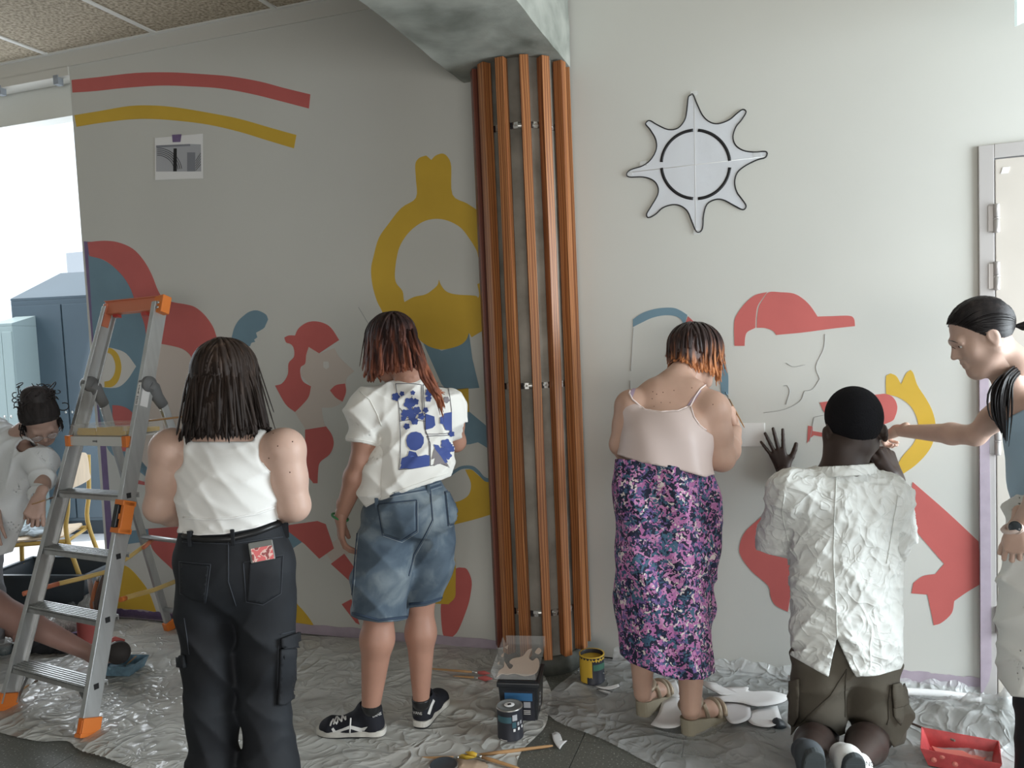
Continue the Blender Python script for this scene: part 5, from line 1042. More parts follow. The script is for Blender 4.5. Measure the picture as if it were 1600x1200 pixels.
for i in range(80):
    o = g_.normal(size=3)*.004; sp_ = g_.normal()*.5; pts = [tie+o*.5, tie+A(.03, -.02, -.03)+o, D(1596, 572, d-.02)+o*1.2, D(1572+sp_*4, 592, d-.10)+o*1.4, D(1562+sp_*9, 620, d-.12)+o*1.6, D(1563+sp_*9, 652, d-.12)+o, D(1568+sp_*4, 680+sp_*10, d-.12)+o*.5]
    mbk.tube(catmull(pts, False, 3), list(np.interp(np.linspace(0, 1, 19), [0, .7, 1], [.003, .0034, .0006])), 4, cap=False)
mbk.build('ponytail', m_hG, pG, fix=False)
b = MB(); ws_ = D(1587, 824, d-.105); wx = unit(ray(1587, 824))*-1; b.lathe(ws_+wx*.026, [(0, .008), (.017, .008), (.0195, .004), (.0195, -.004)], 22, ax=unit(wx+A(-.5, 0, .2))); wt = b.build('watch_face', mat('dark_watch_glass', (.05, .06, .07), .15), pG)
b = MB(); b.lathe(ws_+wx*.026, [(.0195, .007), (.0225, .006), (.0225, -.004), (.0195, -.005)], 22, ax=unit(wx+A(-.5, 0, .2))); b.build('watch_bezel', mat('rose_metal', (.6, .48, .42), .3, .7), pG)
b = MB(); b.tube([ws_+A(.036*math.cos(t), .033*math.sin(t), .012*math.cos(t)) for t in np.linspace(0, 6.28, 24)], .008, 6, sq=.9); b.build('watch_strap', mat('pink_strap', (.62, .50, .46), .6), pG)

# === A: leaning woman in white shirt far left
d = 3.9; B = S(); neck = D(24, 684, d+.08); shL = D(64, 722, d-.02); shR = D(-16, 672, d+.26); pel = D(-62, 850, d+.32)
R_ = torso(B, neck, shL, shR, pel, waist=.125, hips=.16, chest=.13)
hd = Head(D(63, 655, d), (.40, -.42, -.80), (.25, -.55, .62)); hd.add(B, neck, .05); hdA = S(.0035); hd.add(hdA, hd.p(0, -.05, -.12), .05)
arm(B, shL, D(68, 750, d-.10), D(60, 780, d-.24), (.040, .034, .030, .024)); arm(B, shR, D(-40, 760, d+.15), D(-10, 800, d-.05))
leg(B, pel+A(-.08, .05, 0), D(-60, 970, 4.2), D(-62, 1060, 4.3)); leg(B, pel+A(.09, 0, 0), D(-20, 960, 4.2), D(-25, 1055, 4.25))
H1 = hand(D(60, 780, d-.28), (-.1, -.5, -.7), (.3, -.8, .4), -1, (.9, 1., 1.1, 1.2), .4, .95); H2 = hand(D(-10, 800, d-.05), (.3, -.5, -.6), (0, -.4, 1), 1)
pA = person(G(-60, 1080), 'bending woman with glasses and dark pinned up hair in white shirt')
g = S().take(B, ('chest', 'waist', 'hip'), .03); m_shA = mat('loose_white_shirt', (.70, .73, .75), .85, bump=.4, bscale=14, bdist=.01)
g.cap(shL, D(66, 750, d-.08), .062, .052, k=.04); g.cap(D(66, 750, d-.08), D(60, 776, d-.22), .050, .042, k=.03); g.cap(shR, D(-40, 760, d+.15), .07, .06, k=.04); g.cap(D(30, 740, d+.05), D(10, 840, d+.06), .09, .10, k=.06); g.cap(D(5, 790, d+.1), D(-20, 870, d+.2), .13, .13, k=.06)
wear(g, 'loose_shirt', m_shA, pA, hollow=.010, disp=lambda P: wr(P, 15, .009, 2), cutf=cmax(hemcut([(-200, 870), (0, 868), (20, 862), (45, 800), (50, 772), (80, 768)]), lambda P: (.055-np.linalg.norm(P-A(*D(40, 690, d-.03)).astype(np.float32), axis=-1))))
g = S(); g.ell(pel, (.17, .15, .13), k=.05)
for h_, q, e_ in ((-.08, D(-60, 970, 4.2), D(-62, 1060, 4.3)), (.09, D(-20, 960, 4.2), D(-25, 1055, 4.25))): g.chain([pel+A(h_, 0, 0), q, e_], [.11, .09, .085], k=.03)
wear(g, 'grey_trousers', mat('grey_trousers', (.24, .25, .27), .8), pA, disp=lambda P: wr(P, 14, .006, 3))
flesh(B, m_sk5, pA, [H1, H2, hdA]); glasses(hd, pA); hd.eyes(pA)
scalp(hd, m_hairA, pA, rad=(.086, .106, .098), low=None, extra=lambda q: (q.ell(hd.p(.0, -.075, .105), (.065, .055, .05), k=.03), q.ell(hd.p(-.03, -.10, .03), (.06, .05, .06), k=.03)))
mbk = MB(); g_ = np.random.default_rng(11)
for i in range(260):
    c0 = hd.p(*(A(0, -.055, .085)+g_.normal(size=3)*A(.036, .032, .026))); r_ = g_.uniform(.010, .020); e1 = unit(g_.normal(size=3)); e2 = unit(np.cross(e1, g_.normal(size=3)))
    mbk.tube([c0+r_*(math.cos(t)*e1+math.sin(t)*e2)*(1+.1*t) for t in np.linspace(0, 4.5, 9)], .0025, 4, cap=False)
for i in range(200):
    x0 = g_.uniform(-1, 1); v0 = unit(A(x0, .75-.5*abs(x0), .75-.9*abs(x0)+.1)); pts = [hd.p(*(A(0, -.012, .035)+unit(v0*(1-t)+A(x0*.3, -.9, .5)*t+A(x0*.3*math.sin(3.14*t), 0, 0))*A(.088, .108, .100))) for t in np.linspace(0, 1, 7)]
    mbk.tube(pts, .0035, 4, cap=False)
mbk.build('hair_curls', m_hairA, pA, fix=False)
for sx in (-1, 1):
    mbk = MB()
    for i in range(14): o = g_.normal(size=3)*.006; mbk.tube([hd.p(sx*.08, .03, .02)+o, hd.p(sx*.085, .03, -.03)+o*1.3, hd.p(sx*.075, .02, -.08)+o*1.8], [.003, .003, .001], 4)
    mbk.build('hair_lock', m_hairA, pA, fix=False)
brush('paintbrush held low by the bending woman at the left', D(84, 777, d-.38), D(44, 790, d-.30), .003)

# === B: person sitting on the sheet, one bare leg reaching in from the left
B = S(); pel = D(-170, 1000, 3.95); pel[2] = .17; kn = D(-18, 945, 3.85); an = D(150, 1025, 3.90); neck = pel+A(-.12, .05, .60); shL = neck+A(.12, -.16, -.06); shR = neck+A(-.10, .18, -.06)
torso(B, neck, shL, shR, pel); B.cap(pel+A(.06, 0, 0), kn, .10, .075, k=.05, t='b'); B.cap(kn, kn+(an-kn)*.35, .072, .064, k=.04, t='b'); B.cap(kn+(an-kn)*.35, an, .062, .034, k=.03, t='b')
B.cap(an, D(184, 1020, 3.86), .034, .040, k=.03); B.cap(D(180, 1022, 3.90), D(182, 1012, 4.03), .040, .030, k=.03)
kn2 = pel+A(.45, .30, -.02); B.cap(pel, kn2, .10, .07, k=.05, t='leg'); B.cap(kn2, pel+A(.2, .5, -.08), .06, .04, k=.04)
arm(B, shL, shL+A(.02, -.1, -.26), pel+A(-.1, -.3, -.10)); arm(B, shR, shR+A(-.05, .1, -.26), pel+A(-.25, .3, -.10)); hd = Head(neck+A(.02, 0, .20), (1, .1, -.2), (0, 0, 1)); hd.add(B, neck, .055)
H1 = hand(pel+A(-.1, -.3, -.10), (.1, -.3, -.2), (0, 0, 1), 1); H2 = hand(pel+A(-.25, .3, -.10), (-.1, .3, -.2), (0, 0, 1), -1)
pB = person(pel*A(1, 1, 0), 'bare leg of a person sitting on the plastic sheet behind the ladder')
g = S().take(B, ('chest', 'waist', 'hip'), .012); wear(g, 'dark_t_shirt', m_bdenim, pB)
g = S(); g.ell(pel, (.18, .16, .14), k=.05); g.cap(pel, pel+(kn-pel)*.55, .12, .11, k=.04); g.cap(pel, pel+(kn2-pel)*.6, .12, .11, k=.04); wear(g, 'dark_shorts', m_bdenim, pB)
flesh(B, skin('mid_brown_skin', (.34, .20, .17)), pB, [H1, H2]); scalp(hd, m_hairA, pB, low=None)  # mid-brown skin tone of this person
sc_ = D(185, 1020, 3.80); fx = unit(-ray(185, 1020)); b = MB(); b.lathe(sc_-fx*.012, [(0, .016), (.048, .015), (.053, .008), (.055, -.01), (.050, -.02)], 26, ax=unit(fx+A(-.15, 0, -.1))); b.build('sandal_sole', mat('worn_black_sole', (.035, .03, .03), .6), pB)
b = MB(); b.tube([D(166, 1003, 3.86), D(180, 998, 3.84), D(194, 1002, 3.86)], [.010, .012, .009], 8); b.build('sandal_strap', m_red, pB)
# ------------------------------------------------------------------ plastic sheets on the floor
def sheet_mat(name, base, al):
    m = bpy.data.materials.new(name); m.use_nodes = True; N, L = nt(m); b = N['Principled BSDF']
    b.inputs['Base Color'].default_value = (*base, 1); b.inputs['Roughness'].default_value = .30; b.inputs['Specular IOR Level'].default_value = .55; b.inputs['Coat Weight'].default_value = .4; b.inputs['Coat Roughness'].default_value = .12
    tc = N.new('ShaderNodeTexCoord'); n = N.new('ShaderNodeTexNoise'); n.inputs['Scale'].default_value = 2.5; n.inputs['Detail'].default_value = 5; n.inputs['Distortion'].default_value = 1.2; L.new(tc.outputs['Object'], n.inputs['Vector'])
    mr = N.new('ShaderNodeMapRange'); mr.inputs[1].default_value = .3; mr.inputs[2].default_value = .7; mr.inputs[3].default_value = al-.13; mr.inputs[4].default_value = al+.13; L.new(n.outputs[0], mr.inputs[0]); L.new(mr.outputs[0], b.inputs['Alpha'])
    n2 = N.new('ShaderNodeTexNoise'); n2.inputs['Scale'].default_value = 9; n2.inputs['Detail'].default_value = 4; n2.inputs['Distortion'].default_value = 2.5; L.new(tc.outputs['Object'], n2.inputs['Vector'])
    return crumpled(m, 3.2, .018, .6, 1.6, 8., True)
def inpoly(x, y, P):
    r = np.zeros(x.shape, bool); n = len(P)
    for i in range(n):
        x0, y0 = P[i]; x1, y1 = P[(i+1) % n]; c = ((y0 > y) != (y1 > y)) & (x < (x1-x0)*(y-y0)/(y1-y0+1e-12)+x0); r ^= c
    return r
def polydist(x, y, P):
    d = np.full(x.shape, 9.)
    for i in range(len(P)):
        a = A(*P[i]); b = A(*P[(i+1) % len(P)]); ab = b-a; t = np.clip(((x-a[0])*ab[0]+(y-a[1])*ab[1])/(ab@ab), 0, 1); d = np.minimum(d, np.hypot(x-a[0]-t*ab[0], y-a[1]-t*ab[1]))
    return d
def crumple(x, y, f, seed):
    r = np.zeros_like(x); g = np.random.default_rng(seed)
    for o in range(4):
        for k in range(2):
            a = g.uniform(0, 3.14); q = (x*math.cos(a)+y*math.sin(a))*f*(1.7**o); w_ = 1.6*np.sin((x*math.sin(a)*.9-y*math.cos(a))*f*(1.7**o)*.6+g.uniform(0, 6))+1.1*np.sin((x+y)*f*.5*1.5**o+g.uniform(0, 6)); r += (1-np.abs(np.sin(q+w_)))**3.2/(1.6**o)
    return r/2.5
def sheet(px, amp, f, seed, m, lab, bumps=(), res=.012, flats=()):
    P = [tuple(G(*p)[:2]) for p in px]; P = [tuple(p) for p in catmull(P, True, 4, 120)]; xs = [p[0] for p in P]; ys = [p[1] for p in P]
    X, Y = np.meshgrid(np.arange(min(xs), max(xs), res), np.arange(min(ys), max(ys), res), indexing='ij'); ins = inpoly(X, Y, P); dd = polydist(X, Y, P)
    k = np.minimum(1, dd/.05+.25); Z = .004+amp*crumple(X, Y, f, seed)*k
    for (bx, by, h, s_) in bumps: c = G(bx, by); q = np.exp(-((X-c[0])**2+(Y-c[1])**2)/s_**2); Z += q*h*(.75+.5*crumple(X, Y, f*1.6, seed+3))
    for (bx, by, s_) in flats: c = G(bx, by); q = np.exp(-((X-c[0])**2+(Y-c[1])**2)/s_**2); Z = Z*(1-q)+.003*q
    idm = -np.ones(X.shape, np.int32); idm[ins] = np.arange(ins.sum()); q = np.stack([idm[:-1, :-1], idm[1:, :-1], idm[1:, 1:], idm[:-1, 1:]], -1).reshape(-1, 4); q = q[(q >= 0).all(1)]
    px_, py_ = X[ins].copy(), Y[ins].copy(); nb = np.bincount(q.ravel(), minlength=len(px_)) < 4; bx_, by_ = px_[nb], py_[nb]; best = np.full(bx_.shape, 9.); qx, qy = bx_.copy(), by_.copy()
    for i in range(len(P)):
        a = A(*P[i]); c2 = A(*P[(i+1) % len(P)]); ab = c2-a; t = np.clip(((bx_-a[0])*ab[0]+(by_-a[1])*ab[1])/(ab@ab), 0, 1); ex, ey = a[0]+t*ab[0], a[1]+t*ab[1]; d_ = np.hypot(bx_-ex, by_-ey); m__ = d_ < best; best[m__] = d_[m__]; qx[m__] = ex[m__]; qy[m__] = ey[m__]
    px_[nb] = qx; py_[nb] = qy
    me = fastmesh('plastic_sheet', np.stack([px_, py_, Z[ins]], 1), q); o = link('plastic_sheet', me, m, None, True); return tag(o, lab, 'sheet')
m_sheet = sheet_mat('translucent_dust_sheet', (.78, .78, .74), .68); m_sheet2 = sheet_mat('clear_dust_sheet', (.74, .76, .76), .42)
sheet([(-60, 1120), (0, 1146), (60, 1160), (105, 1160), (125, 1176), (180, 1193), (240, 1215), (300, 1240), (600, 1250), (800, 1238), (808, 1195), (818, 1172), (850, 1140), (858, 1112), (862, 1085), (850, 1055), (842, 1030), (780, 1016), (600, 1002), (400, 989), (280, 978), (180, 968), (100, 978), (0, 990), (-60, 1005)], 0.021, 4.2, 4, m_sheet, 'crumpled translucent dust sheet under the ladder and the left two women',
      bumps=[(40, 1075, .03, .18), (160, 1000, .03, .12), (250, 1120, .02, .25)], flats=[(135, 1148, .07), (5, 1110, .07), (268, 985, .08), (798, 1150, .10), (820, 1100, .16), (550, 1150, .16), (660, 1130, .12)])
sheet([(884, 1064), (864, 1080), (848, 1100), (868, 1128), (950, 1162), (1060, 1218), (1120, 1240), (1700, 1250), (1700, 1122), (1560, 1101), (1400, 1080), (1240, 1061), (1000, 1037), (932, 1030), (912, 1040)], 0.019, 4.5, 9, m_sheet2, 'clear dust sheet along the foot of the right wall',
      bumps=[(1190, 1170, .07, .12), (1570, 1150, .15, .20), (1440, 1120, .03, .15), (1225, 1195, .05, .08), (930, 1110, .02, .10)], flats=[(1085, 1145, .12), (1015, 1115, .12), (926, 1070, .08), (1280, 1190, .22), (1370, 1180, .18)])
# pleated edge of the sheet standing up against the right wall
b = MB(); n = 60; V = []
for i in range(n+1):
    s_ = -.83+(1.58)*i/n; h_ = .050+.008*math.sin(i*1.7)+.008*math.sin(i*.6)
    for zz, nn in ((.0, .05), (.45, .02), (1., .006)): V.append(PR+UR*s_+NR*(nn+.006*math.sin(i*2.3+zz*3))+Z3*(h_*zz+.004))
b.add(V, [(i*3+j, (i+1)*3+j, (i+1)*3+j+1, i*3+j+1) for i in range(n) for j in range(2)], True); tag(b.build('plastic_sheet', m_sheet2, fix=False), 'turned-up plastic edge against the foot of the right wall', 'sheet')
# ------------------------------------------------------------------ ladder
m_alu = mat('brushed_aluminium', (.50, .51, .51), .38, .75, var=.10, vscale=30, stretch=(1, 1, .1)); m_alud = mat('aluminium_groove', (.20, .21, .21), .5, .6); m_org = mat('orange_plastic', (.72, .20, .035), .45); m_orgr = mat('faded_orange_plastic', (.62, .20, .11), .4); m_gpl = mat('grey_hinge_plastic', (.16, .165, .17), .5)
FR, FL = G(137, 1150), G(8, 1108); TR, TL = D(252, 474, 3.88), D(170, 482, 4.02); wv = unit(FR-FL); RL = G(266, 984); RR = RL+(FR-FL)*1.0
lad = thing('stepladder', (FR+FL+RL+RR)/4*A(1, 1, 0), 'aluminium stepladder with orange feet standing on the dust sheet', 'ladder')
ldR = unit(TR-FR); ldL = unit(TL-FL); nrm = unit(np.cross(wv, (ldR+ldL)/2)); nrm = nrm if nrm[1] > 0 else -nrm    # pointing to the back
for Fp, Tp_, sg in ((FR, TR, 1), (FL, TL, -1)):
    dv = unit(Tp_-Fp); sv = unit(np.cross(dv, nrm)); sv = sv*np.sign(sv@wv)*sg
    b = MB(); b.bar(Fp+dv*.03, Tp_, .072, .007, sv); b.bar(Fp+dv*.03-nrm*.034-sv*.011, Tp_-nrm*.034-sv*.011, .005, .026, sv); b.bar(Fp+dv*.03+nrm*.034-sv*.011, Tp_+nrm*.034-sv*.011, .005, .026, sv); b.build('rail', m_alu, lad, bevel=.001)
    b = MB(); P = Fp+dv*.035; b.box(P, sv*.018-sv*0, nrm*.043, dv*.038); b.box(Fp+dv*.006, sv*.020, nrm*.048, dv*.008)
    for k in range(3): b.box(P-nrm*.0435+sv*(k-1)*.009, sv*.0015, nrm*.002, dv*.03)
    b.build('foot', m_org, lad, bevel=.002)
def at_y(Fp, Tp_, y):
    lo, hi = 0., 1.
    for _ in range(30):
        m_ = (lo+hi)/2; c = RC.T@(Fp+(Tp_-Fp)*m_-CC); yy = 600-F*c[1]/-c[2]
        if yy > y: lo = m_
        else: hi = m_
    return lo
ys_ = (1072, 968, 869, 774)
for y in ys_:
    t = at_y(FR, TR, y); pr_, pl_ = FR+(TR-FR)*t, FL+(TL-FL)*t; c_ = (pr_+pl_)/2; hw = (pr_-pl_)/2; hz = unit(np.cross(wv, Z3)); hz = hz if hz[1] > 0 else -hz
    b = MB(); b.box(c_+hz*.012, hw*.985, hz*.045, Z3*.004); b.box(c_-hz*.031-Z3*.010, hw*.985, hz*.002, Z3*.013); b.box(c_+hz*.055-Z3*.010, hw*.985, hz*.002, Z3*.010)
    for k in range(6): b.box(c_+hz*(-.026+k*.0145)+Z3*.005, hw*.98, hz*.0028, Z3*.002)
    b.build('step', m_alu, lad)
    b = MB(); b.box(pr_+wv*.0045-hz*.002, wv*.001, hz*.011, Z3*.012); b.build('end_cap', m_black, lad)
for p0, q0 in ((at_y(FR, TR, 1080), 1), ): pass
t = at_y(FR, TR, 1085); 
for e_, m_ in ((FR+(TR-FR)*t, -1), (FL+(TL-FL)*t, 1)): b = MB(); b.bar(e_+wv*m_*.10-Z3*.005, e_+wv*m_*.012-Z3*.12, .016, .003, nrm); b.build('brace', m_alud, lad)
# top bow
b = MB(); b.bar(TL-wv*.02, TR+wv*.02, .070, .030, nrm); b.bar(TL-wv*.02+nrm*.012+Z3*.033, TR+wv*.02+nrm*.012+Z3*.033, .006, .05, nrm); b.bar(TL-ldL*.10-wv*.008, TL+ldL*.02-wv*.008, .03, .04, nrm); b.build('top_bow', m_orgr, lad, bevel=.004)
b = MB(); b.bar(TR-ldR*.055+wv*.008, TR+ldR*.035+wv*.008, .062, .05, nrm); 
b.build('top_bracket', m_org, lad, bevel=.004)
for k, dz in enumerate((-.005, -.03)): b = MB(); b.lathe(TR+wv*.012-nrm*.026+ldR*dz, [(.008, 0), (.007, .004), (0, .005)], 10, ax=-nrm); b.build('rivet', m_zinc, lad)
b = MB(); b.box((TL*.3+TR*.7)-Z3*.03, wv*.02, nrm*.012, Z3*.025); b.box((TL*.85+TR*.15)-Z3*.035, wv*.02, nrm*.012, Z3*.014); b.build('bow_clip', mat('red_plastic', (.5, .06, .05), .4), lad, bevel=.002)
# rear frame
tR, tL = at_y(FR, TR, 600), at_y(FL, TL, 600); hR, hL = FR+(TR-FR)*tR, FL+(TL-FL)*tL
for hp_, ft in ((hR, RR), (hL, RL)):
    dv = unit(ft-hp_); b = MB(); b.bar(hp_+nrm*.05+dv*.07, ft-dv*.03, .040, .022, wv); b.build('rear_leg', m_alu, lad, bevel=.002)
    b = MB(); b.lathe(hp_-wv*.022, [(0, 0), (.036, 0), (.038, .006), (.038, .038), (.036, .044), (0, .044)], 22, ax=wv); b.tube([hp_+nrm*.005, hp_+nrm*.035-Z3*.012, hp_+nrm*.052-Z3*.05, hp_+nrm*.05+dv*.10], [.034, .033, .030, .027], 10, sq=.8, nrm=wv); b.build('hinge', m_gpl, lad)
    for k in (.13, .17): b = MB(); b.lathe(hp_+nrm*.05+dv*k-nrm*.012, [(.006, -.012), (.005, -.016), (0, -.017)], 8, ax=nrm); b.build('rivet', m_zinc, lad)
    b = MB(); b.bar(ft-dv*.06, ft, .055, .035, wv); b.build('foot', m_org, lad, bevel=.004)
for z_ in (.14, .60): 
    t = 1-z_/hR[2]; a_, b_ = hL+(RL-hL)*t+nrm*.03*(1-t), hR+(RR-hR)*t+nrm*.03*(1-t); b = MB(); b.tube([a_, b_], .014, 8); b.build('rear_rung', m_alu, lad)
# tool tray
t = at_y(FR, TR, 688); pr_, pl_ = FR+(TR-FR)*t, FL+(TL-FL)*t; c_ = (pr_+pl_)/2; hw = (pr_-pl_)/2
b = MB(); b.box(c_-hz*.045+Z3*.0, hw*.84, hz*.004, Z3*.022); b.box(c_+hz*.08+Z3*.018, hw*.9, hz*.125, Z3*.004); b.build('platform', mat('pale_grey_metal', (.62, .62, .60), .4, .3), lad)
for s_ in (-1, 1): b = MB(); b.box(c_+hw*s_*.90-hz*.045, wv*.016, hz*.012, Z3*.026); b.build('corner_bracket', m_org, lad, bevel=.003)
b = MB(); b.box(c_-hz*.050-wv*.01, wv*.014, hz*.001, Z3*.004); b.lathe(c_-hz*.050+wv*.004, [(.006, 0), (0, .001)], 10, ax=-hz); b.build('small_emblem', m_gpl, lad)
# label on rail, lock, straps
P = FR+(TR-FR)*at_y(FR, TR, 618)+wv*.0045; sv = unit(np.cross(ldR, nrm)); b = MB(); b.box(P-nrm*.004, wv*.0006, nrm*.020, ldR*.055); st = b.build('warning_label', m_paper, lad)
P2 = P+wv*.001-nrm*.038; b = MB(); b.box(P2*0+(FR+(TR-FR)*at_y(FR, TR, 618))-nrm*.0375-wv*.004, wv*.010, nrm*.0008, ldR*.055); b.build('warning_label', m_paper, lad)
q_ = (FR+(TR-FR)*at_y(FR, TR, 618))-nrm*.0388-wv*.004
b = MB(); b.tube([q_+ldR*.035, q_+ldR*.012], .0012, 4); b.tube([q_+ldR*.022-wv*.004, q_+ldR*.024+wv*.005], .001, 4); b.tube([q_+ldR*.012, q_-wv*.004], .001, 4); b.tube([q_+ldR*.012, q_+wv*.005-ldR*.002], .001, 4); b.lathe(q_+ldR*.04, [(0, .0008), (.003, 0)], 8, ax=-nrm)
for k in range(5): b.box(q_-ldR*(.015+.008*k), wv*.007, nrm*.0004, ldR*.0016)
b.build('pictogram', m_black, lad)
P = FR+(TR-FR)*at_y(FR, TR, 808); b = MB(); b.box(P+wv*.006-nrm*.02, wv*.020, nrm*.030, ldR*.012); 
for e_ in (.062, -.062): b.box(P+wv*.016-nrm*.02+ldR*e_, wv*.030, nrm*.034, ldR*.012)
b.box(P+wv*.036-nrm*.02, wv*.010, nrm*.028, ldR*.07); b.build('lock_bracket', m_org, lad, bevel=.003)
b = MB(); b.box(P-nrm*.05+wv*.008, wv*.014, nrm*.010, ldR*.052); b.build('lock_handle', m_leather, lad, bevel=.004)
m_str = mat('yellow_webbing', (.62, .44, .16), .7)
for pts, mm in (([D(36, 928, 3.72), D(70, 918, 3.8), D(92, 912, 3.86)], m_orgr), ([D(92, 912, 3.86), D(130, 903, 3.92), D(165, 894, 4.0), D(205, 868, 4.15), D(236, 845, 4.28)], m_str), ([D(188, 937, 3.62), D(196, 935, 3.66)], m_org), ([D(196, 934, 3.66), D(240, 922, 4.0), D(278, 907, 4.28)], m_str), ([D(224, 856, 4.2), D(240, 842, 4.28)], m_orgr)):
    b = MB(); b.tube(pts, .012, 6, sq=.35 if False else 1, nrm=Z3); b.v = b.v; o = b.build('strap', mm, lad)
# paint tray on the ladder
tc_ = c_+hz*.07+Z3*.024; pt = thing('paint_tray', tc_, 'clear paint tray with yellow paint on the ladder platform', 'tray'); m_clear = mat('clear_plastic', (.82, .84, .84), .12, alpha=.14, spec=.7)
b = MB(); b.box(tc_, hw*.80, hz*.10, Z3*.002)
for s_ in (-1, 1): b.box(tc_+hw*s_*.82+Z3*.025, wv*.002, hz*.10, Z3*.025); b.box(tc_+hz*s_*.10+Z3*.025, hw*.82, hz*.002, Z3*.025)
b.box(tc_+Z3*.05, hw*.98, hz*.004, Z3*.0015); b.box(tc_+Z3*.05-hz*.10, hw*.9, hz*.012, Z3*.0015); b.build('tray_shell', m_clear, pt, fix=False)
b = MB(); b.box(tc_+Z3*.012, hw*.76, hz*.094, Z3*.010); b.box(tc_-hz*.0945+Z3*.020+hw*.3, hw*.40, hz*.002, Z3*.020); b.box(tc_-hz*.0945+Z3*.018-hw*.42, hw*.28, hz*.002, Z3*.018); b.build('yellow_paint', m_yel, pt, bevel=.003)
brush('brush lying across the tray on the ladder', tc_+hw*.7+Z3*.056-hz*.03, tc_+hw*1.9+Z3*.075+hz*.12, .004, m_yel)
# ------------------------------------------------------------------ far left: cabinets, chair, bin, building
m_cab = mat('blue_grey_enamel', (.055, .085, .11), .35, spec=.5, var=.06, vscale=2); m_cab2 = mat('pale_green_enamel', (.30, .38, .39), .4); m_cabd = mat('dark_plinth', (.03, .04, .05), .6)
def cabinet(px0, px1, ytop, ybase, mm, lab, slope, dep=.5):
    p0, p1 = G(px0, ybase), G(px0, ybase); dd_ = p0[1]; u = unit(A(1, -.10, 0)); n_ = A(-u[1], u[0], 0); wd = (D(px1, 700, dd_)-D(px0, 700, dd_))@u; zt = CC[2]-(ytop-558)/F*dd_*1.0
    t = thing('metal_cabinet', p0+u*wd/2, lab, 'cabinet'); c = p0+u*wd/2+n_*dep/2
    b = MB(); b.box(c+Z3*(zt/2+.06), u*wd/2, n_*dep/2, Z3*(zt/2-.06)); b.build('carcass', mm, t, bevel=.006)
    b = MB(); b.box(c+Z3*.06, u*wd/2*.98, n_*dep/2*.98, Z3*.06); b.build('plinth', m_cabd, t)
    for s_ in (-1, 1):
        b = MB(); b.box(c-n_*(dep/2+.006)+u*s_*wd*.245+Z3*(zt/2+.05), u*wd*.238, n_*.008, Z3*(zt/2-.10)); dr = b.build('door', mm, t, bevel=.004); b = MB(); b.lathe(c-n_*(dep/2+.014)+u*s_*.03+Z3*1.1, [(.012, 0), (.012, .004), (0, .005)], 12, ax=-n_); b.build('lock', m_zinc, dr)
    if slope:
        q0, q1 = c-u*wd/2-n_*dep/2+Z3*zt, c+u*wd/2-n_*dep/2+Z3*zt; b = MB(); b.prism([q0, q0+n_*dep, q0+n_*dep+Z3*slope, q0+Z3*.02], u*wd*1.0); b.build('sloped_hood', mm, t)
    return t
cabinet(46, 215, 470, 836, m_cab, 'tall blue grey metal cabinet behind the leaning woman', .30, .7); cabinet(15, 49, 508, 850, m_cab2, 'pale green narrow cabinet at the left of the blue one', .16, .6)
bw = thing('neighbouring_building', UN(-9, 15), 'sunlit white building beyond the terrace', 'building'); mwb = mat('white_render', (.85, .85, .85), .8)
b = MB(); b.box(UN(-7, 15.4, 2.3), UL*9, NL*.4, Z3*3.8); b.build('wall', mwb, bw); b = MB(); b.box(UN(-7, 14.9, 3.75), UL*9, NL*.12, Z3*.30); b.build('grey_band', mat('grey_render', (.40, .43, .46), .8), bw)
for k in range(9): b = MB(); b.box(UN(-8.3+k*.62, 14.95, 3.02+.03*(k % 2)), UL*.22, NL*.05, Z3*.045); b.build('vent', mat('vent_brown', (.30, .26, .22), .7), bw)
# chair
m_ply = mat('pale_plywood', (.62, .48, .33), .5, var=.1, vscale=6, stretch=(1, 8, 1)); m_ytube = mat('yellow_enamel_tube', (.58, .38, .10), .4)
ch_ = D(64, 834, 4.98); s0_ = A(ch_[0], ch_[1], 0); zs = ch_[2]; fx = unit(A(-1, -.18, 0)); fy = A(-fx[1], fx[0], 0); cht = thing('chair', s0_, 'school chair with yellow tube frame and plywood seat facing left', 'chair')
oo = [(-.19, -.16), (-.10, -.19), (.12, -.19), (.19, -.15), (.20, 0), (.19, .15), (.12, .19), (-.10, .19), (-.19, .16)]
b = MB(); b.prism([s0_+fx*x+fy*y+Z3*(zs-.006*(x > .15)) for x, y in catmull(oo, True, 4, 100)], Z3*.012); b.build('seat', m_ply, cht, bevel=.003)
b = MB(); Pq = catmull([(-.17, 0), (-.165, .08), (-.13, .13), (0, .145), (.13, .13), (.165, .08), (.17, 0), (.16, -.05), (-.16, -.05)], True, 4, 80); b.prism([s0_-fx*.245+fy*x+Z3*(zs+.35+y) for x, y in Pq], -fx*.011); b.build('backrest', m_ply, cht, bevel=.003)
for s_ in (-1, 1):
    b = MB(); b.tube(catmull([s0_-fx*.25+fy*s_*.185+Z3*(zs+.46), s0_-fx*.235+fy*s_*.185+Z3*(zs+.2), s0_-fx*.215+fy*s_*.185+Z3*(zs+.02), s0_-fx*.28+fy*s_*.195+Z3*.22, s0_-fx*.34+fy*s_*.2+Z3*.01], False, 4), .0135, 10); b.build('back_leg', m_ytube, cht)
    b = MB(); b.tube(catmull([s0_-fx*.21+fy*s_*.185+Z3*(zs-.02), s0_+fx*.10+fy*s_*.185+Z3*(zs-.02), s0_+fx*.17+fy*s_*.187+Z3*(zs-.04), s0_+fx*.195+fy*s_*.19+Z3*(zs-.12), s0_+fx*.21+fy*s_*.2+Z3*.01], False, 4, 100), .0135, 10); b.build('front_leg', m_ytube, cht)
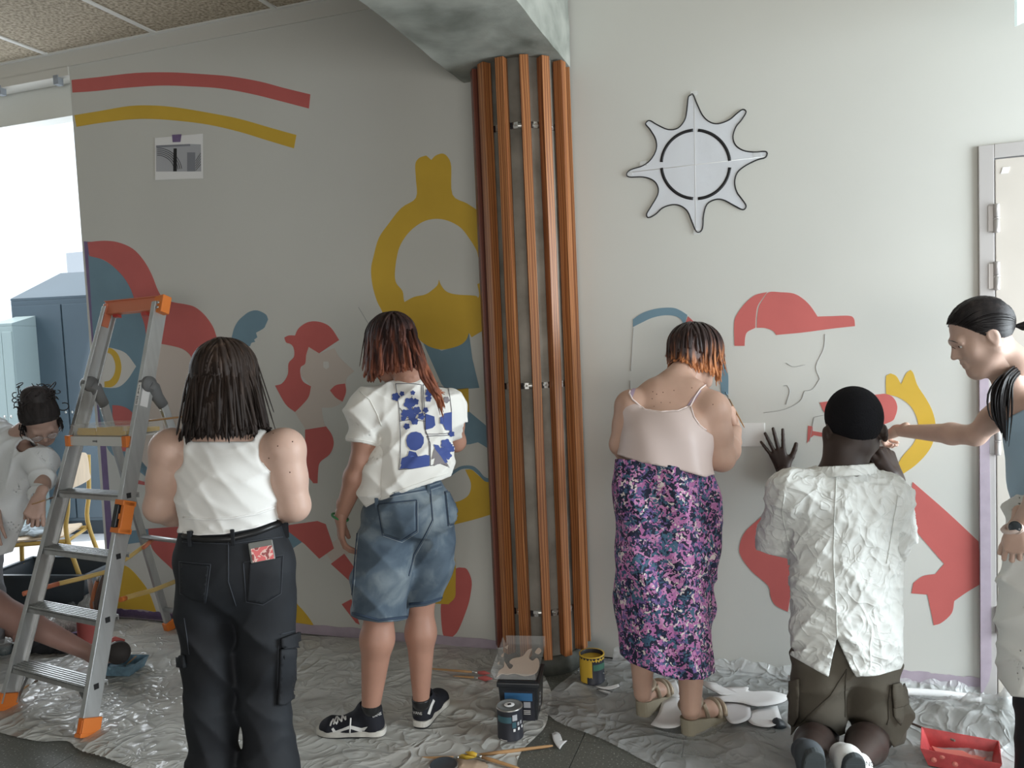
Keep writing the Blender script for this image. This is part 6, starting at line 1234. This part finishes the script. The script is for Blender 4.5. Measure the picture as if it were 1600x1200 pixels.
b = MB(); b.tube([s0_-fx*.2+fy*.185+Z3*(zs-.03), s0_-fx*.2-fy*.185+Z3*(zs-.03)], .011, 8); b.build('crossbar', m_ytube, cht)
def blob(name, c, r, m, seed, amp, f, lab=None, cat=None, h=.006, grp=None, zcut=None):
    q = S(h); q.ell(c, r, k=.01); g = np.random.default_rng(seed)
    for i in range(5): o = g.normal(size=3)*A(*r)*.45; q.ell(A(*c)+o, A(*r)*g.uniform(.4, .65), k=.03)
    cuts = [] if zcut is None else [(A(0, 0, zcut), (0, 0, -1))]
    o = q.build(name, m, None, disp=lambda P: wr(P, f, amp, seed), cuts=cuts)
    if lab: tag(o, lab, cat, grp)
    return o
m_rag = mat('grey_rag', (.42, .48, .52), .85, bump=.4, bscale=20, bdist=.01); m_bag = crumpled(mat('white_plastic_bag', (.66, .66, .64), .35, spec=.6), 9., .012)
blob('cloth', s0_+fx*.06+Z3*(zs+.030), (.12, .10, .026), m_rag, 3, .008, 30, 'crumpled blue grey rag on the chair seat', 'cloth', zcut=zs+.013)
# bin
m_bin = mat('black_bin_plastic', (.045, .055, .065), .4)
bc = G(95, 950); bu = unit(A(1, -.15, 0)); bn = A(-bu[1], bu[0], 0); bt = thing('storage_bin', bc, 'black plastic crate on the floor under the chair', 'bin')
def frustum(c, u, n, w0, d0, w1, d1, h, th, name, m, par, inner=True):
    V = []; 
    for (w_, d_, z) in ((w0, d0, 0), (w1, d1, h), (w1-th, d1-th, h), (w0-th, d0-th, th)):
        V += [c+u*w_*a+n*d_*b_+Z3*z for a, b_ in ((-1, -1), (1, -1), (1, 1), (-1, 1))]
    Fs = [(3, 2, 1, 0), (12, 13, 14, 15)]
    for k in range(3): Fs += [(k*4+i, k*4+(i+1) % 4, k*4+4+(i+1) % 4, k*4+4+i) for i in range(4)]
    b = MB(); b.add(V, Fs); return b.build(name, m, par, bevel=.003)
frustum(bc, bu, bn, .26, .15, .34, .20, .27, .008, 'bin_body', m_bin, bt); b = MB()
for s_ in (-1, 1): b.box(bc+bn*s_*.20+Z3*.268, bu*.35, bn*.014, Z3*.008); b.box(bc+bu*s_*.34+Z3*.268, bu*.014, bn*.20, Z3*.008)
b.build('bin_rim', m_bin, bt)
# buckets, cups, tools behind the ladder
def can(c, r, h, lab, cat, body, paint=None, lid=None, rim=m_zinc, drip=None, tilt=None, name='paint_can'):
    ax = unit(A(*(tilt or (0, 0, 1)))); t = thing(name, c, lab, cat); b = MB(); b.lathe(c, [(0, .001), (r*.97, .001), (r, .004), (r, .01), (r*.985, .012), (r*.985, h-.012), (r, h-.008), (r*1.02, h-.002), (r*1.0, h), (r*.955, h), (r*.95, h-.004)]+([(r*.95, .01), (0, .01)] if not lid else [(0, h-.004)]), 32, ax=ax); b.build('can_body', body, t)
    b = MB(); b.lathe(c, [(r*.985, h-.004), (r*1.035, h-.002), (r*1.03, h+.003), (r*.93, h+.002)], 32, ax=ax); b.build('can_rim', rim, t)
    if paint: b = MB(); b.lathe(c, [(0, h*.86), (r*.94, h*.86)], 28, ax=ax); b.build('paint_surface', paint, t)
    if lid: b = MB(); b.lathe(c, [(0, h), (r*.55, h), (r*.60, h+.001), (r*.86, h+.001), (r*.90, h+.003), (r*.96, h+.003)], 32, ax=ax); b.build('lid', lid, t)
    return t
def sidepatch(t, c, r, a0, a1, z0, z1, m, nm='label', wob=0., lift=.0012):
    b = MB(); n = 14; V = []
    for i in range(n+1):
        a = math.radians(a0+(a1-a0)*i/n); rr = r+lift; top = z1-(wob*abs(math.sin(i*2.1)) if wob else 0); bot = z0+(wob*abs(math.sin(i*1.7+1)) if wob else 0)
        for z in (bot, top): V.append(c+A(rr*math.sin(a), -rr*math.cos(a), z))
    b.add(V, [(i*2, i*2+2, i*2+3, i*2+1) for i in range(n)], True); return b.build(nm, m, t, fix=False)
c = G(142, 1008); rb = can(c, .062, .155, 'red paint bucket with drips behind the ladder rail', 'bucket', m_red, rim=m_black); sidepatch(rb, c, .061, -60, -10, .02, .06, m_bin, 'stain', .02)
bt2 = thing('tape_roll', G(118, 1006), 'roll of purple masking tape beside the red bucket', 'tape'); b = MB(); b.lathe(G(118, 1006)+Z3*.004, [(.028, 0), (.055, 0), (.055, .048), (.028, .048), (.028, 0)], 26); b.build('roll', m_tapeP, bt2)
blob('plastic_bag', G(102, 992)+Z3*.07, (.13, .09, .07), m_bag, 5, .012, 24, 'crumpled white plastic bag beside the tape roll', 'bag'); blob('plastic_bag', G(152, 962)+Z3*.07, (.10, .08, .09), m_bag, 8, .012, 24, 'white plastic bag leaning at the end of the mural wall', 'bag')
blob('cloth', G(78, 1018)+Z3*.045, (.17, .09, .05), mat('black_cloth', (.02, .022, .026), .9), 12, .010, 20, 'dark crumpled cloth lying under the bare leg', 'cloth')
for px, py, lab in ((10, 1030, 'clear plastic cup by the left rail of the ladder'), (118, 968, 'clear plastic cup in front of the black crate')):
    c = G(px, py); t = thing('plastic_cup', c, lab, 'cup', 'clear cups'); b = MB(); b.lathe(c, [(0, .002), (.027, .002), (.036, .10), (.038, .102), (.035, .10), (.026, .005), (0, .005)], 20); b.build('cup_body', m_clear, t)
    if px < 60: b = MB(); b.lathe(c, [(0, .03), (.030, .03), (.033, .075), (0, .075)], 18); b.build('water', mat('murky_water', (.10, .13, .14), .2), t)
# bundle of rollers
for k, (x0, y0, x1, y1, col) in enumerate(((150, 942, 162, 900, (.10, .07, .06)), (144, 944, 152, 908, (.40, .14, .06)), (156, 940, 168, 904, (.06, .05, .05)), (147, 940, 140, 906, (.25, .20, .18)))):
    p, q = D(x0, y0, 4.62), D(x1, y1, 4.60+.02*k); t = thing('paint_roller', p*A(1, 1, 0), ('dark brown handled tool in the bundle near the wall end', 'reddish handled tool in the bundle near the wall end', 'black handled tool in the bundle near the wall end', 'pale handled tool in the bundle near the wall end')[k], 'tool', 'tools bundled by the wall end')
    b = MB(); b.tube([p-Z3*.10, p, (p+q)/2, q], [.006, .014, .018, .013], 8); b.build('handle', mat('tool_handle', col, .5), t); b = MB(); b.tube([q, q+unit(q-p)*.03], [.010, .008], 8); b.build('tip', m_zinc, t)
# blue tray
def tray(px, py, u, w_, d_, h, lab, body, paint, yawv=None, blobs=0):
    c = G(px, py); u = unit(A(*u)); n_ = A(-u[1], u[0], 0); t = thing('paint_tray', c, lab, 'tray'); c = c+Z3*.012; frustum(c, u, n_, w_*.80, d_*.82, w_, d_, h, .004, 'tray_shell', body, t)
    b = MB(); P = catmull([c+u*w_*x+n_*d_*y+Z3*(.008) for x, y in ((-.7, -.6), (-.2, -.72), (.4, -.6), (.75, -.4), (.6, .2), (.7, .6), (.1, .7), (-.4, .5), (-.72, .6), (-.6, 0))], True, 3); b.prism(P, Z3*.008); b.build('wet_paint', paint, t)
    for k in range(blobs): a = random.uniform(-.8, .8); b = MB(); b.lathe(c+u*w_*a-n_*d_*.94+Z3*random.uniform(.01, h), [(0, .004), (.008, .002), (.010, 0)], 8, ax=-n_); b.build('paint_splash', paint, t)
    return t
m_lblu = mat('pale_blue_paint', (.22, .36, .45), .35); m_bluclr = mat('blue_smeared_plastic', (.16, .27, .35), .3, var=.3, vscale=30)
tray(188, 1052, (1, -.15, 0), .115, .075, .055, 'blue smeared paint tray on the dust sheet behind the ladder', m_bluclr, m_lblu, blobs=3)
brush('black paintbrush standing in the blue tray', G(192, 1050)+Z3*.02, D(213, 1025, 3.86), .0035, m_blu); brush('short brush lying on the sheet under the lowest step', G(62, 1072)+Z3*.03, G(12, 1098)+Z3*.03, .005)
# ------------------------------------------------------------------ centre floor items
m_cont = mat('black_polypropylene', (.022, .025, .030), .35, spec=.5); m_bl = mat('blue_label', (.05, .17, .36), .4); m_tl = mat('teal_label', (.05, .12, .15), .4); m_dk = mat('dark_label', (.03, .032, .042), .4)
cc_ = G(817, 1111); cu = unit(A(1, -.16, 0)); cn = A(-cu[1], cu[0], 0); ct = thing('paint_tub', cc_, 'large black square paint tub with blue label beside the column', 'tub')
frustum(cc_, cu, cn, .074, .085, .084, .097, .150, .004, 'tub_body', m_cont, ct)
b = MB(); b.box(cc_+Z3*.158, cu*.090, cn*.103, Z3*.010); b.box(cc_+Z3*.169, cu*.078, cn*.090, Z3*.003); b.build('lid', m_cont, ct, bevel=.005)
q = cc_-cn*.0935; b = MB(); b.box(q+Z3*.070-cn*.0, cu*.066, cn*.003, Z3*.062); b.build('label', m_dk, ct); b = MB(); b.box(q+Z3*.108-cn*.004+cu*.0, cu*.058, cn*.0015, Z3*.016); b.build('label', m_bl, ct); b = MB(); b.box(q+Z3*.075-cn*.004+cu*.035, cu*.014, cn*.001, Z3*.012); b.build('label', m_grey2, ct)
for k in range(3): b = MB(); b.box(q+Z3*(.050-.007*k)-cn*.004+cu*.034, cu*.014, cn*.0008, Z3*.0014); b.build('printed_line', m_white, ct)
for k, zz in enumerate((.045, .062, .079, .096)): b = MB(); b.box(cc_+cu*(.0755+.065*zz)+Z3*zz-cn*.02, cu*.001, cn*.007, Z3*(.003 if k % 2 else .005)); b.build('printed_line', m_grey2, ct)
# tray with peach paint on the tub, leaning back to the column
t = thing('paint_tray', cc_+Z3*.18, 'clear tray smeared with pale peach paint lying on the black tub', 'tray'); m_pink = mat('wet_peach_paint', (.66, .55, .47), .35)
T0 = [D(776, 1078, 3.22), D(838, 1074, 3.16), D(848, 1024, 3.36), D(789, 1020, 3.44)]; T0 = [cc_+cu*x+cn*y+Z3*z for x, y, z in ((-.100, -.09, .178), (.075, -.09, .178), (.09, .14, .235), (-.085, .14, .235))]
nn_ = unit(np.cross(T0[1]-T0[0], T0[3]-T0[0])); b = MB(); b.prism(T0, nn_*.002)
for i in range(4): p, q = T0[i], T0[(i+1) % 4]; o_ = unit(np.cross(q-p, nn_)); b.prism([p, q, q+nn_*.035+o_*.012, p+nn_*.035+o_*.012], nn_*.002)
b.build('tray_shell', m_clear, t, fix=False)
L2 = lambda x, y, z=.003: T0[0]+(T0[1]-T0[0])*x+(T0[3]-T0[0])*y+nn_*z
for pts in ([(.05, .02), (.15, .12), (.28, .10), (.45, .14), (.70, .08), (.93, .14), (1.0, .30), (.96, .50), (.88, .58), (.80, .50), (.68, .60), (.70, .85), (.60, .80), (.52, .62), (.30, .55), (.24, .44), (.36, .36), (.30, .25), (.10, .48), (.14, .30), (.06, .20)], [(.80, .75), (.9, .70), (.95, .80), (.86, .88)], [(-.02, .62), (.04, .60), (.03, .72)], [(-.05, .40), (.0, .38), (-.01, .47)], [(.0, .88), (.08, .84), (.07, .95)]):
    b = MB(); b.prism([L2(x, y) for x, y in catmull(pts, True, 3, 120)], nn_*.003); b.build('wet_paint', m_pink, t)
# cans
c = G(798, 1151); pcn = can(c, .052, .128, 'small dark lidded paint can with round white lid sticker', 'paint can', m_dk, lid=mat('grey_lid', (.20, .21, .21), .4))
b = MB(); b.lathe(c, [(0, .1335), (.020, .1330), (.021, .132)], 24); b.build('lid_sticker', m_paper, pcn); b = MB(); b.box(c+Z3*.1338, A(.007, .002, 0), A(-.001, .006, 0), Z3*.0003); b.build('sticker_print', m_black, pcn)
sidepatch(pcn, c, .0515, -62, 8, .080, .105, m_tl, 'label'); sidepatch(pcn, c, .0515, 12, 34, .088, .112, m_grey2, 'label'); sidepatch(pcn, c, .0515, 10, 28, .060, .083, m_tl, 'label')
for k in range(3): sidepatch(pcn, c, .0515, 14+k*22, 24+k*22, .045+.002*k, .056+.002*k, m_paper, 'label_square')
for k in range(2): sidepatch(pcn, c, .0515, 34+k*16, 44+k*16, .066+.002*k, .080+.002*k, m_grey2, 'label_square')
sidepatch(pcn, c, .0515, -50, -15, .008, .011, m_white, 'printed_line')
c = G(926, 1064); ycn = can(c, .057, .130, 'open paint can dripping with ochre yellow paint on the sheet', 'paint can', m_dk, paint=m_yel, rim=m_yel)
sidepatch(ycn, c, .0562, -85, -5, .030, .128, m_yel, 'paint_drip', .012); sidepatch(ycn, c, .0564, -75, -30, .004, .05, m_yel, 'paint_drip', .01); sidepatch(ycn, c, .0562, -5, 90, .105, .128, m_yel, 'paint_drip', .012); sidepatch(ycn, c, .0562, 0, 75, .070, .098, mat('green_label', (.05, .14, .10), .5), 'label')
b = MB(); b.tube([c+A(.059*math.sin(a), -.059*math.cos(a), .09-.05*math.sin(a)) for a in np.linspace(.9, 3.0, 12)], .0014, 5); b.build('wire_handle', m_zinc, ycn)
c = G(694, 1216); can(c, .052, .05, 'small dark round pot at the bottom edge below the brushes', 'pot', m_dk, lid=m_bin, name='paint_pot')
# brushes and paper in the centre
brush('long brush with yellow bristles lying nearest the white petal', G(712, 1190)+Z3*.014, G(864, 1169)+Z3*.010, .006, m_yel, ferr=.02, bl=.05, bw=1.9); brush('brown handled brush lying to the left of the yellow brushes', G(742, 1193)+Z3*.024, G(652, 1189)+Z3*.012, .005, m_yel, ferr=.02, bl=.06, bw=1.6); brush('ochre brush lying lowest in the pile at the bottom edge', G(728, 1187)+Z3*.030, G(812, 1205)+Z3*.010, .006, m_yel, ferr=.02, bl=.05, bw=1.8)
blob('paint_rag', G(738, 1206)+Z3*.018, (.055, .03, .016), mat('brown_rag', (.33, .24, .17), .8), 4, .004, 40, 'small brown paint soaked rag under the yellow brushes', 'rag')
brush('long brush with red painted head lying by the black tub', G(766, 1062)+Z3*.03, G(672, 1051)+Z3*.02, .005, m_red, ferr=.03, bl=.06, bw=2.2); brush('flat red brush lying below the other red brush', G(770, 1068)+Z3*.022, G(708, 1062)+Z3*.018, .004, m_red, ferr=.02, bl=.07, bw=3.4)
def flatpaper(pts, crp, lab, z=.022, m=m_paper, curl=.012, seed=0, edge=True, cat='paper'):
    P = [G(*p, z) for p in (catmull(crop(pts, *crp) if crp else pts, True, 3, 70))]; c = sum(P)/len(P); g = np.random.default_rng(seed); dv = unit(A(g.normal(), g.normal(), 0)); pv = A(-dv[1], dv[0], 0)
    V = [p+Z3*(curl*((p-c)@dv/.15)**2) for p in P]; n = len(V); rings = [V]
    for k in (.66, .33): rings.append([c+(p-c)*k+Z3*(curl*((p-c)@dv*k/.15)**2) for p in P])
    b = MB(); vv = [q for r in rings for q in r]+[c]; Fs = [(r*n+i, r*n+(i+1) % n, (r+1)*n+(i+1) % n, (r+1)*n+i) for r in range(2) for i in range(n)]+[(2*n+i, 2*n+(i+1) % n, 3*n) for i in range(n)]
    b.add(vv, Fs, True); o = b.build('paper_cutout', m, fix=True); tag(o, lab, cat); md = o.modifiers.new('thickness', 'SOLIDIFY'); md.thickness = .0012
    if edge: b = MB(); b.tube([v+Z3*.0008 for v in V]+[V[0]+Z3*.0008], .0009, 4); b.build('black_edge', m_black, o)
    return o
cP = (740, 880, 3.2)
flatpaper([(950, 612), (975, 596), (1012, 590), (1034, 640), (1036, 672), (1000, 672), (955, 650)], cP, 'white paper piece between the heels of the sandals', .024, seed=1, edge=False)
flatpaper([(950, 690), (1000, 674), (1040, 690), (1050, 760), (1030, 825), (950, 834), (885, 810), (920, 760), (935, 720)], cP, 'white rounded paper cut-out under the right sandal', .020, seed=2, edge=False)
flatpaper([(1145, 600), (1215, 605), (1250, 622), (1370, 618), (1380, 640), (1480, 640), (1560, 665), (1582, 685), (1540, 715), (1420, 725), (1330, 700), (1220, 690), (1195, 665), (1240, 662), (1190, 640), (1150, 620)], cP, 'long white paper cut-out lying nearest the right wall', .040, seed=3, curl=.008)
flatpaper([(1240, 702), (1310, 690), (1380, 705), (1388, 770), (1340, 800), (1290, 806), (1262, 780), (1250, 745)], cP, 'curled greyish paper cut-out behind the right sandal toe', .034, seed=4, m=mat('greyish_paper', (.62, .61, .62), .7))  # a greyer paper than the other cut-outs
flatpaper([(1385, 740), (1520, 722), (1545, 790), (1480, 825), (1400, 815), (1365, 785)], cP, 'white scalloped paper cut-out nearest the kneeling man', .030, seed=5)
flatpaper([(392, 854), (412, 848), (432, 858), (446, 890), (468, 888), (445, 912), (432, 938), (415, 918), (398, 886)], cP, 'small white petal shaped paper on the bare dark tiles', .004, seed=6, edge=False, curl=.03)
flatpaper([(600, 612), (660, 618), (725, 604), (732, 618), (690, 634), (640, 630)], cP, 'thin white paper strip with black edge in front of the yellow can', .024, seed=7)
flatpaper([(615, 630), (650, 632), (692, 645), (680, 650), (640, 642)], cP, 'small white paper sliver below the thin paper strip', .020, seed=8)
b = MB(); b.tube([G(1505, 1136)+Z3*.02+UR*0, G(1215, 1139)+Z3*.02], .001, 4) if False else None
pst = [PR+UR*(.0+.70*t)+NR*(.075+.01*math.sin(t*5))+Z3*.03 for t in np.linspace(0, 1, 14)]; b = MB(); b.tube([p+UR*.35*0 for p in [PR+UR*(-.02)+NR*.07+Z3*.028]+[PR+UR*(.05+.68*t)+NR*(.085+.006*math.sin(t*7))+Z3*(.028+.004*math.sin(t*9)) for t in np.linspace(0, 1, 14)]], [.012]+[.020]*13+[.012], 8, sq=.8, nrm=Z3); tag(b.build('paper_roll', m_paper), 'long white rolled paper strip lying along the foot of the right wall', 'paper roll')
b = MB(); b.tube([G(1400, 1132)+Z3*.03, G(1492, 1180)+Z3*.055], .0045, 8); tag(b.build('stick', mat('brown_stick', (.13, .09, .07), .6), None), 'thin brown stick resting in the red paint tray', 'stick')
tray(1500, 1196, (1, -.55, 0), .125, .085, .065, 'red smeared paint tray at the lower right', mat('red_smeared_plastic', (.55, .085, .09), .35, var=.2, vscale=25), mat('coral_wet_paint', (.72, .22, .18), .35), blobs=4)
blob('dark_lump', G(1216, 1140)+Z3*.02, (.018, .014, .012), m_bin, 2, .003, 50, 'tiny dark lump lying beside the scalloped paper', 'cap', h=.004)  # unidentified small dark lump
